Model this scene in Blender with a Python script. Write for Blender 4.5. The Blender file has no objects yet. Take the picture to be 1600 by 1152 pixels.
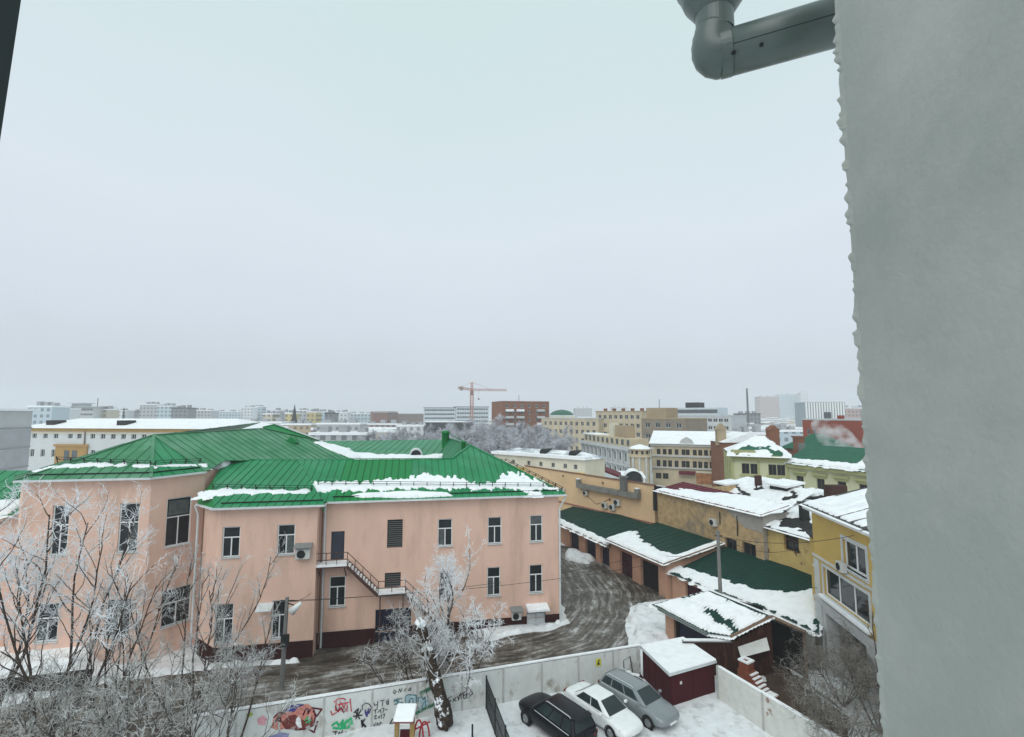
import bpy, math, random
import numpy as np
from mathutils import Vector, Matrix

# ------------------------------------------------------------------ camera, world, sun, exposure
SC = bpy.context.scene
COL = SC.collection
FPX, CAMH = 770.0, 17.0
PITCH = math.atan(72 / FPX)
cam_d = bpy.data.cameras.new("camera")
cam_d.sensor_width = 36.0
cam_d.lens = FPX / 1600 * 36.0
cam_d.clip_start = 0.05
cam_d.clip_end = 6000
cam = bpy.data.objects.new("camera", cam_d)
COL.objects.link(cam)
cam.location = (0, 0, CAMH)
cam.rotation_euler = (math.pi / 2 + PITCH, 0, 0)
SC.camera = cam

SUN_EL, SUN_AZ = math.radians(48), math.radians(205)     # azimuth clockwise from +Y
world = bpy.data.worlds.new("World")
SC.world = world
world.use_nodes = True
nt = world.node_tree
nt.nodes.clear()
w_out = nt.nodes.new("ShaderNodeOutputWorld")
w_bg = nt.nodes.new("ShaderNodeBackground")
w_sky = nt.nodes.new("ShaderNodeTexSky")
w_sky.sky_type = 'NISHITA'
w_sky.sun_disc = False
w_sky.sun_elevation = SUN_EL
w_sky.sun_rotation = SUN_AZ
w_sky.dust_density = 4.0
w_hs = nt.nodes.new("ShaderNodeHueSaturation")
w_hs.inputs['Saturation'].default_value = 0.25
nt.links.new(w_sky.outputs[0], w_hs.inputs['Color'])
w_tc = nt.nodes.new("ShaderNodeTexCoord")
w_sep = nt.nodes.new("ShaderNodeSeparateXYZ")
nt.links.new(w_tc.outputs['Generated'], w_sep.inputs[0])
w_noise = nt.nodes.new("ShaderNodeTexNoise")
w_noise.inputs['Scale'].default_value = 1.9
w_noise.inputs['Detail'].default_value = 5.0
nt.links.new(w_tc.outputs['Generated'], w_noise.inputs['Vector'])
w_ma = nt.nodes.new("ShaderNodeMath"); w_ma.operation = 'MULTIPLY_ADD'
w_ms = nt.nodes.new("ShaderNodeMath"); w_ms.operation = 'SUBTRACT'; w_ms.inputs[1].default_value = 0.06
nt.links.new(w_sep.outputs['Z'], w_ms.inputs[0])
w_ma.inputs[1].default_value = 0.34
nt.links.new(w_noise.outputs['Fac'], w_ma.inputs[0])
nt.links.new(w_ms.outputs[0], w_ma.inputs[2])
w_ramp = nt.nodes.new("ShaderNodeValToRGB")             # the cloud deck: greyer low down, paler high up
cr = w_ramp.color_ramp
cr.elements[0].position = 0.06; cr.elements[0].color = (4.85, 5.2, 5.75, 1)
cr.elements[1].position = 0.85; cr.elements[1].color = (5.9, 7.4, 7.45, 1)
e_ = cr.elements.new(0.26); e_.color = (6.05, 6.75, 7.55, 1)
e_ = cr.elements.new(0.48); e_.color = (6.7, 7.5, 8.2, 1)
nt.links.new(w_ma.outputs[0], w_ramp.inputs['Fac'])
w_mix = nt.nodes.new("ShaderNodeMixRGB")
w_mix.inputs['Fac'].default_value = 0.88
nt.links.new(w_hs.outputs[0], w_mix.inputs[1])
nt.links.new(w_ramp.outputs[0], w_mix.inputs[2])
nt.links.new(w_mix.outputs[0], w_bg.inputs['Color'])
w_bg.inputs['Strength'].default_value = 0.115
nt.links.new(w_bg.outputs[0], w_out.inputs['Surface'])

sun_d = bpy.data.lights.new("sun", 'SUN')
sun_d.energy = 1.2
sun_d.angle = math.radians(50)
sun_d.color = (1.0, 0.97, 0.93)
sun = bpy.data.objects.new("sun", sun_d)
COL.objects.link(sun)
sd = Vector((math.sin(SUN_AZ) * math.cos(SUN_EL), math.cos(SUN_AZ) * math.cos(SUN_EL), math.sin(SUN_EL)))
sun.rotation_euler = (-sd).to_track_quat('-Z', 'Y').to_euler()

SC.view_settings.view_transform = 'Standard'
SC.view_settings.look = 'None'
SC.view_settings.gamma = 1
SC.view_settings.exposure = 0.0
SC.view_settings.use_curve_mapping = False
SC.render.engine = 'CYCLES'
SC.cycles.use_denoising = True
SC.cycles.max_bounces = 6
SC.cycles.diffuse_bounces = 3
SC.cycles.glossy_bounces = 3
SC.cycles.volume_bounces = 1
SC.cycles.transparent_max_bounces = 8

# ------------------------------------------------------------------ pixel -> place helpers
cp, sp = math.cos(PITCH), math.sin(PITCH)
CAM = np.array([0.0, 0.0, CAMH])
def ray(px, py):
    dx = (px - 800) / FPX; dy = (576 - py) / FPX
    return np.array([dx, cp - dy * sp, sp + dy * cp])
def G(px, py, z=0.0):                                    # on a level plane
    r = ray(px, py); return CAM + r * ((z - CAMH) / r[2])
def D(px, py, Y):                                        # at a depth
    r = ray(px, py); return CAM + r * (Y / r[1])
def PL(px, py, P0, n):                                   # on any plane
    r = ray(px, py); P0 = np.asarray(P0, float); n = np.asarray(n, float)
    return CAM + r * (np.dot(P0 - CAM, n) / np.dot(r, n))
def unit(v):
    v = np.asarray(v, float); return v / np.linalg.norm(v)
def A3(x, y, z=0.0): return np.array([x, y, z], float)

# ------------------------------------------------------------------ noise
def _h(ix, iy, s):
    n = (ix * 374761393 + iy * 668265263 + s * 974711) & 0x7fffffff
    n = ((n ^ (n >> 13)) * 1274126177) & 0x7fffffff
    return ((n ^ (n >> 16)) & 0xffff) / 65535.0
def vnoise(x, y, s=0):
    x = np.asarray(x, float); y = np.asarray(y, float)
    ix = np.floor(x).astype(np.int64); iy = np.floor(y).astype(np.int64)
    fx = x - ix; fy = y - iy
    fx = fx * fx * (3 - 2 * fx); fy = fy * fy * (3 - 2 * fy)
    a = _h(ix, iy, s); b = _h(ix + 1, iy, s); c = _h(ix, iy + 1, s); d = _h(ix + 1, iy + 1, s)
    return (a * (1 - fx) + b * fx) * (1 - fy) + (c * (1 - fx) + d * fx) * fy
def fbm(x, y, s=0, o=4):
    t = 0; amp = .5; tot = 0
    for i in range(o):
        t = t + amp * vnoise(x, y, s + i * 17); tot += amp
        x = x * 2.03 + 3.1; y = y * 2.03 + 1.7; amp *= .5
    return t / tot
def sdpoly(x, y, poly):                                  # signed distance, positive inside
    P = np.asarray(poly, float); n = len(P)
    dmin = np.full(np.shape(x), 1e9); ins = np.zeros(np.shape(x), bool)
    for i in range(n):
        a = P[i]; b = P[(i + 1) % n]; e = b - a
        wx = x - a[0]; wy = y - a[1]
        t = np.clip((wx * e[0] + wy * e[1]) / (e @ e + 1e-12), 0, 1)
        dmin = np.minimum(dmin, np.hypot(wx - e[0] * t, wy - e[1] * t))
        c = ((a[1] > y) != (b[1] > y)) & (x < (b[0] - a[0]) * (y - a[1]) / (b[1] - a[1] + 1e-12) + a[0])
        ins ^= c
    return np.where(ins, dmin, -dmin)
def sstep(a, b, x):
    t = np.clip((x - a) / (b - a), 0, 1); return t * t * (3 - 2 * t)

# ------------------------------------------------------------------ materials
MATS = {}
def srgb(r, g, b):
    f = lambda c: ((c / 255 + .055) / 1.055) ** 2.4 if c > 10 else c / 255 / 12.92
    return (f(r), f(g), f(b))
def mat(name, col, rough=.85, var=.12, scale=1.5, bump=0.0, bscale=8.0, col2=None, f2=(.55, .7), scale2=.4,
        metal=0.0, stretch=(1, 1, 1), spec=.10):
    """procedural paint/stone/metal: base colour, fine tonal noise, optional second (wear) colour in patches, bump"""
    if name in MATS: return MATS[name]
    m = bpy.data.materials.new(name); m.use_nodes = True
    t = m.node_tree; b = t.nodes["Principled BSDF"]
    b.inputs['Roughness'].default_value = rough
    b.inputs['Metallic'].default_value = metal
    b.inputs['Specular IOR Level'].default_value = spec
    geo = t.nodes.new("ShaderNodeNewGeometry")
    mp = t.nodes.new("ShaderNodeMapping"); mp.inputs['Scale'].default_value = stretch
    t.links.new(geo.outputs['Position'], mp.inputs['Vector'])
    n1 = t.nodes.new("ShaderNodeTexNoise"); n1.inputs['Scale'].default_value = scale; n1.inputs['Detail'].default_value = 6
    t.links.new(mp.outputs[0], n1.inputs['Vector'])
    r1 = t.nodes.new("ShaderNodeMapRange")
    r1.inputs[1].default_value = .25; r1.inputs[2].default_value = .75
    r1.inputs[3].default_value = 1 - var; r1.inputs[4].default_value = 1 + var
    t.links.new(n1.outputs['Fac'], r1.inputs[0])
    src = t.nodes.new("ShaderNodeRGB"); src.outputs[0].default_value = (*col, 1)
    cur = src.outputs[0]
    if col2 is not None:
        n2 = t.nodes.new("ShaderNodeTexNoise"); n2.inputs['Scale'].default_value = scale2; n2.inputs['Detail'].default_value = 8
        n2.inputs['Roughness'].default_value = .65
        t.links.new(mp.outputs[0], n2.inputs['Vector'])
        r2 = t.nodes.new("ShaderNodeMapRange"); r2.inputs[1].default_value = f2[0]; r2.inputs[2].default_value = f2[1]
        t.links.new(n2.outputs['Fac'], r2.inputs[0])
        mx = t.nodes.new("ShaderNodeMixRGB"); mx.inputs[2].default_value = (*col2, 1)
        t.links.new(r2.outputs[0], mx.inputs[0]); t.links.new(cur, mx.inputs[1]); cur = mx.outputs[0]
    vm = t.nodes.new("ShaderNodeVectorMath"); vm.operation = 'SCALE'
    t.links.new(cur, vm.inputs[0]); t.links.new(r1.outputs[0], vm.inputs['Scale'])
    t.links.new(vm.outputs[0], b.inputs['Base Color'])
    if bump > 0:
        n3 = t.nodes.new("ShaderNodeTexNoise"); n3.inputs['Scale'].default_value = bscale; n3.inputs['Detail'].default_value = 5
        t.links.new(mp.outputs[0], n3.inputs['Vector'])
        bp = t.nodes.new("ShaderNodeBump"); bp.inputs['Strength'].default_value = bump; bp.inputs['Distance'].default_value = .05
        t.links.new(n3.outputs['Fac'], bp.inputs['Height']); t.links.new(bp.outputs[0], b.inputs['Normal'])
    MATS[name] = m
    return m
def glassmat(name, col, rough=.06, spec=.32):
    if name in MATS: return MATS[name]
    return mat(name, col, rough, .35, .9, spec=spec)

SNOW = mat('snow', (.87, .89, .91), .75, .05, 2.0, .5, 4.0, col2=(.70, .72, .75), f2=(.52, .75), scale2=1.1, spec=.2)
SNOWD = mat('trodden_snow', (.74, .76, .78), .75, .10, 2.0, .5, 4.0, col2=(.42, .42, .42), f2=(.52, .72), scale2=1.2, spec=.2)
PINK = mat('pink_render', (.75, .505, .405), .9, .07, .8, .15, 12, col2=(.52, .35, .265), f2=(.50, .80), scale2=.75, stretch=(1, 1, .28))
PLINTH = mat('oxblood_paint', (.040, .010, .010), .9, .2, 2, spec=.1)
WHITEP = mat('white_paint', (.78, .79, .78), .5, .05, 3)
GUTTER = mat('galvanised_white', (.62, .66, .67), .45, .08, 3)
GREEN = mat('green_roof_paint', (.010, .215, .078), .42, .16, .7, 0, col2=(.045, .25, .12), f2=(.45, .68), scale2=.3, spec=.22)
GREENB = mat('new_green_roof_paint', (.006, .20, .05), .45, .06, .9, spec=.2)
GREENP = mat('weathered_green_roof_paint', (.050, .225, .105), .5, .16, .6, col2=(.12, .27, .17), f2=(.42, .66), scale2=.3, spec=.22)
DKGREEN = mat('bottle_green_metal', (.003, .036, .026), .6, .2, 1.0, spec=.18)
SEAMS = {'green_roof_paint': mat('green_seam', (.008, .135, .050), .5, .1), 'new_green_roof_paint': mat('green_seam_new', (.005, .085, .028), .5, .1), 'weathered_green_roof_paint': mat('green_seam_pale', (.04, .17, .08), .5, .1)}
DARKM = mat('dark_metal', (.025, .028, .028), .6, .2, 3)
GLASS = glassmat('window_glass', (.012, .017, .020))
GLASSL = glassmat('pale_window_glass', (.09, .11, .12))
CONC = mat('white_washed_concrete', (.60, .62, .60), .9, .10, 1.5, .25, 9, col2=(.30, .27, .23), f2=(.54, .70), scale2=1.3, stretch=(1, 1, .6))
BARK = mat('dark_bark', (.060, .045, .036), .95, .35, 6, .8, 14, col2=(.55, .56, .58), f2=(.60, .68), scale2=3.0, stretch=(1, 1, .5))
BARKS = mat('poplar_bark', (.046, .033, .024), .95, .7, 8, 1.0, 7, col2=(.78, .80, .82), f2=(.565, .59), scale2=1.7)
FROST = mat('hoar_frost', (.84, .86, .89), .8, .12, 3, spec=.2)
TWIG = mat('frosted_twig', (.46, .455, .445), .9, .4, 4, col2=(.74, .76, .78), f2=(.50, .60), scale2=1.3)
SHRUBT = mat('bare_twig', (.44, .44, .42), .9, .4, 4, col2=(.68, .70, .70), f2=(.50, .62), scale2=1.6)
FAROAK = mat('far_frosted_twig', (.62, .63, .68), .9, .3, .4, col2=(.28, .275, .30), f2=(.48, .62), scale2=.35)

# ------------------------------------------------------------------ mesh and object helpers
WM = {}                                                   # world matrices of parents
def mesh(name, verts, faces, mats=(), midx=None, smooth=False):
    me = bpy.data.meshes.new(name)
    me.from_pydata([tuple(map(float, v)) for v in verts], [], [tuple(map(int, f)) for f in faces])
    for m in mats: me.materials.append(m)
    if midx is not None: me.polygons.foreach_set('material_index', midx)
    if smooth: me.polygons.foreach_set('use_smooth', [True] * len(me.polygons))
    me.update()
    return me
def fastmesh(name, V, Q, mats=(), smooth=False):          # numpy verts (n,3), quads (m,4)
    me = bpy.data.meshes.new(name)
    V = np.ascontiguousarray(V, np.float32); Q = np.ascontiguousarray(Q, np.int32)
    k = Q.shape[1]
    me.vertices.add(len(V)); me.vertices.foreach_set('co', V.ravel())
    me.loops.add(Q.size); me.loops.foreach_set('vertex_index', Q.ravel())
    me.polygons.add(len(Q)); me.polygons.foreach_set('loop_start', np.arange(0, Q.size, k, dtype=np.int32))
    try: me.polygons.foreach_set('loop_total', np.full(len(Q), k, np.int32))
    except Exception: pass
    for m in mats: me.materials.append(m)
    if smooth: me.polygons.foreach_set('use_smooth', np.ones(len(Q), bool))
    me.update(calc_edges=True); me.validate()
    return me
def obj(name, me, parent=None, M=None):
    o = bpy.data.objects.new(name, me); COL.objects.link(o)
    M = Matrix.Identity(4) if M is None else M
    if parent is not None:
        o.parent = parent
        o.matrix_basis = WM[parent.name].inverted() @ M
    else: o.matrix_basis = M
    WM[o.name] = M
    return o
def tag(o, label=None, cat=None, group=None, kind=None):
    if label: o['label'] = label
    if cat: o['category'] = cat
    if group: o['group'] = group
    if kind: o['kind'] = kind
    return o
def thing(name, label, cat, loc=(0, 0, 0), group=None):
    o = obj(name, None, None, Matrix.Translation(Vector([float(c) for c in loc])))
    o.empty_display_size = .3
    return tag(o, label, cat, group)
class MB:                                                 # collects simple solids into one mesh
    def __init__(s): s.v = []; s.f = []; s.m = []
    def quad(s, a, b, c, d, m=0):
        i = len(s.v); s.v += [a, b, c, d]; s.f.append((i, i + 1, i + 2, i + 3)); s.m.append(m)
    def poly(s, pts, m=0):
        i = len(s.v); s.v += list(pts); s.f.append(tuple(range(i, i + len(pts)))); s.m.append(m)
    def box(s, x0, x1, y0, y1, z0, z1, m=0, M=None):
        P = [A3(x, y, z) for z in (z0, z1) for (x, y) in ((x0, y0), (x1, y0), (x1, y1), (x0, y1))]
        if M is not None: P = [np.array(M @ Vector(p)) for p in P]
        i = len(s.v); s.v += P
        for f in ((3, 2, 1, 0), (4, 5, 6, 7), (0, 1, 5, 4), (1, 2, 6, 5), (2, 3, 7, 6), (3, 0, 4, 7)):
            s.f.append(tuple(i + k for k in f)); s.m.append(m)
    def prism(s, poly, d, m=0):                           # polygon (3-D points) extruded by vector d
        n = len(poly); i = len(s.v); d = np.asarray(d, float)
        s.v += [np.asarray(p, float) for p in poly] + [np.asarray(p, float) + d for p in poly]
        s.f.append(tuple(range(i + n - 1, i - 1, -1))); s.m.append(m)
        s.f.append(tuple(range(i + n, i + 2 * n))); s.m.append(m)
        for k in range(n):
            k2 = (k + 1) % n
            s.f.append((i + k, i + k2, i + n + k2, i + n + k)); s.m.append(m)
    def bar(s, a, b, w, h=None, m=0, up=(0, 0, 1)):       # square bar a->b
        a = np.asarray(a, float); b = np.asarray(b, float); h = w if h is None else h
        d = unit(b - a); up = np.asarray(up, float)
        if abs(d @ up) > .95: up = np.array([0, 1, 0.])
        r = unit(np.cross(d, up)); q = np.cross(r, d)
        i = len(s.v)
        for p in (a, b):
            for (x, y) in ((-1, -1), (1, -1), (1, 1), (-1, 1)): s.v.append(p + r * x * w / 2 + q * y * h / 2)
        for f in ((0, 1, 2, 3), (7, 6, 5, 4), (0, 4, 5, 1), (1, 5, 6, 2), (2, 6, 7, 3), (3, 7, 4, 0)):
            s.f.append(tuple(i + k for k in f)); s.m.append(m)
    def tube(s, pts, r, k=8, m=0, cap=True):              # round tube through points, r may be a list
        pts = [np.asarray(p, float) for p in pts]; n = len(pts)
        rr = [r] * n if np.isscalar(r) else list(r)
        i0 = len(s.v); up = np.array([0, 0, 1.]); prev = None
        for j, p in enumerate(pts):
            d = unit(pts[min(j + 1, n - 1)] - pts[max(j - 1, 0)])
            if prev is None:
                x = np.cross(d, up)
                if np.linalg.norm(x) < 1e-3: x = np.cross(d, np.array([0, 1., 0]))
            else: x = prev - d * (prev @ d)
            x = unit(x); prev = x; y = np.cross(d, x)
            for a in range(k):
                t = 2 * math.pi * a / k
                s.v.append(p + (x * math.cos(t) + y * math.sin(t)) * rr[j])
        for j in range(n - 1):
            for a in range(k):
                a2 = (a + 1) % k
                s.f.append((i0 + j * k + a, i0 + j * k + a2, i0 + (j + 1) * k + a2, i0 + (j + 1) * k + a)); s.m.append(m)
        if cap:
            s.f.append(tuple(i0 + a for a in range(k - 1, -1, -1))); s.m.append(m)
            s.f.append(tuple(i0 + (n - 1) * k + a for a in range(k))); s.m.append(m)
    def lathe(s, prof, M=None, k=24, m=0):                # (r, z) profile about z
        i0 = len(s.v)
        for (r, z) in prof:
            for a in range(k):
                t = 2 * math.pi * a / k
                p = A3(r * math.cos(t), r * math.sin(t), z)
                s.v.append(p if M is None else np.array(M @ Vector(p)))
        for j in range(len(prof) - 1):
            for a in range(k):
                a2 = (a + 1) % k
                s.f.append((i0 + j * k + a, i0 + j * k + a2, i0 + (j + 1) * k + a2, i0 + (j + 1) * k + a)); s.m.append(m)
    def mesh(s, name, mats, smooth=False):
        return mesh(name, s.v, s.f, mats if isinstance(mats, (list, tuple)) else [mats], s.m, smooth)
    def build(s, name, mats, parent=None, M=None, smooth=False, world=False):
        """world=True: vertices are in world space; stored relative to the parent's origin"""
        return obj(name, s.mesh(name, mats, smooth), parent, M)
def frameM(o, ux, uy, uz=(0, 0, 1)):
    M = Matrix.Identity(4)
    for i, c in enumerate((ux, uy, uz)):
        for j in range(3): M[j][i] = float(c[j])
    for j in range(3): M[j][3] = float(o[j])
    return M
def wallframe(a, b):                                      # a -> b runs left to right seen from outside
    a = np.asarray(a, float); b = np.asarray(b, float)
    d = b - a; d[2] = 0; L = np.linalg.norm(d); ux = d / L
    uy = np.array([-ux[1], ux[0], 0.])                    # inward
    return ux, uy, L
def wall(parent, a, b, z0, z1, m, holes=(), depth=.16, name='wall', top=None):
    """wall sheet a->b with real openings (u0, u1, z0, z1) and reveals"""
    a = A3(a[0], a[1], 0); b = A3(b[0], b[1], 0)
    ux, uy, L = wallframe(a, b)
    xs = sorted({0.0, L} | {h for q in holes for h in (q[0], q[1]) if 0 < h < L})
    zs = sorted({z0, z1} | {h for q in holes for h in (q[2], q[3]) if z0 < h < z1})
    mb = MB()
    for i in range(len(xs) - 1):
        for j in range(len(zs) - 1):
            cx = (xs[i] + xs[i + 1]) / 2; cz = (zs[j] + zs[j + 1]) / 2
            if any(q[0] < cx < q[1] and q[2] < cz < q[3] for q in holes): continue
            mb.quad(A3(xs[i], 0, zs[j]), A3(xs[i + 1], 0, zs[j]), A3(xs[i + 1], 0, zs[j + 1]), A3(xs[i], 0, zs[j + 1]))
    for (u0, u1, q0, q1) in holes:
        dp = depth
        mb.quad(A3(u0, 0, q0), A3(u0, dp, q0), A3(u0, dp, q1), A3(u0, 0, q1))
        mb.quad(A3(u1, 0, q0), A3(u1, 0, q1), A3(u1, dp, q1), A3(u1, dp, q0))
        mb.quad(A3(u0, 0, q1), A3(u0, dp, q1), A3(u1, dp, q1), A3(u1, 0, q1))
        mb.quad(A3(u0, 0, q0), A3(u1, 0, q0), A3(u1, dp, q0), A3(u0, dp, q0))
    if top: top(mb, L)
    return mb.build(name, m, parent, frameM(a, ux, uy))
WCACHE = {}; CURT = [0]
def window(parent, a, b, u0, u1, z0, z1, style='T', depth=.16, frame=None, glass=None, sill=True, name='window', fw=None, sillm=None):
    """window > pane, sill in an opening of the wall a->b"""
    frame = frame or WHITEP; glass = glass or GLASS
    a = A3(a[0], a[1], 0); b = A3(b[0], b[1], 0)
    ux, uy, L = wallframe(a, b)
    w = round(u1 - u0, 2); h = round(z1 - z0, 2)
    key = (w, h, style, frame.name, glass.name, fw)
    if key not in WCACHE:
        f = fw or min(.08, w * .09)
        mb = MB(); mb.box(0, f, -.03, .03, 0, h); mb.box(w - f, w, -.03, .03, 0, h)
        mb.box(f, w - f, -.028, .03, 0, f); mb.box(f, w - f, -.028, .03, h - f, h)
        if style == 'T':                                  # transom light over two casements
            zt = h * .64; mb.box(f, w - f, -.026, .03, zt - f * .5, zt + f * .5); mb.box(w / 2 - f * .5, w / 2 + f * .5, -.024, .03, f, zt - f * .5)
        elif style == 'H':                                # tall: transom halfway
            zt = h * .60; mb.box(f, w - f, -.026, .03, zt - f * .5, zt + f * .5); mb.box(w / 2 - f * .5, w / 2 + f * .5, -.024, .03, f, zt - f * .5)
        elif style == 'C': mb.box(w / 2 - f * .5, w / 2 + f * .5, -.026, .03, f, h - f)
        elif style == '3':
            for q in (1 / 3, 2 / 3): mb.box(w * q - f * .5, w * q + f * .5, -.026, .03, f, h - f)
        pb = MB(); pb.quad(A3(.01, .01, .01), A3(w - .01, .01, .01), A3(w - .01, .01, h - .01), A3(.01, .01, h - .01))
        sb = MB(); sb.box(-.06, w + .06, -depth - .07, 0, -.05, .0)
        WCACHE[key] = (mb.mesh('window', frame), pb.mesh('pane', glass), sb.mesh('sill', sillm or GUTTER))
    me, pm, sm = WCACHE[key]
    M = frameM(a + ux * u0 + uy * (depth - .04) + A3(0, 0, z0), ux, uy)
    o = obj(name, me, parent, M)
    obj('pane', pm, o, M)
    if sill: obj('sill', sm, o, M)
    CURT[0] += 1; k = CURT[0] % 5
    if style in ('T', 'H') and w > .6 and k in (0, 1, 3):
        zt = h * (.64 if style == 'T' else .60); q = {0: (.53, .90, .06, zt / h - .04), 1: (.10, .47, .06, zt / h - .04), 3: (.10, .90, zt / h + .04, .94)}[k]
        cb_ = MB(); n_ = 7
        for i in range(n_):
            x0_, x1_ = w * (q[0] + (q[1] - q[0]) * i / n_), w * (q[0] + (q[1] - q[0]) * (i + 1) / n_)
            cb_.quad(A3(x0_, .004 - .003 * (i % 2), h * q[2]), A3(x1_, .004 - .003 * ((i + 1) % 2), h * q[2]), A3(x1_, .004 - .003 * ((i + 1) % 2), h * q[3]), A3(x0_, .004 - .003 * (i % 2), h * q[3]))
        cb_.build('curtain', mat('curtain_behind_glass', (.085, .10, .10), .3, .4, 3, spec=.3), o, M)
    return o
FW = {}
def farwindow(parent, a, b, u0, u1, z0, z1, frame, glass, depth=.2):
    a = A3(a[0], a[1], 0); b = A3(b[0], b[1], 0); ux, uy, L = wallframe(a, b)
    w = round(u1 - u0, 2); h = round(z1 - z0, 2); key = (w, h, frame.name, glass.name)
    if key not in FW:
        f = w * .1; mb = MB()
        mb.quad(A3(0, 0, 0), A3(w, 0, 0), A3(w, 0, h), A3(0, 0, h), 1)
        for q in ((0, f, 0, h), (w - f, w, 0, h), (w / 2 - f / 2, w / 2 + f / 2, 0, h), (0, w, 0, f), (0, w, h - f, h)):
            mb.quad(A3(q[0], -.03, q[2]), A3(q[1], -.03, q[2]), A3(q[1], -.03, q[3]), A3(q[0], -.03, q[3]), 0)
        FW[key] = mb.mesh('window', [frame, glass])
    return obj('window', FW[key], parent, frameM(a + ux * u0 + uy * (depth - .05) + A3(0, 0, z0), ux, uy))
def clip(poly, n, c):                                     # keep n.p <= c  (2-D)
    out = []
    for i in range(len(poly)):
        p, q = poly[i], poly[(i + 1) % len(poly)]
        dp = p @ n - c; dq = q @ n - c
        if dp <= 0: out.append(p)
        if dp * dq < 0: out.append(p + (q - p) * (dp / (dp - dq)))
    return out
class Plane:
    """a plane with 2-D axes: ex level, ey up the slope"""
    def __init__(s, p0, p1, p2):
        p0, p1, p2 = [np.asarray(p, float) for p in (p0, p1, p2)]
        n = unit(np.cross(p1 - p0, p2 - p0)); n = n if n[2] > 0 else -n
        s.n = n; s.o = p0
        ex = np.cross(np.array([0, 0, 1.]), n)
        s.ex = unit(ex) if np.linalg.norm(ex) > 1e-4 else np.array([1., 0, 0]); s.ey = np.cross(n, s.ex)
    def to2(s, p): q = np.asarray(p, float) - s.o; return np.array([q @ s.ex, q @ s.ey])
    def to3(s, q, h=0.0): return s.o + s.ex * q[0] + s.ey * q[1] + s.n * h
    def px(s, x, y): return PL(x, y, s.o, s.n)
    def px2(s, x, y): return s.to2(s.px(x, y))
def roof_panels(parent, pl, poly3, m, width=.6, seam=.045, direction=None, thick=.05, name='roof_panel', pick=None, seamm=None):
    """seamed sheets of a roof plane, every sheet an object with its standing seam"""
    P = [pl.to2(p) for p in poly3]
    d = np.array([0, 1.]) if direction is None else unit(direction)
    q = np.array([d[1], -d[0]])
    lo = min(p @ q for p in P); hi = max(p @ q for p in P)
    n = max(1, int(round((hi - lo) / width))); w = (hi - lo) / n
    for i in range(n):
        c0 = lo + i * w; c1 = c0 + w
        s = clip(clip(P, q, c1), -q, -c0)
        if len(s) < 3: continue
        ar = .5 * abs(sum(s[k][0] * s[(k + 1) % len(s)][1] - s[(k + 1) % len(s)][0] * s[k][1] for k in range(len(s))))
        if ar < .02: continue
        org = pl.to3(sum(s) / len(s)); mb = MB()
        jig = .004 * ((i * 7) % 5 - 2)
        mb.prism([pl.to3(k, -thick) - org for k in s], pl.n * (thick + .01 + jig))
        s2 = clip(clip(P, q, c0 + .035), -q, -(c0 - .0))
        if seam and len(s2) >= 3: mb.prism([pl.to3(k, 0) - org for k in s2], pl.n * seam, 1)
        mm = pick(org) if pick else m
        mb.build(name, [mm, seamm or SEAMS.get(mm.name, mm)], parent, Matrix.Translation(Vector(org)))
def snow(name, label, pl, poly2, step=.15, amp=.35, fr=1.0, thick=.12, edge=.25, seed=1, mask=None, kind='stuff', m=None, under=.05, stretch=(1, 1), parent=None):
    P = np.array(poly2, float); lo = P.min(0) - .6; hi = P.max(0) + .6
    xs = np.arange(lo[0], hi[0], step); ys = np.arange(lo[1], hi[1], step)
    X, Y = np.meshgrid(xs, ys)
    sd_ = sdpoly(X, Y, P) + amp * (fbm(X * fr * stretch[0] + 31, Y * fr * stretch[1] + 7, seed, 4) - .5) * 2
    if mask is not None: sd_ = mask(X, Y, sd_)
    h = -under + (thick + under) * sstep(-.02, edge, sd_) * (.75 + .5 * fbm(X * .8, Y * .8, seed + 5, 3))
    keep = sd_ > -step * 1.5
    ny, nx = X.shape
    idx = np.arange(nx * ny).reshape(ny, nx)
    k4 = keep[:-1, :-1] | keep[1:, :-1] | keep[:-1, 1:] | keep[1:, 1:]
    Q = np.stack([idx[:-1, :-1], idx[:-1, 1:], idx[1:, 1:], idx[1:, :-1]], -1)[k4]
    if len(Q) == 0: return None
    V = pl.o + X[..., None] * pl.ex + Y[..., None] * pl.ey + h[..., None] * pl.n
    V = V.reshape(-1, 3)
    used = np.unique(Q); re = np.zeros(nx * ny, int); re[used] = np.arange(len(used))
    o = obj(name, fastmesh(name, V[used], re[Q], [m or SNOW], True), parent)
    if parent is None: tag(o, label, 'snow', None, kind)
    return o
def snowpx(name, label, pl, pxs, **k): return snow(name, label, pl, [pl.px2(*p) for p in pxs], **k)
def level(z, o=(0, 0)): return Plane(A3(o[0], o[1], z), A3(o[0] + 1, o[1], z), A3(o[0], o[1] + 1, z))

# ================================================================== THE SETTING: ground, driveway
C0 = G(874, 972)                                          # right corner of the pink building
U = unit(G(495, 1003) - C0)                               # along its front, to the left
V = np.array([U[1], -U[0], 0.])                           # into depth
def PK(u, v, z=0.0): return C0 + U * u + V * v + A3(0, 0, z)
B0 = G(907, 864)                                          # garage row frame: S towards us, T into the garages
S = unit(G(1045, 936) - B0)
T = np.array([-S[1], S[0], 0.])
def GR(s, t, z=0.0): return B0 + S * s + T * t + A3(0, 0, z)

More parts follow.
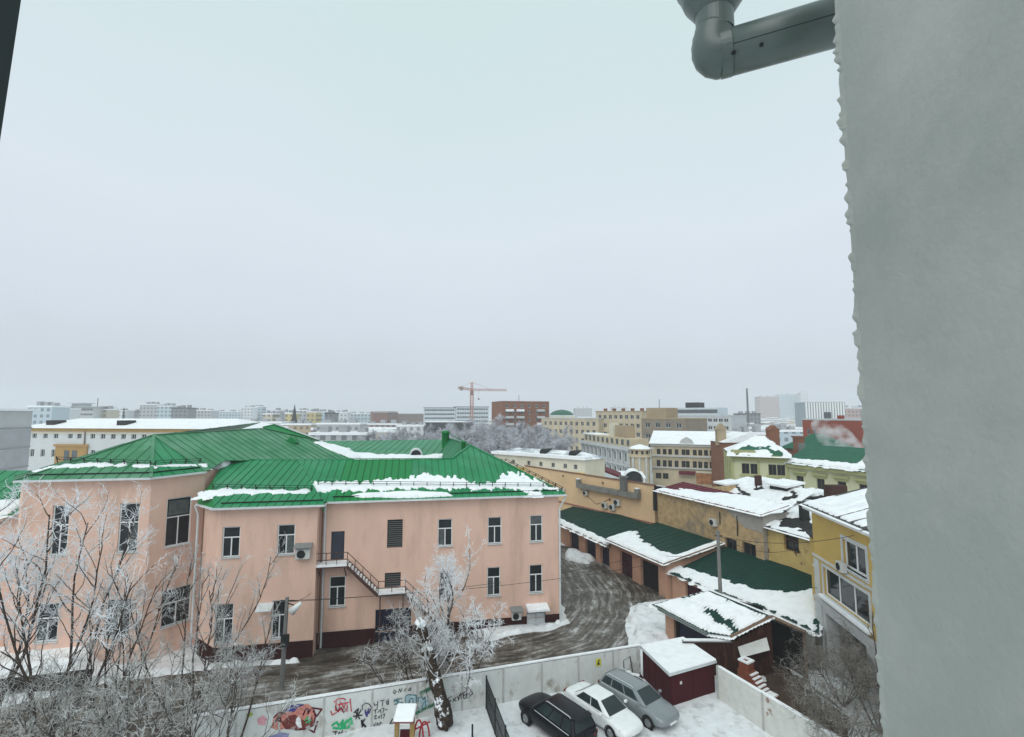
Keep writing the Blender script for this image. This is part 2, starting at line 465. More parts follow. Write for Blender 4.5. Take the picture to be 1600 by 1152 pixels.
def gpoly(pxs): return [G(x, y)[:2] for x, y in pxs]
DRIVE = gpoly([(-300, 1140), (0, 1108), (140, 1072), (300, 1050), (440, 1032), (500, 1000), (590, 990), (680, 985), (735, 985), (760, 1003), (800, 993), (866, 984),
               (893, 972), (885, 952), (877, 935), (872, 880), (860, 850), (905, 855), (935, 874), (1000, 905), (1050, 932), (1022, 937), (985, 945), (972, 968), (978, 1003),
               (985, 1030), (900, 1048), (760, 1085), (560, 1122), (383, 1150), (0, 1215), (-300, 1260)])
PATH = np.array(gpoly([(884, 862), (915, 890), (940, 925), (938, 960), (905, 998), (820, 1022), (650, 1045), (450, 1078), (200, 1115), (-150, 1160)]))
def path_coords(X, Y):
    best = np.full(X.shape, 1e9); ac = np.zeros(X.shape); al = np.zeros(X.shape); s0 = 0
    for i in range(len(PATH) - 1):
        a, b = PATH[i], PATH[i + 1]; e = b - a; L = np.hypot(*e)
        wx, wy = X - a[0], Y - a[1]
        t = np.clip((wx * e[0] + wy * e[1]) / (L * L), 0, 1)
        d = np.hypot(wx - e[0] * t, wy - e[1] * t)
        sgn = np.sign(e[0] * wy - e[1] * wx)
        k = d < best
        best = np.where(k, d, best); ac = np.where(k, d * sgn, ac); al = np.where(k, s0 + t * L, al); s0 += L
    return ac, al
def dip(X, Y):                                            # the yard falls gently along the pink front
    return -.55 * sstep(0, -14, X) * sstep(34.5, 37.5, Y) * (1 - sstep(44, 50, Y))
PARK = gpoly([(770, 1090), (1000, 1060), (1118, 1090), (1215, 1160), (1300, 1300), (800, 1300)])
SNOWPATCH = gpoly([(972, 962), (985, 945), (1025, 936), (1060, 945), (1075, 985), (1050, 1010), (985, 1012)])
def groundz(X, Y):
    sd_ = sdpoly(X, Y, DRIVE)
    bank = .16 * sstep(.1, -1.1, sd_ + .5 * (fbm(X * .7, Y * .7, 3) - .5)) * (.6 + .8 * fbm(X * .5, Y * .5, 9))
    far = sstep(75, 95, Y) + sstep(-45, -60, X) + sstep(40, 55, X)
    return -.10 + bank * (1 - np.clip(far, 0, 1)) + .05 * (fbm(X * 1.3, Y * 1.3, 5) - .5) + dip(X, Y)
xs = np.concatenate([-np.geomspace(2500, 48, 16), np.arange(-46, 36, .25), np.geomspace(38, 2500, 16)])
ys = np.concatenate([[-60, -20, 0, 10], np.arange(18, 76, .25), np.geomspace(79, 3500, 18)])
X, Y = np.meshgrid(xs, ys)
Z = groundz(X, Y)
idx = np.arange(X.size).reshape(X.shape)
gm = fastmesh('ground', np.stack([X, Y, Z], -1).reshape(-1, 3), np.stack([idx[:-1, :-1], idx[:-1, 1:], idx[1:, 1:], idx[1:, :-1]], -1).reshape(-1, 4), [SNOWD], True)
tag(obj('ground', gm), kind='structure')

# slushy driveway: streaks follow the wheel path
sl = bpy.data.materials.new('slush'); sl.use_nodes = True
t = sl.node_tree; bs = t.nodes['Principled BSDF']
at1 = t.nodes.new('ShaderNodeAttribute'); at1.attribute_name = 'across'
at2 = t.nodes.new('ShaderNodeAttribute'); at2.attribute_name = 'along'
cx = t.nodes.new('ShaderNodeCombineXYZ')
m1 = t.nodes.new('ShaderNodeMath'); m1.operation = 'MULTIPLY'; m1.inputs[1].default_value = .16
t.links.new(at2.outputs['Fac'], m1.inputs[0])
t.links.new(at1.outputs['Fac'], cx.inputs[0]); t.links.new(m1.outputs[0], cx.inputs[1])
nA = t.nodes.new('ShaderNodeTexNoise'); nA.inputs['Scale'].default_value = 3.0; nA.inputs['Detail'].default_value = 9; nA.inputs['Roughness'].default_value = .72; nA.inputs['Distortion'].default_value = .3
t.links.new(cx.outputs[0], nA.inputs['Vector'])
ge = t.nodes.new('ShaderNodeNewGeometry')
nB = t.nodes.new('ShaderNodeTexNoise'); nB.inputs['Scale'].default_value = .45; nB.inputs['Detail'].default_value = 8; nB.inputs['Roughness'].default_value = .7
t.links.new(ge.outputs['Position'], nB.inputs['Vector'])
nC = t.nodes.new('ShaderNodeTexNoise'); nC.inputs['Scale'].default_value = 3.5; nC.inputs['Detail'].default_value = 6
t.links.new(ge.outputs['Position'], nC.inputs['Vector'])
sm1 = t.nodes.new('ShaderNodeMath'); sm1.operation = 'MULTIPLY_ADD'; sm1.inputs[1].default_value = .48
t.links.new(nA.outputs['Fac'], sm1.inputs[0])
sm2 = t.nodes.new('ShaderNodeMath'); sm2.operation = 'MULTIPLY'; sm2.inputs[1].default_value = .40
t.links.new(nB.outputs['Fac'], sm2.inputs[0])
sm3 = t.nodes.new('ShaderNodeMath'); sm3.operation = 'MULTIPLY_ADD'; sm3.inputs[1].default_value = .13
t.links.new(nC.outputs['Fac'], sm3.inputs[0]); t.links.new(sm2.outputs[0], sm3.inputs[2]); t.links.new(sm3.outputs[0], sm1.inputs[2])
rp = t.nodes.new('ShaderNodeValToRGB')
rp.color_ramp.elements[0].position = .435; rp.color_ramp.elements[0].color = (.030, .024, .018, 1)
rp.color_ramp.elements[1].position = .64; rp.color_ramp.elements[1].color = (.50, .505, .51, 1)
for q, c in ((.475, (.060, .050, .039, 1)), (.52, (.110, .096, .080, 1)), (.57, (.23, .22, .205, 1))):
    e_ = rp.color_ramp.elements.new(q); e_.color = c
at3 = t.nodes.new('ShaderNodeAttribute'); at3.attribute_name = 'track'
tm_ = t.nodes.new('ShaderNodeMath'); tm_.operation = 'MULTIPLY_ADD'; tm_.inputs[1].default_value = .075; t.links.new(at3.outputs['Fac'], tm_.inputs[0]); t.links.new(sm1.outputs[0], tm_.inputs[2])
t.links.new(tm_.outputs[0], rp.inputs['Fac']); t.links.new(rp.outputs[0], bs.inputs['Base Color'])
bs.inputs['Roughness'].default_value = .5
bpn = t.nodes.new('ShaderNodeBump'); bpn.inputs['Strength'].default_value = .6; bpn.inputs['Distance'].default_value = .12
t.links.new(sm1.outputs[0], bpn.inputs['Height']); t.links.new(bpn.outputs[0], bs.inputs['Normal'])
xs = np.arange(-50, 17, .125); ys = np.arange(19, 82, .125)
X, Y = np.meshgrid(xs, ys)
sdv = sdpoly(X, Y, DRIVE) + .5 * (fbm(X * .9, Y * .9, 21) - .5)
ac, al = path_coords(X, Y)
rut = -.035 * np.exp(-((np.abs(ac) - .8) / .22) ** 2) - .03 * np.exp(-((np.abs(ac - 2.2) - .8) / .25) ** 2)
Z = .02 + rut * 1.2 + .10 * (fbm(ac * 1.6, al * .35, 41) - .5) + .08 * (fbm(X * 2.2, Y * 2.2, 43) - .5) - .5 * sstep(.15, -.9, sdv) + dip(X, Y)
idx = np.arange(X.size).reshape(X.shape); kp = sdv > -.7
k4 = kp[:-1, :-1] & kp[1:, :-1] & kp[:-1, 1:] & kp[1:, 1:]
Q = np.stack([idx[:-1, :-1], idx[:-1, 1:], idx[1:, 1:], idx[1:, :-1]], -1)[k4]
used = np.unique(Q); re_ = np.zeros(X.size, int); re_[used] = np.arange(len(used))
dm = fastmesh('driveway', np.stack([X, Y, Z], -1).reshape(-1, 3)[used], re_[Q], [sl], True)
wob = .5 * (fbm(al * .13, ac * .15, 55, 3) - .5)
trk = sum(a_ * np.exp(-((ac + wob - c_) / w_) ** 2) for c_, w_, a_ in ((-.85, .16, 1), (.75, .16, 1), (-2.0, .13, .8), (-.45, .1, .6), (1.35, .13, .9), (2.6, .16, .9), (-3.1, .14, .6), (3.4, .14, .6), (.15, .1, .7)))
trk = trk * (.35 + .9 * fbm(al * .3, ac * 2.0, 57, 3))
for nm, arr in (('across', ac), ('along', al), ('track', trk)):
    at = dm.attributes.new(nm, 'FLOAT', 'POINT'); at.data.foreach_set('value', arr.ravel()[used].astype(np.float32))
tag(obj('driveway', dm), kind='structure')
LV = level(0.0)
# snow heaped by the wall corner, by the garages and in the turning space
for nm, lb, pxs, th, sd0 in (
        ('snow_bank', 'low snow bank along the foot of the pink wall by the basement door', [(756, 992), (790, 984), (840, 976), (873, 966), (880, 940), (888, 960), (893, 972), (860, 984), (800, 994), (762, 1002)], .30, 3),
        ('snow_bank', 'lumpy snow heap beside the far garage doors', [(878, 860), (905, 862), (935, 876), (925, 884), (895, 880), (878, 874)], .5, 4),
        ('snow_bank', 'broad trodden snow field at the bend between garages and white fence', [(974, 962), (986, 946), (1022, 938), (1050, 946), (1090, 985), (1060, 1008), (985, 1010)], .34, 5),
        ('snow_bank', 'snow strip under the windows of the pink middle bay', [(250, 1052), (360, 1034), (470, 1020), (478, 1028), (400, 1040), (280, 1062)], .25, 6)):
    snowpx(nm, lb, LV, pxs, step=.18, amp=.5, fr=.9, thick=th, edge=.9, seed=sd0, m=SNOWD if sd0 in (4, 5) else SNOW, under=.75)

# ================================================================== PINK BUILDING
def pkpl(v): return PK(0, v), V
def fac(px, py, v=0.0):
    q = PL(px, py, *pkpl(v)) - C0; return q @ U, q[2]
ZE, ZL = 10.35, 12.45                                     # eaves: front range, left wing
pink = thing('pink_building', 'two storey salmon pink building with green seamed metal roof', 'building', PK(15, 4))
# plan corners going left to right as seen from the yard
cor = [PK(40.6, 2.6), PK(38.7, 0), PK(30.75, 0), PK(28.2, 2.7)]
A_, B_ = PK(27.4, .8), PK(25.6, -1.2)
Cc, Dd, Ee = PK(18.95, -1.2), PK(18.95, 0), PK(0, 0)
def wpx(a, b, rects):
    """pixel rectangles -> openings on the wall a->b"""
    ux, uy, L = wallframe(A3(a[0], a[1]), A3(b[0], b[1])); out = []
    for (x0, y0, x1, y1) in rects:
        p = PL((x0 + x1) / 2, y0, A3(a[0], a[1]), uy); q = PL((x0 + x1) / 2, y1, A3(a[0], a[1]), uy)
        l = PL(x0, (y0 + y1) / 2, A3(a[0], a[1]), uy); r = PL(x1, (y0 + y1) / 2, A3(a[0], a[1]), uy)
        out.append(((l - a) @ ux, (r - a) @ ux, q[2], p[2]))
    return out
# right range
r_up = wpx(Dd, Ee, [(684, 809, 707, 850), (762, 808, 784, 848), (828, 806, 848, 846)])
r_lo = wpx(Dd, Ee, [(514, 901, 540, 947), (686, 916, 706, 956), (761, 887, 782, 930), (827, 884, 848, 926)])
r_lo = [(l, r, 2.45, 4.68) for (l, r, a, b) in r_lo]; r_up = [(l, r, 6.52, 8.66) for (l, r, a, b) in r_up]
louv = wpx(Dd, Ee, [(605, 812, 629, 856)])[0]
louv2 = wpx(Dd, Ee, [(601, 895, 626, 918)])[0]
door1 = wpx(Dd, Ee, [(517, 831, 538, 873)])[0]; door1 = (door1[0], door1[1], 5.92, 8.03)
gate = wpx(Dd, Ee, [(586, 957, 642, 1004)])[0]; gate = (gate[0], gate[1], -.5, 2.0)
bdoor = wpx(Dd, Ee, [(823, 962, 852, 980)])[0]; bdoor = (bdoor[0], bdoor[1], .02, .95)
bwin = wpx(Dd, Ee, [(763, 968, 781, 981)])[0]; bwin = (bwin[0], bwin[1], .15, .62)
PZ = .66                                                  # plinth top
wall(pink, Dd, Ee, PZ, ZE, PINK, r_up + r_lo + [louv, louv2, door1, (gate[0], gate[1], PZ - .3, 2.0), (bdoor[0], bdoor[1], PZ - .2, .95)])
wall(pink, Dd - V * .04, Ee - V * .04, -1.2, PZ, PLINTH, [(gate[0], gate[1], -1.0, PZ + .1), (bdoor[0], bdoor[1], .02, PZ + .2), bwin], name='plinth')
for q in r_up + r_lo: window(pink, Dd, Ee, *q, 'T')
window(pink, Dd - V * .04, Ee - V * .04, *bwin, style='C', sill=False)
# louvred vents
def louvre(parent, a, b, q, name='vent_louvre'):
    ux, uy, L = wallframe(A3(a[0], a[1]), A3(b[0], b[1])); w = q[1] - q[0]; h = q[3] - q[2]
    M = frameM(A3(a[0], a[1]) + ux * q[0] + uy * .12 + A3(0, 0, q[2]), ux, uy)
    mb = MB(); mb.box(0, w, .02, .04, 0, h)
    o = mb.build(name, mat('louvre_back', (.02, .022, .022), .8), parent, M)
    sb = MB(); sb.prism([A3(.03, -.05, 0), A3(w - .03, -.05, 0), A3(w - .03, .015, .055), A3(.03, .015, .055)], A3(0, 0, .02))
    sm_ = sb.mesh('slat', mat('louvre_slat', (.10, .105, .10), .6))
    n = int(h / .16)
    for i in range(n):
        obj('slat', sm_, o, M @ Matrix.Translation((0, 0, .05 + i * (h - .1) / n)))
louvre(pink, Dd, Ee, louv); louvre(pink, Dd, Ee, louv2)
def doorleaf(parent, a, b, q, m, name='door', leaves=1, depth=.12, handle=True):
    ux, uy, L = wallframe(A3(a[0], a[1]), A3(b[0], b[1])); w = q[1] - q[0]; h = q[3] - q[2]
    M = frameM(A3(a[0], a[1]) + ux * q[0] + uy * depth + A3(0, 0, q[2]), ux, uy)
    lw = w / leaves
    for i in range(leaves):
        mb = MB(); mb.box(i * lw + .01, (i + 1) * lw - .01, 0, .05, 0, h - .01)
        mb.box(i * lw + .08, (i + 1) * lw - .08, -.015, 0, h * .08, h * .45); mb.box(i * lw + .08, (i + 1) * lw - .08, -.015, 0, h * .52, h * .92)
        o = mb.build(name, m, parent, M)
        if handle:
            hb = MB(); hb.box((i + 1) * lw - .16, (i + 1) * lw - .12, -.07, -.002, h * .44, h * .5); hb.build('handle', DARKM, o, M)
DOORG = mat('slate_door_paint', (.045, .052, .075), .5, .1, 2)
NAVY = mat('navy_gate_paint', (.018, .018, .040), .55, .2, 2)
doorleaf(pink, Dd, Ee, door1, DOORG)
doorleaf(pink, Dd, Ee, gate, NAVY, 'gate_leaf', 2)
doorleaf(pink, Dd - V * .04, Ee - V * .04, bdoor, GUTTER, 'basement_door', 2, handle=False)
# canopy with snow over the basement door, hood and cooler beside it
def canopy(parent, px0, px1, py, v, out, m, name='canopy', snowcap=True, drop=.18):
    (u0, z), (u1, _) = fac(px0, py, v), fac(px1, py, v)
    a = PK(u0, v); b = PK(u1, v)
    ux, uy, L = wallframe(a, b); M = frameM(a + A3(0, 0, z), ux, uy)
    mb = MB(); mb.prism([A3(0, 0, 0), A3(L, 0, 0), A3(L, -out, -drop), A3(0, -out, -drop)], A3(0, 0, .05))
    o = mb.build(name, m, parent, M)
    if snowcap:
        sb = MB(); sb.prism([A3(.03, 0, .055), A3(L - .03, 0, .055), A3(L - .05, -out + .04, -drop + .055), A3(.05, -out + .04, -drop + .055)], A3(0, 0, .10)); sb.build('snow_cap', SNOW, o, M)
    return o
canopy(pink, 821, 855, 947, 0, 1.0, GUTTER)
def ac_unit(parent, p, ux, uy, w=.8, h=.55, d=.3, name='air_conditioner', hood=False):
    """outdoor unit: case, fan ring, fan blades, brackets; p is the lower left front on the wall"""
    M = frameM(p, ux, uy)
    mb = MB(); mb.box(0, w, -d - .08, -.08, 0, h)
    o = mb.build(name, mat('cooler_case', (.56, .57, .55), .5, .08, 3), parent, M)
    fb = MB(); Mr = Matrix.Translation((w * .4, -d - .085, h * .5)) @ Matrix.Rotation(math.pi / 2, 4, 'X')
    fb.lathe([(h * .40, -.0), (h * .42, .03), (h * .36, .03), (h * .35, .0), (.001, .0)], Mr, 16); fb.build('fan_grille', DARKM, o, M)
    bb = MB(); bb.bar(A3(.1, 0, -.03), A3(.1, -d - .08, -.03), .04); bb.bar(A3(w - .1, 0, -.03), A3(w - .1, -d - .08, -.03), .04)
    bb.build('bracket', DARKM, o, M)
    if hood:
        hb = MB(); hb.prism([A3(-.12, 0, h + .32), A3(w + .12, 0, h + .32), A3(w + .12, -d - .35, h + .12), A3(-.12, -d - .35, h + .12)], A3(0, 0, .04))
        hb.build('hood', mat('hood_steel', (.22, .235, .23), .5, .1, 3), o, M)
    return o
u_, z_ = fac(799, 966); ac_unit(pink, PK(u_, 0, z_ - .05), -U, V, .75, .6, hood=True)
# middle bay
m_up = wpx(B_, Cc, [(347, 824, 375, 869), (433, 822, 461, 866)]); m_up = [(l, r, 6.8, 8.95) for (l, r, a, b) in m_up]
m_lo = wpx(B_, Cc, [(335, 950, 364, 1000), (424, 946, 448, 999)]); m_lo = [(l, r, .95, 3.6) for (l, r, a, b) in m_lo]
wall(pink, B_, Cc, PZ, ZE, PINK, m_up + m_lo)
wall(pink, B_ - V * .04, Cc - V * .04, -1.2, PZ, PLINTH, name='plinth')
wall(pink, Cc, Dd, -1.2, ZE, PINK)
for q in m_up: window(pink, B_, Cc, *q, 'T')
for q in m_lo: window(pink, B_, Cc, *q, 'H')
u_, z_ = fac(463, 872, -1.2); ac_unit(pink, PK(u_, -1.2, z_), -U, V, 1.0, .7, .35, hood=True)
canopy(pink, 404, 428, 944, -1.2, .8, GUTTER, snowcap=False, drop=.3)
c_w = wpx(A_, B_, [(309, 819, 318, 862)]); c_w = [(max(.5, l), min(2.3, r), 6.8, 8.95) for (l, r, a, b) in c_w]
wall(pink, A_, B_, PZ, ZE, PINK, c_w)
wall(pink, A_ - V * .03, B_ - V * .03, -1.2, PZ, PLINTH, name='plinth')
for q in c_w: window(pink, A_, B_, *q, 'T')
wall(pink, PK(27.4, 5), A_, -1.2, ZE, PINK)
# left wing
l_up = wpx(cor[1], cor[2], [(80, 790, 107, 868), (185, 789, 216, 866)]); l_up = [(l, r, 7.2, 10.65) for (l, r, a, b) in l_up]
l_lo = wpx(cor[1], cor[2], [(56, 942, 91, 1004), (164, 936, 203, 1000)]); l_lo = [(l, r, 1.45, 4.0) for (l, r, a, b) in l_lo]
wall(pink, cor[1], cor[2], -1.2, ZL, PINK, l_up + l_lo)
for q in l_up + l_lo: window(pink, cor[1], cor[2], *q, 'H')
h_w = wpx(cor[2], cor[3], [(259, 786, 298, 857), (252, 922, 300, 985)]); h_w = [(max(.55, h_w[0][0]), min(3.2, h_w[0][1]), 7.2, 10.75), (max(.55, h_w[1][0]), min(3.2, h_w[1][1]), 1.45, 4.1)]
wall(pink, cor[2], cor[3], -1.2, ZL, PINK, h_w)
for q in h_w: window(pink, cor[2], cor[3], *q, 'H')
wall(pink, cor[0], cor[1], -1.2, ZL, PINK)
wall(pink, PK(40.6, 27), cor[0], -1.2, ZL, PINK)
wall(pink, cor[3], PK(28.2, 12), 8, ZL, PINK)
wall(pink, Ee, PK(0, 27), -1.2, ZE, PINK)
wall(pink, PK(0, 27), PK(40.6, 27), -1.2, ZE, PINK)
# ---- roofs
ov = .55
RP = Plane(PK(0, -ov, ZE + .02), PK(20, -ov, ZE + .02), PK(0, 6, 13.0))
peak = RP.px(735, 696); ridR = RP.px(706, 717); ridC = PK(22.0, 6, 13.0)
eR = PK(-ov, -ov, ZE + .02); eM = PK(18.4, -ov, ZE + .02)
seamR = RP.px2(495, 718) - RP.px2(504, 747)
def pickR(o):
    u = (o - C0) @ U; return GREENB if 12.0 < u < 18.2 else GREEN
hipF = PK(19.9, -1.2 - ov, ZE + .02)
roof_panels(pink, RP, [eR, peak, ridR, ridC, PK(22.0, -ov, ZE + .02)], GREEN, .58, direction=(0, 1), pick=pickR)
EP = Plane(PK(18.9, -1.2 - ov, ZE + .02), PK(25.6, -1.2 - ov, ZE + .02), PK(22, 6, 13.0))
sE = EP.px2(433, 720) - EP.px2(398, 757)
eA = PK(25.9, -1.2 - ov, ZE + .02)
roof_panels(pink, EP, [PK(18.4, -1.2 - ov, ZE + .02), PK(22.0, 6, 13.0), EP.px(352, 719), EP.px(334, 748), eA], GREEN, .58, direction=sE)
ck = MB()
for k in range(8):
    p, q = [PK(18.4 + 3.6 * t_, -1.75 + 7.75 * t_) for t_ in (k / 8, (k + 1) / 8)]
    ze_ = lambda p: ZE + .02 + ((p - C0) @ V + 1.75) * .339; zr_ = lambda p: ZE + .02 + max(-.5, ((p - C0) @ V + ov) * .403)
    ck.quad(p + A3(0, 0, ze_(p) + .02), q + A3(0, 0, ze_(q) + .02), q + A3(0, 0, zr_(q) - .1), p + A3(0, 0, zr_(p) - .1))
ck.build('cheek', GREEN, pink)
fl = MB(); fl.poly([eA, PK(27.9, .6, ZE + .02), PK(28.2, 2.6, ZE + .6), EP.px(334, 748)]); fl.build('roof_panel', GREENB, pink)
# left wing
R0 = G(240, 680, 15.3)
foot = PK(28.0, 2.3, ZL + .1)
CP = Plane(R0, foot, G(540, 716, 12.6))
FP = Plane(PK(38.9, -ov, ZL + .02), PK(30.75, -ov, ZL + .02), R0)
fL, fR = PK(38.95, -ov, ZL + .02), PK(30.55, -ov, ZL + .02)
roof_panels(pink, FP, [fL, R0, fR], GREENP, .75, direction=FP.px2(190, 690) - FP.px2(150, 722))
HP = Plane(fR, foot, R0); roof_panels(pink, HP, [fR, R0, foot], GREEN, .7)
LPp = Plane(fL, R0, PK(41.1, 2.6, ZL + .02)); roof_panels(pink, LPp, [fL, R0, PK(41.1, 2.6, ZL + .02)], GREENP, .75)
R1 = CP.px(425, 669)
roof_panels(pink, Plane(R0, PK(41.1, 2.6, ZL), PK(41.1, 27, ZL)), [R0, PK(41.1, 2.6, ZL), PK(41.1, 27, ZL), PK(31, 27, 15.0)], GREENP, 2.0)
big = [R0, CP.px(400, 671), R1, CP.px(497, 690), CP.px(556, 719), CP.px(352, 719.5), foot]
roof_panels(pink, CP, big, GREENP, .62, seam=.05, direction=CP.px2(260, 683) - CP.px2(325, 727))
# roof behind: the raised gable and the back range
gA, gB, gC = CP.to3(CP.px2(410, 670), .1), CP.px(430, 664), CP.to3(CP.px2(497, 690), .12)
mb = MB(); bk = V * 3.0 + A3(0, 0, -.6)
mb.prism([gA, gB, gB + bk, gA + bk], A3(0, 0, .12)); mb.prism([gB, gC, gC + bk, gB + bk], A3(0, 0, .12)); mb.build('gable_roof', GREEN, pink)
mb = MB(); mb.bar(gB + A3(0, 0, .12) - V * .1, gC + A3(0, 0, .12) - V * .1, .18, .10); mb.build('verge', GUTTER, pink)
mb = MB(); mb.poly([gA, gB, gC]); mb.build('gable_end', GREENB, pink)
KP = Plane(G(500, 688, 13.5), G(695, 688, 13.5), G(690, 717, 12.0))
roof_panels(pink, KP, [KP.px(497, 689.5), KP.px(697, 687), KP.px(722, 704), KP.px(706, 720), KP.px(556, 720)], GREEN, .85)
pb = G(697, 684, 14.0)
WP = Plane(peak, pb, KP.px(690, 717)); roof_panels(pink, WP, [peak, pb, KP.px(692, 716), ridR], GREEN, .8)
roof_panels(pink, Plane(peak, eR, PK(-ov, 27, ZE)), [peak, eR, PK(-ov, 27, ZE), pb], GREEN, 1.2)
roof_panels(pink, Plane(KP.px(497, 689.5), KP.px(697, 687), PK(15, 40, 11)), [KP.px(497, 689.5), KP.px(697, 687), PK(5, 38, 11), PK(28, 38, 11)], GREEN, 3)
# ridge caps and hip caps
def cap(a, b, w=.22, m=None, lift=.05):
    mb = MB(); mb.bar(np.asarray(a) + A3(0, 0, lift), np.asarray(b) + A3(0, 0, lift), w, .05); mb.build('ridge_cap', m or GREEN, pink)
cap(ridR, EP.px(352, 719)); cap(peak, eR + (peak - eR) * .02); cap(PK(22, 6, 13), RP.px(491, 764)); cap(R0, foot, m=GREENP); cap(R0, CP.px(400, 671), m=GREENP); cap(R0, R1, m=GREENP); cap(R0, fL, m=GREENP); cap(R0, fR, m=GREENP); cap(peak, pb); cap(peak, ridR)
# gutters, fascias and the upstand fold above the apron
def eave(a, b, pl, inset=.62):
    a = np.asarray(a, float); b = np.asarray(b, float); d = unit(b - a)
    mb = MB(); mb.bar(a + A3(0, 0, -.06), b + A3(0, 0, -.06), .16, .14); mb.build('gutter', GUTTER, pink)
    up = pl.ey * inset + pl.n * .05
    mb = MB(); mb.bar(a + up + d * .3, b + up - d * .2, .035, .12, up=pl.n); mb.build('upstand', DARKM, pink)
    inn = np.array([-d[1], d[0], 0.])
    inn = inn if inn @ V > 0 else -inn
    mb = MB(); mb.prism([a + A3(0, 0, -.14), b + A3(0, 0, -.14), b + inn * (ov - .02) + A3(0, 0, -.14), a + inn * (ov - .02) + A3(0, 0, -.14)], A3(0, 0, .05)); mb.build('soffit', WHITEP, pink)
eave(eM, eR, RP); eave(eA, PK(18.4, -1.2 - ov, ZE + .02), EP); eave(fL, fR, FP); eave(fR, foot, HP)
mb = MB(); mb.bar(PK(27.9, .6, ZE - .04), eA + A3(0, 0, -.06), .16, .14); mb.build('gutter', GUTTER, pink)
# snow guards: rails on posts
def guard(pl, p0, p1, n, h=.42):
    p0, p1 = np.asarray(p0), np.asarray(p1)
    mb = MB()
    for k in (.55, 1.0): mb.bar(p0 + pl.n * h * k, p1 + pl.n * h * k, .035)
    o = mb.build('snow_guard', DARKM, pink)
    pm = MB(); pm.bar(A3(0, 0, -.05), A3(0, 0, h + .03), .05); pm.bar(A3(0, .0, h * .9), A3(0, .28, .0), .035); me = pm.mesh('post', [DARKM])
    for i in range(n):
        p = p0 + (p1 - p0) * (i / (n - 1)); obj('post', me, o, frameM(p, pl.ex, np.cross(pl.n, pl.ex), pl.n))
guard(RP, RP.px(497, 759), RP.px(868, 762), 19); guard(EP, EP.px(333, 765), EP.px(487, 767), 8)
guard(FP, FP.px(90, 722), FP.px(236, 728), 8); guard(HP, HP.px(242, 728), HP.px(312, 724), 4)
g2 = G(735, 696, 14) * 0 + peak
guard(Plane(peak, eR, PK(-ov, 27, ZE)), eR + (peak - eR) * .06 + A3(0.15, .1, .02), eR + (peak - eR) * .62 + A3(0.15, .1, .02), 10, .3)
# roof furniture
mb = MB(); q = KP.px(650, 711); Mq = frameM(q, -U, V)
mb.lathe([(.001, -.9), (.75, -.9), (.75, 1.4), (.001, 1.4)], Mq @ Matrix.Rotation(-math.pi / 2, 4, 'X'), 20); o = mb.build('dormer', GUTTER, pink)
mb = MB(); mb.lathe([(.001, 0), (.58, 0), (.58, .03), (.001, .03)], Mq @ Matrix.Translation((0, -.92, .05)) @ Matrix.Rotation(math.pi / 2, 4, 'X'), 20); mb.build('dormer_window', DARKM, o)
q = CP.px(455, 691); mb = MB(); Mq = frameM(q, -U, V)
mb.prism([A3(-.7, -.2, -.1), A3(.7, -.2, -.1), A3(.0, -.2, .55)], A3(0, 1.6, 0)); mb.m = [0] * len(mb.f); mb.build('roof_hatch', GREENB, pink, Mq)
for x, y, z0, h, r in ((696, 690, 13.6, 1.3, .45), (724, 700, 13.4, .7, .22)):
    q = D(x, y, 62 if x < 700 else 50); mb = MB(); mb.lathe([(r, -.8), (r, h * .75), (r * 1.25, h * .8), (r * .9, h), (.001, h * 1.05)], Matrix.Translation(Vector(q)), 14); mb.build('vent_pipe', GREENB, pink, smooth=True)
# downpipes
def downpipe(p_top, p_bot, swan=None):
    mb = MB(); pts = ([swan] if swan is not None else []) + [p_top, p_bot]
    mb.tube(pts, .075, 10); mb.build('downpipe', GUTTER, pink, smooth=False)
downpipe(PK(-.05, -.14, ZE - 1.2), PK(-.05, -.14, .1), PK(-.5, -.5, ZE - .15))
downpipe(PK(18.6, -.14, ZE - .7), PK(18.6, -.14, -.4), PK(18.5, -.55, ZE - .12))
downpipe(PK(27.75, .6, ZE - .8), PK(27.75, .6, 0), PK(27.95, .5, ZE - .1))
mb = MB(); mb.tube([PK(18.75, -.35, ZE - .3), PK(18.75, -.35, 0)], .06, 8); mb.build('downpipe', mat('rusty_pipe', (.16, .09, .065), .7, .3, 4), pink)
# fire escape
STEEL = mat('stair_steel', (.085, .045, .040), .6, .25, 4)
fe = thing('fire_escape', 'brown steel fire escape stair with snowy landings on the pink wall', 'stairs', PK(14, -.6))
def landing(u0, u1, z):
    mb = MB(); a = PK(u0, -1.15, z); ux = -U
    M = frameM(a, ux, V); L = u0 - u1
    mb.box(0, L, 0, 1.1, -.10, 0); o = mb.build('landing', STEEL, fe, M)
    sb = MB(); sb.box(.02, L - .02, -.015, 1.08, .004, .16); sb.build('snow_cap', SNOW, o, M)
    return o
def flight(u0, z0, u1, z1, n, rail=True):
    mb = MB()
    for v in (-1.12, -.12): mb.bar(PK(u0, v, z0 - .05), PK(u1, v, z1 - .05), .05, .22)
    mb.build('stringer', STEEL, fe)
    tm = MB(); tm.box(-.14, .14, 0, 1.0, -.02, .02); me = tm.mesh('step', [STEEL]); sm2_ = MB(); sm2_.box(-.12, .12, .02, .98, .02, .07); sme = sm2_.mesh('snow_cap', [SNOW])
    for i in range(n):
        k = (i + .5) / n; M = frameM(PK(u0 + (u1 - u0) * k, -1.12, z0 + (z1 - z0) * k), -U, V)
        o = obj('step', me, fe, M); obj('snow_cap', sme, o, M)
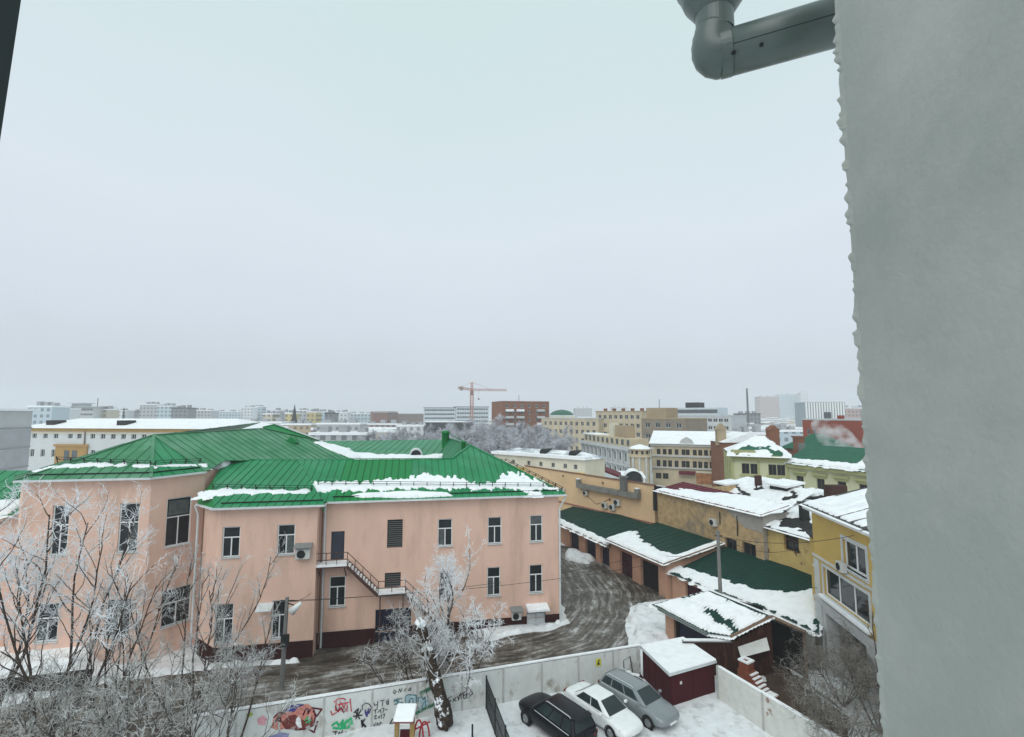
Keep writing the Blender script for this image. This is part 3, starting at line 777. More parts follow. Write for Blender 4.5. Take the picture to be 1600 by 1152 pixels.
def railing(pts, v=-1.13, h=1.0):
    mb = MB()
    P = [PK(u, v, z) for u, z in pts]
    for k in (.5, 1.0):
        for a, b in zip(P[:-1], P[1:]): mb.bar(a + A3(0, 0, h * k), b + A3(0, 0, h * k), .045)
    for a, b in zip(P[:-1], P[1:]):
        n = max(1, int(np.linalg.norm(b - a) / .7))
        for i in range(n + 1): p = a + (b - a) * i / n; mb.bar(p - A3(0, 0, .05), p + A3(0, 0, h), .04)
    mb.build('railing', STEEL, fe)
landing(19.0, 16.75, 5.72); landing(14.45, 12.45, 3.45)
flight(16.75, 5.7, 14.45, 3.45, 11); flight(12.45, 3.4, 9.0, 0.1, 14)
railing([(19.0, 5.72), (16.75, 5.72), (14.45, 3.45), (12.45, 3.45), (9.0, .1)])
mb = MB()
for u in (14.3, 12.6): mb.bar(PK(u, -1.0, 3.35), PK(u, -1.0, -.5), .08)
mb.bar(PK(18.8, -.05, 4.7), PK(18.8, -1.1, 5.6), .06); mb.bar(PK(16.95, -.05, 4.7), PK(16.95, -1.1, 5.6), .06); mb.build('bracket', STEEL, fe)
# annex with a lower green roof beyond the left end
anx = thing('annex', 'low annex with green roof and snowy edge against the left end of the pink building', 'building', PK(46, 6))
wall(anx, PK(55, 1.5), PK(40.7, 2.8), -1, 9.6, PINK, [(11.2, 12.6, 5.0, 8.0), (8.2, 9.6, 5.0, 8.0)])
for q in ((11.2, 12.6, 5.0, 8.0), (8.2, 9.6, 5.0, 8.0)): window(anx, PK(55, 1.5), PK(40.7, 2.8), *q, 'H')
ap = Plane(PK(55, .9, 9.7), PK(40.7, 2.2, 9.7), PK(47, 9, 12.3)); roof_panels(anx, ap, [PK(55, .9, 9.7), PK(40.75, 2.2, 9.7), PK(40.75, 9, 12.2), PK(55, 9, 12.3)], GREEN, .9)
snow('roof_snow', 'snow along the eave of the low annex roof', ap, [ap.to2(PK(55, .95, 9.7)), ap.to2(PK(40.9, 2.2, 9.7)), ap.to2(PK(40.9, 4.5, 10.6)), ap.to2(PK(55, 3.0, 10.6))], seed=88, amp=.4)
# snow on the pink building's roofs
snowpx('roof_snow', 'ragged snow lying behind the snow guard on the front green roof', RP, [(474, 768), (492, 753), (520, 754), (545, 751), (575, 753), (600, 749), (640, 745), (662, 741), (690, 744), (715, 745), (728, 752), (742, 758), (758, 756), (775, 750), (795, 740), (810, 739), (835, 749), (860, 761), (876, 767), (700, 764.5), (560, 768)], step=.085, amp=.75, fr=2.2, stretch=(1.5, .55), edge=.12, thick=.085, seed=11)
snowpx('roof_snow', 'thin snow sheet sliding over the gutter of the front green roof', RP, [(540, 777), (560, 771), (600, 769), (650, 767), (700, 770), (710, 776), (650, 780), (600, 779)], step=.11, amp=.15, thick=.16, seed=12)
snowpx('roof_snow', 'small snow lump on the apron near the right end of the front eave', RP, [(820, 775), (826, 770), (842, 769), (850, 772), (846, 775)], step=.1, amp=.1, thick=.2, seed=13)
snowpx('roof_snow', 'snow strip behind the guard on the middle bay roof', EP, [(305, 778), (318, 768), (350, 764), (420, 766), (455, 766), (488, 765), (478, 772), (400, 772), (340, 776)], step=.09, amp=.42, fr=2.0, edge=.12, thick=.085, seed=14)
snowpx('roof_snow', 'snow strip behind the guard on the left wing front slope', FP, [(60, 734), (110, 724), (180, 724), (236, 726), (240, 731), (180, 731), (100, 732)], step=.09, amp=.42, fr=1.8, edge=.12, thick=.085, seed=15)
snowpx('roof_snow', 'snow strip on the angled slope of the left wing', HP, [(240, 731), (242, 726), (300, 724), (326, 724), (326, 731), (300, 730)], step=.11, amp=.15, thick=.085, seed=16)
snowpx('roof_snow', 'thick snow lump in the valley where left wing and middle bay roofs meet', EP, [(326, 726), (340, 716), (358, 717), (362, 724), (350, 731), (330, 732)], step=.1, amp=.2, thick=.5, seed=17)
snowpx('roof_snow', 'snow lying in the long valley below the back green roof', KP, [(500, 691), (512, 693), (560, 708), (600, 711), (640, 712), (700, 711), (690, 720), (556, 720), (530, 708)], step=.2, amp=.9, fr=.8, thick=.2, seed=18)
snowpx('roof_snow', 'narrow snow band along the lower edge of the large left slope', CP, [(485, 690), (500, 691), (560, 712), (566, 718), (545, 716), (515, 704)], step=.15, amp=.2, thick=.15, seed=19)

# ================================================================== GARAGES
GPINK = mat('garage_render', (.48, .285, .20), .9, .10, 1.0, .2, 9, col2=(.36, .25, .19), f2=(.55, .72), scale2=.7)
MAROON = mat('maroon_door_paint', (.045, .012, .022), .55, .15, 2)
SHADEIN = mat('interior_shade', (.012, .011, .011), .9, .2, 2)  # near black stands in for shade inside the carport and open garage
TRIM = mat('weathered_timber', (.22, .15, .11), .85, .25, 5)
def garage(label, s0, s1, t0, t1, ze, zr, doors, over=.45, sides=True):
    """garage range: front wall with door openings, leaning roof, doors; faces -T"""
    th = thing('garage', label, 'garage', GR((s0 + s1) / 2, (t0 + t1) / 2))
    a, b = GR(s0, t0), GR(s1, t0)                         # seen from the yard s0 is on the left
    L = s1 - s0; holes = [(d[0], d[1], -.1, d[2]) for d in doors]
    wall(th, a, b, -.3, ze - .04, GPINK, holes, depth=.35)
    for d in doors:
        doorleaf(th, a, b, (d[0], d[1], 0, d[2]), d[3], 'garage_door', 2, depth=.32)
    wall(th, GR(s1, t0), GR(s1, t1), -.3, ze, GPINK); wall(th, GR(s0, t1), GR(s0, t0), -.3, ze, GPINK)
    slope = (zr - ze) / (t1 - t0)
    mb = MB()                                            # gable triangles
    for s in (s0, s1): mb.poly([GR(s, t0, ze - .01), GR(s, t1, ze - .01), GR(s, t1, zr - .02)])
    mb.build('gable_wall', GPINK, th)
    pl = Plane(GR(s0, t0 - over, ze - slope * over), GR(s1, t0 - over, ze - slope * over), GR(s0, t1, zr))
    P = [GR(s0, t0 - over, ze - slope * over), GR(s1 + .25, t0 - over, ze - slope * over), GR(s1 + .25, t1, zr), GR(s0, t1, zr)]
    roof_panels(th, pl, [p + pl.n * .06 for p in P], DKGREEN, .9, seam=.03)
    mb = MB(); mb.bar(P[0] + A3(0, 0, -.06), P[1] + A3(0, 0, -.06), .06, .14); mb.build('fascia', TRIM, th)
    mb = MB(); mb.bar(P[1] + A3(0, 0, -.05), P[2] + A3(0, 0, -.05), .10, .2); mb.build('verge_board', TRIM, th)
    return th, pl, P
g1, g1p, g1P = garage('long low garage range with two dark doors and bare bottle green roof', -10, 6.75, 0, 6.4, 2.62, 4.0,
                      [(11.2, 13.6, 2.05, NAVY), (14.6, 16.5, 2.1, NAVY), (7.2, 9.6, 2.05, NAVY)])
g2, g2p, g2P = garage('taller garage with overhanging green roof half covered in snow', 6.75, 16.4, -.1, 6.45, 3.35, 4.5,
                      [(1.9, 4.2, 2.5, MAROON), (5.6, 8.4, 2.6, SHADEIN)], over=.55)  # second pair of leaves coloured as the shade inside an open doorway
snow('roof_snow', 'smooth snow strip along the eave of the long low garage range', g1p, [g1p.to2(p) for p in (g1P[0], g1P[1] - S * .3, g1P[1] - S * .3 + T * .95 + A3(0, 0, .2), g1P[0] + T * 1.2 + A3(0, 0, .25))],
     step=.14, amp=.28, fr=1.5, thick=.2, seed=31, stretch=(1.5, .5))
def g2mask(X, Y, sd_):
    q = fbm(X * 1.8, Y * .35, 71, 4) - .5
    a = g2p.to2(g2P[1]); bnd = 2.1 + 1.9 * q + 1.5 * sstep(4.5, 0, X - min(a[0], g2p.to2(g2P[0])[0]))
    y0 = a[1]
    return np.minimum(sd_, np.maximum(bnd - (Y - y0), .7 - np.abs(X - a[0]) + .5 * q))
snow('roof_snow', 'thick streaky snow on the lower half of the taller garage roof', g2p, [g2p.to2(p) for p in (g2P[0], g2P[1], g2P[2], g2P[3])], step=.12, amp=.06, thick=.2, seed=32, mask=g2mask)
# third garage: low corrugated roof stepping down, maroon door
CORR = DKGREEN
def corrugated(parent, pl, poly3, m, pitch=.3, name='roof_sheet'):
    """corrugated sheets as objects about a metre wide, with real waves"""
    P = [pl.to2(p) for p in poly3]; lo = min(p[0] for p in P); hi = max(p[0] for p in P); n = max(1, int(round((hi - lo) / 1.05))); w = (hi - lo) / n
    for i in range(n):
        mb = MB(); k = 8
        for j in range(k):
            x0 = lo + w * (i + j / k); x1 = lo + w * (i + (j + 1) / k)
            s = clip(clip(P, np.array([1., 0]), x1), np.array([-1., 0]), -x0)
            if len(s) < 3: continue
            f = lambda x: .03 * math.cos(2 * math.pi * x / (w / 4))
            mb.poly([pl.to3(q, f(q[0]) + .05) for q in s])
        if mb.f: mb.build(name, m, parent)
g3 = thing('garage', 'low garage under a green corrugated roof with a maroon door and snowy eave', 'garage', GR(19, 4))
a3, b3 = GR(16.55, .35), GR(21.6, .55)
wall(g3, a3, b3, -.3, 2.2, GPINK, [(1.7, 4.6, -.1, 1.95)], depth=.3); doorleaf(g3, a3, b3, (1.7, 4.6, 0, 1.95), MAROON, 'garage_door', 2, .26)
g3p = Plane(GR(16.45, 0, 2.35), GR(21.6, .1, 2.35), GR(17, 6.6, 4.0))
pr = lambda q: q - g3p.n * ((q - g3p.o) @ g3p.n)
g3P = [pr(GR(16.62, -.05, 2.33)), g3p.px(1097, 916), g3p.px(1190, 950), g3p.px(1280, 992), g3p.px(1280, 900), pr(GR(24, 7.0, 4.1)), pr(GR(16.62, 6.8, 4.05))]
corrugated(g3, g3p, g3P, CORR)
snow('roof_snow', 'broken snow on the lower half of the green corrugated garage roof', g3p, [g3p.px2(*q) for q in ((1044, 893), (1097, 916), (1190, 950), (1280, 992), (1280, 922), (1215, 925), (1150, 914), (1110, 900), (1062, 884))], step=.12, amp=.55, fr=1.3, thick=.16, seed=33, stretch=(1.5, .7))
# fourth: big low double-pitched shed roof, green corrugated, with open carport end
sh = thing('carport', 'wide snowy green corrugated carport with open dark gable end and maroon side wall', 'carport', D(1150, 1000, 36))
ze4 = 2.35
e0, e1 = G(1029, 951, ze4), G(1106, 991, ze4)             # left eave
rk0 = G(1205, 964, 3.75)                                  # gable peak, near end
rdir = unit(unit(e0 - e1) * 1.0); rdir[2] = 0
rk1 = rk0 + rdir * 5.2
rE = G(1259, 988, 2.9)                                    # right eave near end
lE = np.array([*(e1[:2] + (rk0 - A3(0, 0, 0))[:2] * 0), ze4])
SP = Plane(e0, e1, rk0)
gl = G(1140, 992, 2.75)                                   # where the gable verge meets the yard wall
sp_poly = [e0, e1, gl - (SP.n * ((gl - SP.o) @ SP.n)), rk0, rk1 - SP.n * ((rk1 - SP.o) @ SP.n)]
back0 = e0 + rdir * .0
corrugated(sh, SP, sp_poly + [e0 + (rk1 - rk0) * .15], CORR)
SQ = Plane(rk0, rk1, rE); rE2 = rE + rdir * 5.2
corrugated(sh, SQ, [rk0, rE, rE2, rk1], CORR)
def spmask(X, Y, sd_):
    c = SP.px2(1120, 965); g = np.exp(-((X - c[0] - .3) / 2.6) ** 2 - ((Y - c[1] + .18 * (X - c[0])) / .5) ** 2)
    w = .25 * np.cos(2 * math.pi * X / .26)
    c2 = SP.px2(1185, 950); g2_ = np.exp(-((X - c2[0]) / 1.4) ** 2 - ((Y - c2[1]) / .7) ** 2)
    return np.minimum(sd_, .62 - 1.3 * g - .75 * g2_ + w * 1.1 + 1.7 * (fbm(X * 1.3, Y * 1.0, 77) - .46))
snow('roof_snow', 'snow on the near slope of the carport with green corrugations melting through', SP, [SP.to2(p) for p in sp_poly + [e0 + (rk1 - rk0) * .15]], step=.09, amp=.1, thick=.17, seed=34, mask=spmask)
def sqmask(X, Y, sd_):
    return np.minimum(sd_, .55 + 1.6 * (fbm(X * .9, Y * .9, 78) - .58) + .4 * sstep(.5, 3, np.abs(Y - SQ.to2(rk0)[1])))
snow('roof_snow', 'snow on the far slope of the carport with a dark broken ridge', SQ, [SQ.to2(p) for p in (rk0, rE, rE2, rk1)], step=.12, amp=.1, thick=.17, seed=35, mask=sqmask)
mb = MB(); mb.bar(e0 + A3(0, 0, -.02), e1 + A3(0, 0, -.02), .22, .16); mb.build('gutter', mat('grey_green_gutter', (.16, .19, .18), .5, .1, 3), sh)
wf = [e0[:2] + T[:2] * .6, e1[:2] + T[:2] * .6]
wall(sh, A3(*wf[0]), A3(*wf[1]), -.3, 2.2, GPINK, [(.9, np.hypot(*(wf[1] - wf[0])) - .2, -.1, 1.95)], depth=.25)
doorleaf(sh, A3(*wf[0]), A3(*wf[1]), (.9, np.hypot(*(wf[1] - wf[0])) - .2, 0, 1.95), NAVY, 'garage_door', 2, .22)
RUST = mat('rust_brown_boarding', (.040, .015, .011), .9, .25, 2, .3, 6, col2=(.075, .032, .022), f2=(.5, .7), scale2=1.0, stretch=(3, 3, .6))
# yard wall of rust-brown boards from the carport gable to the maroon shed
y0_, y1_ = G(1072, 1033, .2), G(1205, 1030, .2)
yw0 = G(1066, 1001, 2.2); yw1 = rk0 * 1.0
ywall = thing('board_wall', 'rust brown board wall with snow on its top under the carport gable', 'fence', (yw0 + yw1) / 2 * np.array([1, 1, 0]))
ux, uy, L = wallframe(yw0, yw1); n = int(L / .32); bmb = MB(); w = L / n
for i in range(n):
    zt = 2.15 + (max(0, (i / n - .52)) / .48) * 1.45
    bm_ = MB(); bm_.box(.006, w - .006, -.02 + .008 * (i % 2), .02, 0, zt - .04)
    bm_.build('board', RUST, ywall, frameM(A3(yw0[0], yw0[1]) + ux * (i * w), ux, uy))
mb = MB(); mb.box(0, L * .55, -.10, .12, 2.14, 2.2); o = mb.build('coping', mat('lead_grey', (.2, .21, .21), .6), ywall, frameM(A3(yw0[0], yw0[1]), ux, uy))
mb = MB(); mb.box(.05, L * .53, -.07, .10, 2.2, 2.30); mb.build('snow_cap', SNOW, o, frameM(A3(yw0[0], yw0[1]), ux, uy))
# gable verge boards and carport interior walls, coloured near black as painted shade
mb = MB(); mb.bar(sp_poly[2] + A3(0, 0, .0), rk0 + A3(0, 0, .02), .07, .2); mb.bar(rk0 + A3(0, 0, .02), rE, .07, .2); mb.build('verge_board', TRIM, sh)
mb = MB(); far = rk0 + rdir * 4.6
mb.poly([A3(far[0] - ux[0] * 3, far[1] - ux[1] * 3, -.1), A3(far[0] + ux[0] * 3.4, far[1] + ux[1] * 3.4, -.1), far + ux * 3.4 + A3(0, 0, -.9), far + A3(0, 0, -.1), far - ux * 3 + A3(0, 0, -1.2)]); mb.build('rear_wall', SHADEIN, sh)
mb = MB(); rr = rE - A3(0, 0, .15); mb.poly([A3(rr[0], rr[1], -.1), A3(*(rr + rdir * 5.0)[:2], -.1), rr + rdir * 5.0, rr]); mb.build('side_wall', SHADEIN, sh)
for q in (rE, ):
    mb = MB(); mb.bar(A3(q[0] - .1, q[1], -.1), q - A3(.1, 0, .1), .14); mb.build('post', TRIM, sh)
# leaning white sheet against the board wall
ux, uy, L = wallframe(yw0, yw1)
pa, pb_, pc, pd = PL(1153, 1012, yw0 - uy * .15, uy), PL(1198, 997, yw0 - uy * .15, uy), PL(1203, 1016, yw0 - uy * .75, uy), PL(1158, 1028, yw0 - uy * .75, uy)
mb = MB(); mb.prism([pa, pb_, pc, pd], A3(0, .03, .03)); o = mb.build('sheet', mat('corrugated_fibre_sheet', (.55, .56, .54), .8, .1, 3), None)
tag(o, 'pale sheet leaning out from the rust brown board wall', 'sheet')
# round tank / wheel and bits by the carport
q = D(1263, 1020, 35.0); mb = MB(); mb.lathe([(.001, -.5), (.72, -.5), (.80, -.4), (.80, .4), (.72, .5), (.001, .5)], Matrix.Translation(Vector((q[0], q[1], .9))) @ Matrix.Rotation(1.2, 4, 'Y'), 22)
o = mb.build('tank', mat('dull_steel', (.17, .17, .17), .6, .2, 3), None); tag(o, 'rusty round steel tank beside the open carport', 'tank')

# ================================================================== WHITE FENCE, GRAFFITI, SHED, PARKING
fA, fB = G(300, 1121.5, 2.0), G(1000, 1009.5, 2.0)
FUX, FUY, FL = wallframe(fA, fB)
FO = A3(fA[0], fA[1], 0)
def fpx(px, py): q = PL(px, py, FO, FUY) - FO; return q @ FUX, q[2]
fence = thing('concrete_fence', 'whitewashed concrete slab fence with graffiti along the slushy driveway', 'fence', FO + FUX * FL / 2)
joints = [0] + [fpx(x, 1080 - (x - 560) * .15)[0] for x in (370, 438, 507, 582, 652, 722, 786, 846, 903, 957)] + [FL]
rng = random.Random(4)
for i in range(len(joints) - 1):
    l, r = joints[i] + .02, joints[i + 1] - .02
    mb = MB(); mb.box(l, r, -.06 + rng.uniform(-.012, .012), .06, -.3, 1.97); mb.build('slab', CONC, fence, frameM(FO, FUX, FUY))
    if i:
        mb = MB(); mb.box(joints[i] - .055, joints[i] + .055, -.085, .10, -.3, 2.03); mb.build('post', mat('grey_concrete', (.42, .42, .40), .9, .15, 3, .2, 9), fence, frameM(FO, FUX, FUY))
mb = MB(); mb.box(.0, FL, -.075, .085, 2.035, 2.11); mb.build('snow_cap', SNOW, fence, frameM(FO, FUX, FUY))
mb = MB(); l, z = fpx(930, 1040); mb.box(l, l + .36, -.10, -.088, z - .02, z + .42); o = mb.build('sign_plate', mat('yellow_sign', (.62, .56, .06), .5, .1, 4), fence, frameM(FO, FUX, FUY))
mb = MB(); mb.poly([A3(l + .08, -.103, z + .05), A3(l + .28, -.103, z + .05), A3(l + .25, -.103, z + .18), A3(l + .20, -.103, z + .16), A3(l + .28, -.103, z + .34), A3(l + .2, -.103, z + .36), A3(l + .12, -.103, z + .2)]); mb.build('symbol', DARKM, o, frameM(FO, FUX, FUY))
PAINTS = {'black': (.012, .012, .014), 'wine': (.10, .012, .022), 'salmon': (.52, .20, .16), 'red': (.5, .05, .07), 'green': (.03, .40, .16), 'teal': (.05, .17, .21), 'ice': (.36, .48, .52),
          'blue': (.06, .06, .20), 'white': (.75, .76, .75), 'lilac': (.24, .25, .42), 'lime': (.35, .42, .06), 'brown': (.16, .04, .035), 'pinkg': (.62, .32, .36), 'darkg': (.04, .16, .09)}
GRN = [0]
def spray(strokes, colour, width=.05, fills=()):
    mb = MB(); GRN[0] += 1; off = -.082 - .0012 * GRN[0]
    for st_ in strokes:
        P = [np.array(fpx(*p)) for p in st_]
        for a, b in zip(P[:-1], P[1:]):
            d = b - a; L = np.hypot(*d)
            if L < 1e-4: continue
            d /= L; nn = np.array([-d[1], d[0]]) * width / 2; a2 = a - d * width * .3; b2 = b + d * width * .3
            mb.poly([A3(q[0], off, q[1]) for q in (a2 - nn, b2 - nn, b2 + nn, a2 + nn)]); off -= .00002
    for f in fills: mb.poly([A3(q[0], off - .00005, q[1]) for q in [fpx(*p) for p in f]])
    mb.build('graffiti', mat('spray_' + colour, PAINTS[colour], .8, .3, 8, col2=(.50, .51, .49), f2=(.56, .70), scale2=3.5), fence, frameM(FO, FUX, FUY))
# the big piece on the left slab
spray([], 'salmon', fills=[[(424, 1136), (428, 1120), (436, 1112), (446, 1112), (456, 1108), (468, 1100), (482, 1099), (490, 1106), (493, 1118), (490, 1132), (478, 1138), (462, 1138), (448, 1136), (436, 1140)]])
spray([], 'brown', fills=[[(440, 1128), (452, 1117), (462, 1115), (468, 1122), (476, 1124), (488, 1118), (490, 1130), (478, 1138), (462, 1139), (446, 1138)]])
spray([[(443, 1113), (452, 1106), (459, 1111), (466, 1103), (474, 1100), (456, 1101), (448, 1107), (443, 1113)]], 'blue', .06)
spray([], 'blue', fills=[[(446, 1110), (455, 1101), (468, 1099), (462, 1108), (452, 1112)]])
spray([[(428, 1120), (436, 1112), (446, 1113)], [(488, 1105), (503, 1107), (495, 1118), (490, 1110)], [(482, 1138), (491, 1143), (496, 1126)], [(490, 1106), (493, 1118), (490, 1132), (478, 1138), (462, 1139)], [(432, 1124), (438, 1120), (440, 1126), (432, 1124)], [(474, 1116), (478, 1106), (482, 1107), (481, 1114), (485, 1108)]], 'wine', .08)
spray([[(476, 1124), (484, 1120)], [(478, 1128), (486, 1124)], [(480, 1118), (484, 1128)]], 'green', .06)
spray([], 'white', fills=[[(463, 1122), (467, 1118), (470, 1122), (471, 1130), (472, 1136), (466, 1135), (462, 1129)]])
spray([], 'lilac', fills=[[(420, 1150), (438, 1143), (452, 1145), (450, 1152), (420, 1156)]])
spray([], 'lime', fills=[[(384, 1115), (392, 1112), (397, 1115), (390, 1119)]])
spray([], 'pinkg', fills=[[(402, 1122), (412, 1116), (418, 1122), (414, 1132), (404, 1131)]])
# second slab: red tag, green tag, black tag, figure
spray([[(522, 1096), (528, 1091), (536, 1090), (540, 1092)], [(526, 1092), (524, 1108), (529, 1111), (531, 1098)], [(531, 1094), (537, 1104), (542, 1096), (543, 1110)], [(547, 1091), (549, 1110)], [(517, 1110), (519, 1116), (526, 1112), (534, 1106)], [(528, 1100), (546, 1096)], [(534, 1110), (538, 1104), (541, 1110)]], 'red', .055)
spray([[(524, 1102), (528, 1110), (533, 1104), (537, 1112), (543, 1104)]], 'wine', .05)
spray([[(519, 1132), (526, 1127), (530, 1133), (536, 1124), (534, 1136), (542, 1124), (548, 1128), (543, 1136), (537, 1132), (548, 1121), (550, 1130)], [(521, 1136), (532, 1137), (546, 1135)]], 'green', .11)
spray([[(520, 1142), (527, 1142)], [(525, 1141), (523, 1149), (519, 1149)], [(528, 1146), (531, 1142), (530, 1147), (534, 1143)], [(535, 1140), (534, 1146), (537, 1144)], [(538, 1145), (541, 1142), (541, 1146)]], 'black', .05)
spray([[(553, 1112), (560, 1106), (556, 1122), (564, 1108)], [(552, 1118), (566, 1116)], [(555, 1110), (562, 1122)]], 'black', .06)
spray([[(566, 1108), (566, 1101), (571, 1097), (577, 1099), (580, 1104), (578, 1110), (573, 1112)]], 'black', .04)
spray([[(570, 1108), (573, 1118), (576, 1106)], [(571, 1114), (577, 1112)]], 'blue', .09)
spray([[(565, 1124), (566, 1134)], [(570, 1122), (566, 1128), (571, 1134)]], 'black', .09)
# third slab: handwriting, blue letters
spray([[(584, 1096), (585, 1101), (590, 1099), (590, 1094)], [(590, 1099), (589, 1105)], [(594, 1094), (601, 1092)], [(598, 1093), (597, 1102)], [(603, 1096), (605, 1100), (607, 1095), (603, 1094)], [(606, 1091), (607, 1099)],
       [(584, 1109), (590, 1106)], [(587, 1107), (586, 1114)], [(590, 1112), (594, 1107), (595, 1113)], [(596, 1106), (600, 1105), (598, 1112)], [(601, 1108), (605, 1107)],
       [(584, 1118), (588, 1116), (585, 1122), (589, 1121)], [(591, 1118), (592, 1121), (594, 1116)], [(596, 1115), (596, 1121)], [(598, 1115), (601, 1114), (599, 1121)],
       [(583, 1130), (585, 1133), (587, 1128)], [(588, 1132), (590, 1128), (591, 1133)], [(594, 1126), (593, 1134)], [(593, 1129), (597, 1128)]], 'black', .035)
spray([[(613, 1122), (609, 1130), (614, 1129)]], 'black', .06)
spray([[(617, 1127), (618, 1132)], [(621, 1130), (622, 1126), (625, 1130), (627, 1125), (630, 1129)], [(633, 1128), (637, 1125), (634, 1130), (638, 1130)]], 'black', .05)
spray([[(614, 1079), (616, 1083), (619, 1079), (615, 1077)], [(622, 1081), (624, 1075), (626, 1080), (628, 1074)], [(631, 1078), (634, 1074), (632, 1079)], [(637, 1077), (641, 1073), (642, 1077), (638, 1078)]], 'black', .035)
spray([[(615, 1095), (620, 1091), (628, 1090)], [(616, 1099), (629, 1096)], [(622, 1090), (621, 1100)], [(616, 1092), (628, 1099)]], 'teal', .06)
spray([], 'ice', fills=[[(653, 1106), (653, 1090), (658, 1087), (662, 1092), (668, 1086), (672, 1098), (664, 1103), (658, 1108)]])
spray([], 'ice', fills=[[(633, 1098), (633, 1087), (638, 1084), (650, 1085), (650, 1096), (645, 1098), (641, 1093), (638, 1098)]])
spray([[(633, 1098), (633, 1087), (638, 1084), (650, 1085), (650, 1096)], [(638, 1098), (641, 1090), (645, 1090), (645, 1098)], [(653, 1106), (653, 1090), (658, 1087), (661, 1092), (664, 1087), (664, 1102)], [(658, 1108), (661, 1097), (667, 1092)]], 'teal', .05)
spray([[(650, 1113), (662, 1106), (676, 1100), (684, 1094)]], 'darkg', .16)
spray([[(657, 1082), (665, 1078), (672, 1074)]], 'darkg', .2)
# last slab of the graffiti run: black lettering right of the pollard
spray([[(706, 1086), (699, 1090), (701, 1094), (704, 1093), (698, 1101)], [(707, 1090), (712, 1094)], [(712, 1088), (707, 1095)], [(714, 1087), (717, 1091)], [(718, 1084), (715, 1093)], [(719, 1081), (720, 1090)], [(717, 1085), (723, 1082)], [(723, 1081), (729, 1079)], [(724, 1085), (730, 1083)], [(725, 1090), (731, 1088)], [(723, 1081), (724, 1090)], [(731, 1072), (738, 1082), (731, 1090)], [(731, 1078), (733, 1085)]], 'black', .045)
spray([[(715, 1119), (718, 1123), (721, 1117)]], 'black', .03)
# maroon metal shed with snow slab roof
MSHED = mat('maroon_sheet_metal', (.055, .006, .010), .6, .10, 2, .1, 5)
zr = 1.92
k0, k1, k2, k3 = G(1000, 1010, zr), G(1068, 997, zr), G(1120, 1033, zr), G(1046, 1054, zr)
shed = thing('metal_shed', 'maroon sheet metal shed with a thick smooth snow roof beside the white fence', 'shed', (k0 + k2) / 2 * np.array([1, 1, 0]))
cx_ = (k0 + k1 + k2 + k3) / 4
kk = [cx_ + (k - cx_) * .93 for k in (k0, k1, k2, k3)]
for i, (a, b) in enumerate(((kk[0], kk[3]), (kk[3], kk[2]), (kk[2], kk[1]), (kk[1], kk[0]))):
    wall(shed, a, b, -.3, zr - .12, MSHED)
    ux, uy, L = wallframe(a, b); n = 2 if i == 1 else 4
    for j in range(n):
        mb = MB(); mb.box(j * L / n + .03, (j + 1) * L / n - .03, -.025, -.002, .05, zr - .2)
        o = mb.build('door_leaf' if i == 1 else 'wall_panel', MSHED, shed, frameM(A3(a[0], a[1]), ux, uy))
        if i == 1 and j == 0:
            hb = MB(); hb.box(L * .20, L * .24, -.06, -.026, 1.15, 1.3); hb.build('lock', GUTTER, o, frameM(A3(a[0], a[1]), ux, uy))
mb = MB(); mb.prism([k - A3(0, 0, .12) for k in (k0, k3, k2, k1)], A3(0, 0, .1)); ro = mb.build('roof', GUTTER, shed)
mb = MB(); mb.prism([k - A3(0, 0, .02) for k in (k0, k3, k2, k1)], A3(0, 0, .14)); o = mb.build('snow_cap', SNOW, ro)
o.modifiers.new('b', 'BEVEL').width = .07; o.modifiers['b'].segments = 3
# right fence (brick whitewashed), running towards us
rA, rB = G(1122, 1041, 1.95), G(1122, 1041, 1.95) + unit(G(1290, 1141, 1.95) - G(1122, 1041, 1.95)) * 12.5
BRW = mat('whitewashed_brick', (.60, .61, .57), .9, .12, 2.5, .5, 7, col2=(.24, .10, .07), f2=(.60, .63), scale2=.6)
rf = thing('brick_fence', 'patchy whitewashed wall with fallen plaster between parking and back yard', 'wall', (rA + rB) / 2 * np.array([1, 1, 0]))
ux, uy, L = wallframe(rA, rB)
n = 4
for i in range(n):
    mb = MB(); mb.box(i * L / n + .015, (i + 1) * L / n - .015, -.07, .07, -.3, 1.93); mb.build('slab', BRW, rf, frameM(A3(rA[0], rA[1]), ux, uy))
    mb = MB(); mb.box(i * L / n - .07, i * L / n + .07, -.09, .09, -.3, 1.98); mb.build('post', mat('grey_concrete', (.42, .42, .40)), rf, frameM(A3(rA[0], rA[1]), ux, uy))
mb = MB(); mb.box(.08, L, -.085, .085, 1.935, 2.0); mb.build('snow_cap', SNOW, rf, frameM(A3(rA[0], rA[1]), ux, uy))
# black chain link fence between play area and parking
m0 = G(760, 1056, 1.85); m1 = G(795, 1151, 1.75); mdir = unit((m1 - m0) * np.array([1, 1, 0])); m0 = A3(m0[0], m0[1], 0); m1 = m0 + mdir * 9.5
mf = thing('mesh_fence', 'dark steel bar fence between the snowy play area and the parked cars', 'fence', (m0 + m1) / 2)
ux, uy, L = wallframe(m1, m0); Mf = frameM(m1, ux, uy)
for i in range(5):
    mb = MB(); x = L * i / 4; mb.box(x - .04, x + .04, -.04, .04, -.2, 1.85); mb.build('post', DARKM, mf, Mf)
rb = MB()
for z in (.15, 1.0, 1.75): rb.box(.04, L - .04, -.02, .02, z - .025, z + .025)
rb.build('rail', DARKM, mf, Mf)
bb = MB(); bb.box(-.012, .012, -.008, .008, .05, 1.8); bme = bb.mesh('bar', [DARKM]); n = int(L / .11)
for i in range(n): obj('bar', bme, mf, Mf @ Matrix.Translation((.1 + i * (L - .2) / n, .021, 0)))

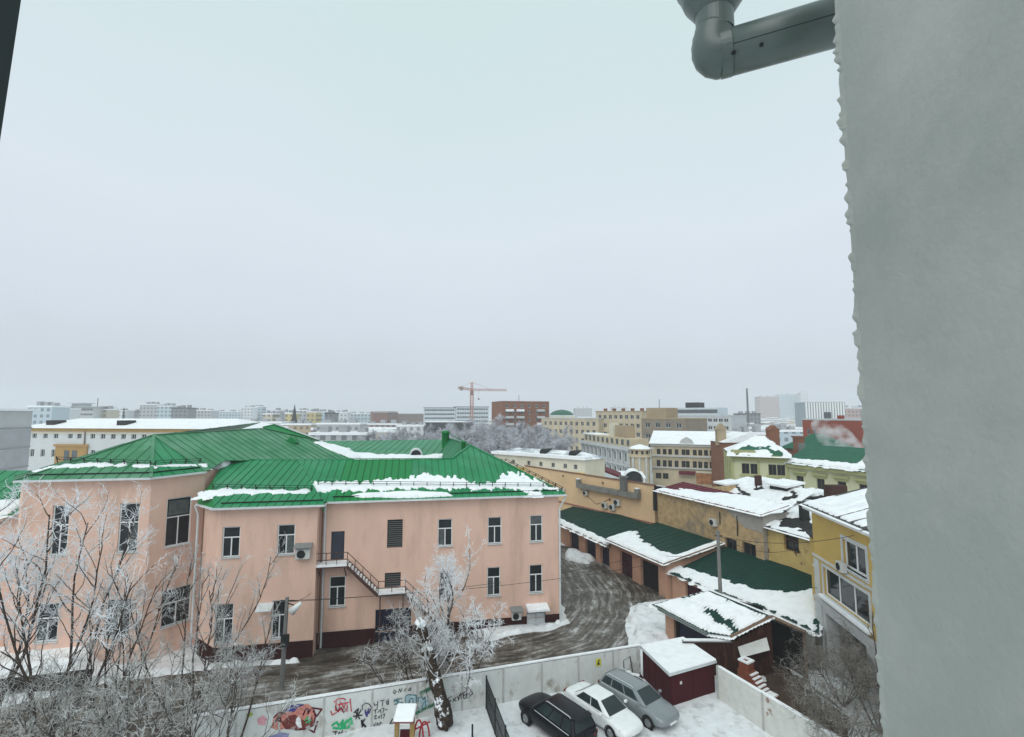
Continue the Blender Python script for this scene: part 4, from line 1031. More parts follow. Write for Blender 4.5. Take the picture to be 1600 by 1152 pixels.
# ================================================================== CARS
def car(label, loc, head, kind, paint, group):
    """x forward, y left. body (lofted), cabin, roof, glass, wheels (> rim), lamps, mirrors, plates"""
    root = thing('parked_car', label, 'car', (loc[0], loc[1], 0), group)
    M = Matrix.Translation((loc[0], loc[1], -.0)) @ Matrix.Rotation(head, 4, 'Z'); 
    if kind == 'sedan':
        st_ = [(-2.36, .62, .48, .80), (-2.28, .80, .34, 1.02), (-1.9, .885, .26, 1.08), (-1.2, .91, .22, 1.02), (0, .915, .20, .96), (.95, .91, .20, .95), (1.5, .90, .22, .90), (2.0, .86, .26, .80), (2.26, .76, .34, .70), (2.36, .56, .42, .60)]
        cb = (-1.72, 1.22, .80, .94); ct = (-.90, .30, .585, 1.44); wb = (-1.36, 1.38); wr = .33
    elif kind == 'wagon':
        st_ = [(-2.42, .64, .48, .86), (-2.34, .82, .34, 1.02), (-1.9, .905, .26, 1.04), (-1.0, .92, .24, 1.02), (0, .925, .22, 1.0), (.95, .92, .22, 1.0), (1.5, .91, .24, .96), (2.0, .87, .28, .86), (2.28, .78, .36, .76), (2.40, .58, .44, .66)]
        cb = (-2.30, 1.20, .82, .99); ct = (-1.95, .32, .60, 1.49); wb = (-1.40, 1.42); wr = .34
    else:
        st_ = [(-2.40, .72, .52, 1.00), (-2.30, .86, .40, 1.10), (-1.8, .94, .32, 1.12), (-1.0, .95, .30, 1.10), (0, .955, .30, 1.08), (.85, .95, .30, 1.10), (1.5, .94, .32, 1.06), (2.0, .90, .36, .98), (2.26, .82, .44, .90), (2.38, .64, .52, .80)]
        cb = (-2.28, 1.12, .86, 1.08); ct = (-1.98, .28, .64, 1.72); wb = (-1.38, 1.42); wr = .37
    mb = MB(); k = None
    for (x, w, zb, zt) in st_:
        half = [(0, zb), (w * .82, zb), (w * .97, zb + .10), (w, (zb + zt) * .5 + .05), (w * .975, zt - .12), (w * .88, zt - .015), (w * .5, zt + .022), (0, zt + .03)]
        ring = half + [(-y, z) for (y, z) in half[-2:0:-1]]
        i0 = len(mb.v); mb.v += [A3(x, y, z) for (y, z) in ring]; n = len(ring)
        if k is not None:
            for a in range(n): mb.f.append((k + a, i0 + a, i0 + (a + 1) % n, k + (a + 1) % n)); mb.m.append(0)
        else: mb.f.append(tuple(range(i0, i0 + n))); mb.m.append(0)
        k = i0
    mb.f.append(tuple(range(k + n - 1, k - 1, -1))); mb.m.append(0)
    body = mb.build('body', paint, root, M, smooth=True)
    s = body.modifiers.new('s', 'SUBSURF'); s.levels = 2; s.render_levels = 2
    # cabin
    (xb0, xb1, hb, zb), (xt0, xt1, ht, zt) = cb, ct
    def lay(f): return [A3(xb0 + (xt0 - xb0) * f, -(hb + (ht - hb) * f), zb + (zt - zb) * f), A3(xb1 + (xt1 - xb1) * f, -(hb + (ht - hb) * f), zb + (zt - zb) * f),
                        A3(xb1 + (xt1 - xb1) * f, hb + (ht - hb) * f, zb + (zt - zb) * f), A3(xb0 + (xt0 - xb0) * f, hb + (ht - hb) * f, zb + (zt - zb) * f)]
    b0, b1 = lay(0), lay(1)
    mb = MB(); mb.v += b0 + b1
    for f in ((0, 1, 5, 4), (1, 2, 6, 5), (2, 3, 7, 6), (3, 0, 4, 7), (4, 5, 6, 7)): mb.f.append(f); mb.m.append(0)
    cab = mb.build('cabin', paint, root, M, smooth=True)
    bv = cab.modifiers.new('b', 'BEVEL'); bv.width = .13; bv.segments = 4; bv.limit_method = 'ANGLE'; bv.angle_limit = math.radians(20)
    CG = glassmat('car_glass', (.020, .032, .034), .05)
    def glass(p, name, off=.018):
        c = sum(p) / len(p); nn = unit(np.cross(p[1] - p[0], p[-1] - p[0]))
        if nn @ (c - A3((xb0 + xb1) / 2, 0, 1.0)) < 0: nn = -nn
        g = MB(); g.prism([q + nn * (off - .03) for q in p], nn * .03); o = g.build(name, CG, cab, M); bm = o.modifiers.new('b', 'BEVEL'); bm.width = .012; bm.segments = 2
    def lerp(a, b, f): return a + (b - a) * f
    def panel(q, m_):                                      # inset quad q = bl, br, tr, tl
        (fx0, fx1, fz0, fz1) = m_
        e = lambda x, z: lerp(lerp(q[0], q[1], x), lerp(q[3], q[2], x), z)
        return [e(fx0, fz0), e(fx1, fz0), e(fx1, fz1), e(fx0, fz1)]
    glass(panel([b0[1], b0[2], b1[2], b1[1]], (.07, .93, .06, .90)), 'windscreen')
    glass(panel([b0[3], b0[0], b1[0], b1[3]], (.10, .90, .18, .88)), 'rear_window')
    n = 3 if kind != 'sedan' else 2
    for q in ([b0[0], b0[1], b1[1], b1[0]], [b0[2], b0[3], b1[3], b1[2]]):
        left = q[0][1] > 0
        spans = {2: [(.12, .52), (.545, .86)], 3: [(.06, .27), (.295, .58), (.605, .88)]}[n]
        for (f0, f1) in spans: glass(panel(q, ((1 - f1, 1 - f0) if left else (f0, f1)) + (.14, .86)), 'side_window')
    # wheels
    TY = mat('tyre_rubber', (.018, .018, .018), .85, .2, 8); RIM = mat('alloy', (.35, .36, .37), .35, .1, 5, metal=.7)
    arch = mat('wheel_arch_shadow_gap', (.012, .012, .012), .9)  # black ring paints the shade in the gap round each wheel
    hw = st_[4][1]
    for x in wb:
        for sg in (-1, 1):
            Mw = M @ Matrix.Translation((x, sg * (hw - .10), wr)) @ Matrix.Rotation(math.pi / 2, 4, 'X')
            t_ = MB(); t_.lathe([(wr * .62, -.11), (wr * .95, -.11), (wr, -.07), (wr, .07), (wr * .95, .11), (wr * .62, .11)], None, 22); w_ = t_.build('wheel', TY, root, Mw, smooth=True)
            r_ = MB(); r_.lathe([(.001, .06 * -sg), (wr * .2, .07 * -sg), (wr * .60, .05 * -sg), (wr * .64, .10 * -sg), (wr * .64, -.1 * -sg)], None, 18)
            for a in range(5):
                Ms = Matrix.Rotation(a * 2 * math.pi / 5, 4, 'Z'); r_.box(wr * .1, wr * .6, -.035, .035, .065 * -sg - .015, .065 * -sg + .015, 0, Ms)
            r_.build('rim', RIM, w_, Mw)
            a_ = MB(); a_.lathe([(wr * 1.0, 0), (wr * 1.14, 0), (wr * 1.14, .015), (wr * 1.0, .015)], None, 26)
            a_.build('wheel_arch_shade', arch, root, M @ Matrix.Translation((x, sg * (hw + .004), wr + .01)) @ Matrix.Rotation(math.pi / 2, 4, 'X'))
    x_f = st_[-2][0]; zf = st_[-2][3]; x_r = st_[0][0]
    LG = mat('headlamp_glass', (.42, .44, .46), .1, .15, 9, spec=.6); RD = mat('tail_lamp', (.22, .008, .010), .25, .15, 9)
    for sg in (-1, 1):
        h_ = MB(); h_.prism([A3(x_f - .22, sg * .50, zf + .055), A3(x_f - .05, sg * .42, zf - .005), A3(x_f - .11, sg * .74, zf - .03), A3(x_f - .36, sg * .83, zf + .03)], A3(.045, 0, -.07)); h_.build('headlamp', LG, root, M)
        r_ = MB(); r_.prism([A3(x_r + .02, sg * .50, .80), A3(x_r + .12, sg * .84, .84), A3(x_r + .14, sg * .84, .98), A3(x_r + .05, sg * .50, .96)], A3(-.03, 0, 0)); r_.build('tail_lamp', RD, root, M)
        mi = MB(); mi.box(-.07, .07, -.10, .10, -.06, .07); o = mi.build('mirror', paint, root, M @ Matrix.Translation((cb[1] - .42, sg * (hw + .11), cb[3] + .10))); bq = o.modifiers.new('b', 'BEVEL'); bq.width = .035; bq.segments = 3
        if kind != 'sedan':
            rl = MB(); rl.tube([A3(xt0 + .18, sg * (ht - .05), zt + .0), A3(xt0 + .28, sg * (ht - .05), zt + .055), A3(xt1 - .30, sg * (ht - .05), zt + .055), A3(xt1 - .2, sg * (ht - .05), zt)], .018, 6); rl.build('roof_rail', GUTTER, root, M)
            sl_ = MB(); sl_.bar(A3(xb0 + .3, sg * (hw - .055), zb + .035), A3(xb1 - .35, sg * (hw - .055), zb + .035), .02, .02); sl_.build('window_trim', GUTTER, root, M)
    g_ = MB(); g_.prism([A3(x_f + .015, -.40, zf - .06), A3(x_f + .015, .40, zf - .06), A3(x_f + .055, .36, zf - .19), A3(x_f + .055, -.36, zf - .19)], A3(.03, 0, 0)); g_.build('grille', DARKM, root, M)
    g_ = MB(); g_.box(st_[-1][0] - .02, st_[-1][0] + .012, -.26, .26, .42, .53); g_.build('number_plate', WHITEP, root, M)
    g_ = MB(); g_.box(st_[0][0] - .012, st_[0][0] + .02, -.26, .26, .60, .71); g_.build('number_plate', WHITEP, root, M)
    for sg in (-1, 1):
        for xx in (.05, -.85):
            hdl = MB(); hdl.box(xx - .09, xx + .09, -.012, .012, -.014, .014); hdl.build('door_handle', paint, root, M @ Matrix.Translation((0, sg * (hw - .008), zb - .13)))
    if kind == 'suv':
        g_ = MB(); g_.prism([A3(xt0 - .2, -.55, zt - .03), A3(xt0 + .1, -.58, zt + .01), A3(xt0 + .1, .58, zt + .01), A3(xt0 - .2, .55, zt - .03)], A3(0, 0, .035)); g_.build('spoiler', paint, root, M)
    return root, M
def carpaint(name, col, rough=.25, metal=.0):
    dk = max(col) < .05
    m = mat(name, col, rough, .06, 3, metal=metal, spec=.15 if dk else .5, col2=None if dk else tuple(c * .7 + .08 for c in col), f2=(.55, .8), scale2=1.8)
    m.node_tree.nodes['Principled BSDF'].inputs['Coat Weight'].default_value = .06 if dk else .4
    return m
SILVER = carpaint('silver_car_paint', (.20, .225, .235)); WHITEC = carpaint('white_car_paint', (.78, .80, .80)); BLACKC = carpaint('black_car_paint', (.005, .005, .008))
H1 = math.atan2(-.80, .60)
car('silver grey estate car with roof rails parked beside the maroon shed', (7.25, 30.1), H1, 'wagon', SILVER, 'cars parked along the white fence')
car('white saloon car with snowy boot parked between black and silver cars', (5.05, 29.2), H1, 'sedan', WHITEC, 'cars parked along the white fence')
car('black off-road car with silver roof rails parked nose to the white fence', (2.35, 28.2), H1 + math.pi, 'suv', BLACKC, 'cars parked along the white fence')

# ================================================================== YELLOW HOUSE ON THE RIGHT
OCHRE = mat('ochre_render', (.53, .365, .115), .9, .08, .8, .12, 10, col2=(.50, .36, .15), f2=(.5, .75), scale2=.5)
STONEW = mat('grey_white_stone', (.52, .53, .52), .85, .10, 1.5, .15, 9)
yh0 = G(1283, 1035); yd = np.array([-.148, -.989, 0.]); yn = np.array([-.989, .148, 0.])
def YH(d, w=0.0, z=0.0): return yh0 + yd * d - yn * w + A3(0, 0, z)
yh = thing('yellow_house', 'ochre yellow house with white framed windows and a snowy roof', 'house', YH(6, 5))
ya, yb = YH(-.2), YH(13)
yw_up = wpx(ya, yb, [(1318, 841, 1353, 888)]); yw_up = [(yw_up[0][0], yw_up[0][1], 7.6, 9.3)]
yw_lo = wpx(ya, yb, [(1289, 898, 1358, 965)]); yw_lo = [(yw_lo[0][0], yw_lo[0][1], 4.95, 6.75)]
wall(yh, ya, yb, 4.45, 10.55, OCHRE, yw_up + yw_lo, depth=.22)
window(yh, ya, yb, *yw_up[0], style='C', fw=.13, depth=.2); window(yh, ya, yb, *yw_lo[0], style='3', fw=.11, depth=.2)
def ybar(name, d0, d1, z0, z1, out, m):
    mb = MB(); mb.box(d0, d1, -out, 0, z0, z1); ux, uy, L = wallframe(ya, yb); return mb.build(name, m, yh, frameM(ya, ux, uy))
l, r = yw_up[0][0], yw_up[0][1]
for q in ((l - .22, l, 7.4, 9.5), (r, r + .22, 7.4, 9.5), (l, r, 9.3, 9.5), (l, r, 7.4, 7.6)): ybar('architrave', *q, .05, STONEW)
l, r = yw_lo[0][0], yw_lo[0][1]
for q in ((l - .2, l, 4.75, 6.95), (r, r + .2, 4.75, 6.95), (l, r, 6.75, 6.95), (l, r, 4.75, 4.95)): ybar('architrave', *q, .05, STONEW)
sb = ybar('window_ledge', l - .3, r + .3, 4.68, 4.75, .35, STONEW)
mb = MB(); mb.box(l - .28, r + .28, -.33, -.06, 4.755, 4.87); ux, uy, L = wallframe(ya, yb); mb.build('snow_cap', SNOW, sb, frameM(ya, ux, uy))
ybar('cornice_band', -.05, 13, 7.12, 7.28, .10, STONEW); ybar('cornice_band', -.05, 13, 6.98, 7.10, .05, OCHRE)
ybar('cornice_band', -.05, 13, 4.28, 4.44, .14, STONEW); ybar('cornice_band', -.05, 13, 4.05, 4.27, .08, STONEW)
ybar('corner_pilaster', -.06, .9, 0, 4.04, .09, STONEW); ybar('corner_pilaster', .0, .75, 4.45, 6.97, .045, STONEW)
wall(yh, ya, yb, -.3, 4.2, STONEW, [(1.3, 6.2, .4, 3.7), (7.0, 11.5, .4, 3.7)], depth=.8)
for q in ((1.3, 6.2, .4, 3.7), (7.0, 11.5, .4, 3.7)):
    mb = MB(); mb.quad(A3(q[0], .78, q[2]), A3(q[1], .78, q[2]), A3(q[1], .78, q[3]), A3(q[0], .78, q[3])); mb.build('recess_back', mat('recess_render', (.30, .29, .25), .9, .2, 1.5), yh, frameM(ya, ux, uy))
wall(yh, YH(-.2, 12), ya, -.3, 10.5, OCHRE); wall(yh, yb, YH(13, 12), -.3, 10.5, OCHRE); wall(yh, YH(13, 12), YH(-.2, 12), -.3, 10.5, OCHRE)
yrp = Plane(YH(-.6, -.45, 10.6), YH(13, -.45, 10.6), YH(3, 6, 12.4))
yP = [YH(-.6, -.45, 10.6), YH(13.5, -.45, 10.6), YH(13.5, 6, 12.4), YH(-.6, 6, 12.4)]
roof_panels(yh, yrp, yP, mat('dark_slate_metal', (.06, .06, .058), .5, .15, 2), .75, seam=.05)
roof_panels(yh, Plane(YH(-.6, 6, 12.4), YH(13, 6, 12.4), YH(3, 12.5, 10.6)), [YH(-.6, 6, 12.4), YH(13.5, 6, 12.4), YH(13.5, 12.5, 10.6), YH(-.6, 12.5, 10.6)], DARKM, 2.5)
mb = MB(); mb.prism([yP[0] - A3(0, 0, .08), yP[1] - A3(0, 0, .08), yP[1] - A3(0, 0, .32), yP[0] - A3(0, 0, .32)], -yn * .06); mb.build('fascia', WHITEP, yh)
mb = MB(); mb.prism([YH(-.55, -.40, 10.3), YH(13, -.40, 10.3), YH(13, .05, 10.3), YH(-.55, .05, 10.3)], A3(0, 0, .05)); mb.build('soffit', WHITEP, yh)
mb = MB(); mb.bar(yP[0] - A3(0, 0, .1), yP[3] - A3(0, 0, .1), .07, .22); mb.build('verge_board', WHITEP, yh)
def ymask(X, Y, sd_): return np.minimum(sd_, .42 + .55 * np.cos(2 * math.pi * (X + .06 * Y) / 1.5 + 1) + 1.5 * (fbm(X * .7, Y * .35, 91) - .5))
snow('roof_snow', 'snow ribbed by dark seams on the yellow house roof', yrp, [yrp.to2(q) for q in yP], step=.1, amp=.05, thick=.13, seed=36, mask=ymask)
u_ = wpx(ya, yb, [(1316, 880, 1336, 897)])[0]; ac_unit(yh, ya + ux * u_[0] + A3(0, 0, 7.3), ux, uy, .8, .55, .3)
# bay at the far corner
by0 = YH(-.2, -.0) ; bwm = wpx(YH(-2.6, 1.2), YH(-.25, .4), [(1252, 858, 1271, 886)])
wall(yh, YH(-3.0, .9), YH(-.22, .35), -.3, 8.0, OCHRE, [(1.0, 2.5, 6.0, 7.5)]); window(yh, YH(-3.0, .9), YH(-.22, .35), 1.0, 2.5, 6.0, 7.5, 'C', fw=.12)
mb = MB(); mb.prism([YH(-3.1, .7, 8.0), YH(-.2, .2, 8.0), YH(-.2, 4, 8.2), YH(-3.1, 4, 8.2)], A3(0, 0, .12)); mb.build('bay_roof', DARKM, yh)

# ================================================================== OLD WALLS BEHIND THE GARAGES
BUFF = mat('buff_render', (.70, .50, .30), .9, .07, .5, .12, 9, col2=(.60, .43, .27), f2=(.5, .75), scale2=.3)
BRICKO = mat('worn_buff_brick', (.46, .33, .18), .95, .28, 2.2, .8, 10, col2=(.27, .23, .18), f2=(.52, .64), scale2=.28)
GREYR = mat('grey_patched_render', (.36, .34, .31), .95, .15, 1.5, .3, 9)
M0_, M1_ = G(820, 728.2, 8.4), G(1022, 759, 8.4)
mw = thing('buff_hall', 'long buff rendered hall wall with big grey air duct and fan coolers', 'building', (M0_ + M1_) / 2 * np.array([1, 1, 0]))
wall(mw, M0_, M1_, -.3, 8.4, BUFF)
ux, uy, L = wallframe(M0_, M1_); Mm = frameM(A3(M0_[0], M0_[1]), ux, uy)
def mpx(px, py): q = PL(px, py, M0_, uy) - A3(M0_[0], M0_[1]); return q @ ux, q[2]
mb = MB(); mb.box(-.05, L + .05, -.12, .4, 8.4, 8.5); mb.build('coping', mat('rust_coping', (.20, .10, .07), .7, .2, 3), mw, Mm)
mb = MB(); mb.prism([A3(0, 0, 8.4), A3(L, 0, 8.4), A3(L, 6, 7.4), A3(0, 6, 7.4)], A3(0, 0, .05)); mb.build('roof', SNOWD, mw, Mm)
wall(mw, M1_, M1_ + uy * 6, -.3, 7.5, BUFF)
wall(mw, M0_ + uy * 6, M0_, -.3, 7.5, BUFF)
wall(mw, M1_ + uy * 6, M0_ + uy * 6, -.3, 7.4, BUFF)
DUCT = mat('galvanised_duct', (.20, .20, .185), .55, .2, 2, .2, 6)
(x0, z0), (x1, z1) = mpx(906, 757), mpx(1002, 776)
dk = MB(); zc = (z0 + z1) / 2; nseg = 7
o = None
for i in range(nseg):
    mb = MB(); a = x0 + (x1 - x0) * i / nseg; b = x0 + (x1 - x0) * (i + 1) / nseg
    mb.box(a + .01, b - .01, -.75, -.12, zc - .33, zc + .30); mb.box(b - .03, b + .02, -.79, -.08, zc - .37, zc + .34); mb.build('duct_section', DUCT, mw, Mm)
for xx in (x0 + .2, x1 - .2):
    mb = MB(); mb.box(xx - .28, xx + .28, -.7, -.2, zc + .3, zc + .85); o = mb.build('duct_cowl', DUCT, mw, Mm)
    mb = MB(); mb.box(xx - .25, xx + .25, -.67, -.23, zc + .853, zc + .98); mb.build('snow_cap', SNOW, o, Mm)
xq = mpx(978, 760)[0]; mb = MB(); mb.box(xq - .38, xq + .38, -.72, -.15, zc + .31, 8.9); mb.box(xq - .5, xq + .5, -.85, -.02, 8.9, 9.1); mb.build('duct_riser', mat('riser_grey', (.15, .155, .15), .6, .15, 3), mw, Mm)
for (px, py, w) in ((878, 770, .9), (914, 773, .8), (943, 793, .9), (955, 796, .9), (962, 789, 1.0)):
    xx, zz = mpx(px, py); ac_unit(mw, A3(M0_[0], M0_[1]) + ux * xx + A3(0, 0, zz), ux, uy, w, w * .8, .35)
for px, py in ((880, 744), (942, 755), (953, 781)):
    xx, zz = mpx(px, py); mb = MB(); mb.box(xx - .16, xx + .16, -.05, -.004, zz - .16, zz + .16); mb.build('vent_grille', mat('vent_brown', (.22, .12, .08), .7), mw, Mm)
mb = MB(); P = [mpx(*p) for p in ((905, 760), (918, 775), (932, 788), (945, 784), (952, 780))]; mb.tube([A3(p[0], -.04, p[1]) for p in P], .03, 5); mb.build('cable', DARKM, mw, Mm)
zlo = mpx(1010, 815)[1]; mb = MB(); mb.box(0, L, -.12, -.004, mpx(880, 782)[1] - .4, zlo + .05) ; mb.build('base_band', mat('faded_red_band', (.34, .17, .13), .9, .15, 2), mw, Mm)
# old brick building
O0, O1 = G(1027, 766, 8.05), G(1191, 804, 8.05)
ob = thing('old_brick_building', 'worn buff brick building with snowy maroon roof behind the garages', 'building', (O0 + O1) / 2 * np.array([1, 1, 0]))
ux, uy, L = wallframe(O0, O1); Mo = frameM(A3(O0[0], O0[1]), ux, uy)
ow = wpx(O0, O1, [(1133, 842, 1151, 864), (1160, 849, 1181, 872)])
wall(ob, O0, O1, -.3, 8.05, BRICKO, ow, depth=.3)
for q in ow: window(ob, O0, O1, *q, style='C', frame=mat('brown_frame', (.10, .06, .045), .7), depth=.28, sill=True, sillm=BRICKO)
def opx(px, py): q = PL(px, py, O0, uy) - A3(O0[0], O0[1]); return q @ ux, q[2]
xg = opx(1128, 790)[0]
mb = MB(); mb.prism([A3(xg, -.02, 8.02), A3(L, -.02, 8.02), A3(L, -.02, opx(1190, 832)[1]), A3(opx(1165, 822)[0], -.02, opx(1165, 825)[1])], A3(0, -.02, 0)); mb.build('render_patch', GREYR, ob, Mo)
wall(ob, O1, O1 + uy * 3.2, -.3, 8.05, GREYR); wall(ob, O0 + uy * 12, O0, -.3, 8.05, BRICKO)
mroof = mat('maroon_seam_metal', (.115, .012, .025), .5, .15, 2)
orp = Plane(A3(0, -.25, 8.05) @ np.array([ux, uy, A3(0, 0, 1)]) + A3(O0[0], O0[1]), O1 - uy * .25, O0 + uy * 4 + A3(0, 0, .75))
oP = [O0 - uy * .25 - ux * .1, O1 - uy * .25 + ux * .1, O1 + uy * 3.2 + ux * .1 + A3(0, 0, .6), O0 + uy * 4 - ux * .1 + A3(0, 0, .75)]
roof_panels(ob, orp, oP, mroof, .8, seam=.06)
def omask(X, Y, sd_):
    a = orp.to2(oP[0]); b = orp.to2(oP[1]); f = np.clip((X - min(a[0], b[0])) / abs(b[0] - a[0]), 0, 1)
    f = f if b[0] > a[0] else 1 - f
    return np.minimum(sd_, (.3 + 4.2 * f) * 1.0 - (Y - a[1]) + 1.6 * (fbm(X * .5, Y * 1.5, 93) - .35) + .5)
snow('roof_snow', 'snow thinning out over the maroon roof of the old brick building', orp, [orp.to2(q) for q in oP], step=.14, amp=.1, thick=.14, seed=37, mask=omask)
xx, zz = opx(1113, 820); ac_unit(ob, A3(O0[0], O0[1]) + ux * xx + A3(0, 0, zz), ux, uy, .85, .65, .35)
for px, py, h in ((1125, 800, 1.2), (1152, 806, 1.9)):
    xx, zz = opx(px, py); mb = MB(); mb.bar(A3(xx, -.05, zz - h), A3(xx, -.05, zz), .07); mb.build('flue_pipe', DARKM, ob, Mo)
mb = MB(); xx, zz = opx(1022, 775); mb.bar(A3(-.35, -.1, 5.6), A3(-.35, -.1, 8.1), .35); mb.build('stair_post', DARKM, ob, Mo)
# yellow decayed building between brick one and yellow house
N0, N1 = G(1188, 819, 7.0), G(1285, 846, 7.0)
yo = thing('decayed_house', 'peeling yellow house with broken plaster and patchy snow roof', 'house', (N0 + N1) / 2 * np.array([1, 1, 0]))
YOLD = mat('peeling_yellow_render', (.58, .43, .17), .95, .12, 1.2, .3, 8, col2=(.15, .095, .055), f2=(.54, .57), scale2=.42)
ux, uy, L = wallframe(N0, N1)
nw = wpx(N0, N1, [(1225, 836, 1248, 862)])
wall(yo, N0, N1, -.3, 7.0, YOLD, nw, depth=.3); window(yo, N0, N1, *nw[0], style='T', frame=mat('brown_frame', (.10, .06, .045)), depth=.28, sill=False)
wall(yo, N0 + uy * 6, N0, -.3, 7.0, YOLD)
npn = Plane(N0 - uy * .3, N1 - uy * .3, N0 + uy * 5 + A3(0, 0, 1.2)); nP = [N0 - uy * .3, N1 - uy * .3, N1 + uy * 5 + A3(0, 0, 1.2), N0 + uy * 5 + A3(0, 0, 1.2)]
roof_panels(yo, npn, nP, mat('black_roofing', (.03, .03, .03), .8, .3, 3), 1.0, seam=.02)
def nmask(X, Y, sd_):
    c = npn.px2(1240, 817); return np.minimum(sd_, .8 - 1.7 * np.exp(-((X - c[0]) / 2.2) ** 2 - ((Y - c[1]) / 1.6) ** 2) + 2.2 * (fbm(X * .9, Y * .9, 95) - .5))
snow('roof_snow', 'snow broken by dark roofing on the peeling yellow house', npn, [npn.to2(q) for q in nP], step=.12, amp=.1, thick=.16, seed=38, mask=nmask)
mb = MB(); q = npn.px(1257, 812); mb.box(-.3, .3, -.3, .3, -.3, 1.4, 0, Matrix.Translation(Vector(q))); mb.box(-.4, .4, -.4, .4, 1.4, 1.55, 0, Matrix.Translation(Vector(q))); mb.build('chimney', DARKM, yo)
# the broad snowy roofs behind
def snowroof(label, pts, zs, seed, holes=6, name='snowy_house', base=True, wallm=None):
    """low house with a broad snow-laden roof plane given by four pixel corners and heights"""
    P = [G(x, y, z) for (x, y), z in zip(pts, zs)]
    c = sum(P) / 4; th = thing(name, label, 'house', (c[0], c[1], 0))
    wm = wallm or BRICKO
    a, b, cc, d = P
    ins = [p + (c - p) * .03 for p in P]
    for p, q in ((ins[0], ins[1]), (ins[1], ins[2]), (ins[2], ins[3]), (ins[3], ins[0])):
        mb = MB(); mb.poly([A3(p[0], p[1], -.3), A3(q[0], q[1], -.3), q - A3(0, 0, .1), p - A3(0, 0, .1)]); mb.build('wall', wm, th)
    pl = Plane(P[0], P[1], P[2]); P[3] = P[3] - A3(0, 0, ((P[3] - pl.o) @ pl.n) / pl.n[2])
    roof_panels(th, pl, P, mat('black_roofing', (.03, .03, .03)), 1.5, seam=.02)
    def mk(X, Y, sd_): return np.minimum(sd_ + .3, 1.0 + 5.0 * (fbm(X * .55, Y * 1.1, seed + 3) - .60))
    snow('roof_snow', 'snow covering the roof of the ' + label, pl, [pl.to2(q) for q in P], step=.22, amp=.2, thick=.2, seed=seed, mask=mk)
    return th, pl, P
h1, h1p, _ = snowroof('low house with open skylight hatch behind the worn brick building', [(1098, 772), (1205, 803), (1262, 770), (1175, 750)], [6.4, 6.4, 8.6, 8.6], 51)
h2, h2p, _ = snowroof('long low house with dormer and dark ridge before the lime green facade', [(1200, 802), (1345, 842), (1362, 783), (1262, 765)], [6.3, 6.3, 8.6, 8.6], 53)
def dormer(th, pl, px, py, w=1.6, h=1.3, dpt=2.2, m=DARKM):
    q = pl.px(px, py); ex = pl.ex; ey = unit(pl.ey * np.array([1, 1, 0])); Mq = frameM(q, ex, ey)
    mb = MB(); mb.box(-w / 2, w / 2, 0, dpt, -.5, h * .7); o = mb.build('dormer', m, th, Mq)
    sb = MB(); sb.prism([A3(-w * .65, -.3, h * .68), A3(w * .65, -.3, h * .68), A3(w * .65, dpt, h * .9), A3(-w * .65, dpt, h * .9)], A3(0, 0, .22)); sb.build('snow_cap', SNOW, o, Mq)
dormer(h1, h1p, 1128, 768, 2.2, 1.3); dormer(h2, h2p, 1216, 778, 2.6, 1.9)
for th, pl, px, py, s_ in ((h1, h1p, 1185, 760, .35), (h2, h2p, 1306, 778, .9), (h2, h2p, 1330, 790, .4)):
    q = pl.px(px, py); mb = MB(); mb.box(-s_, s_, -s_ * .6, s_ * .6, -.4, 1.3, 0, Matrix.Translation(Vector(q))); mb.build('chimney', mat('sooty_brick', (.06, .03, .025), .9, .3, 4), th)

# ================================================================== MIDDLE-DISTANCE BUILDINGS
def grid(L, n, w, z0s, h, m0=.06, m1=.06):
    """openings: n columns of width w in each row starting at z0s"""
    out = []; a = L * m0; s = (L * (1 - m0 - m1)) / n
    for z in z0s:
        for i in range(n): out.append((a + s * (i + .5) - w / 2, a + s * (i + .5) + w / 2, z, z + h))
    return out
FRAMEW = mat('far_white_frame', (.55, .56, .56), .7)
def block(name, label, cat, a, b, depth, z1, wm, wins=(), frame=None, glass=None, roof='flat', rm=None, side=None, rz=2.0, group=None, over=.3, wd=.25, sidewins=()):
    a = A3(a[0], a[1]); b = A3(b[0], b[1]); ux, uy, L = wallframe(a, b)
    th = thing(name, label, cat, (a + b) / 2 + uy * depth / 2, group)
    wall(th, a, b, -1, z1, wm, wins, depth=wd)
    for q in wins: farwindow(th, a, b, *q, frame or FRAMEW, glass or GLASS, wd)
    c, d = b + uy * depth, a + uy * depth
    wall(th, d, a, -1, z1, side or wm, sidewins, depth=wd)
    for q in sidewins: farwindow(th, d, a, *q, frame or FRAMEW, glass or GLASS, wd)
    wall(th, b, c, -1, z1, side or wm); wall(th, c, d, -1, z1, side or wm)
    rm = rm or SNOW; mb = MB()
    o_ = over; p = [a - ux * o_ - uy * o_, b + ux * o_ - uy * o_, c + ux * o_ + uy * o_, d - ux * o_ + uy * o_]
    p = [q + A3(0, 0, z1) for q in p]
    if roof == 'flat': mb.prism(p, A3(0, 0, .35))
    elif roof == 'gable':
        r0 = (p[0] + p[3]) / 2 + A3(0, 0, rz); r1 = (p[1] + p[2]) / 2 + A3(0, 0, rz)
        mb.poly([p[0], p[1], r1, r0]); mb.poly([p[2], p[3], r0, r1]); mb.poly([p[3], p[0], r0]); mb.poly([p[1], p[2], r1]); mb.poly(p[::-1])
    elif roof == 'hip':
        i_ = min(depth / 2, L * .45); r0 = (p[0] + p[3]) / 2 + ux * i_ + A3(0, 0, rz); r1 = (p[1] + p[2]) / 2 - ux * i_ + A3(0, 0, rz)
        mb.poly([p[0], p[1], r1, r0]); mb.poly([p[2], p[3], r0, r1]); mb.poly([p[3], p[0], r0]); mb.poly([p[1], p[2], r1]); mb.poly(p[::-1])
    mb.build('roof', rm, th)
    return th, a, b, ux, uy, L
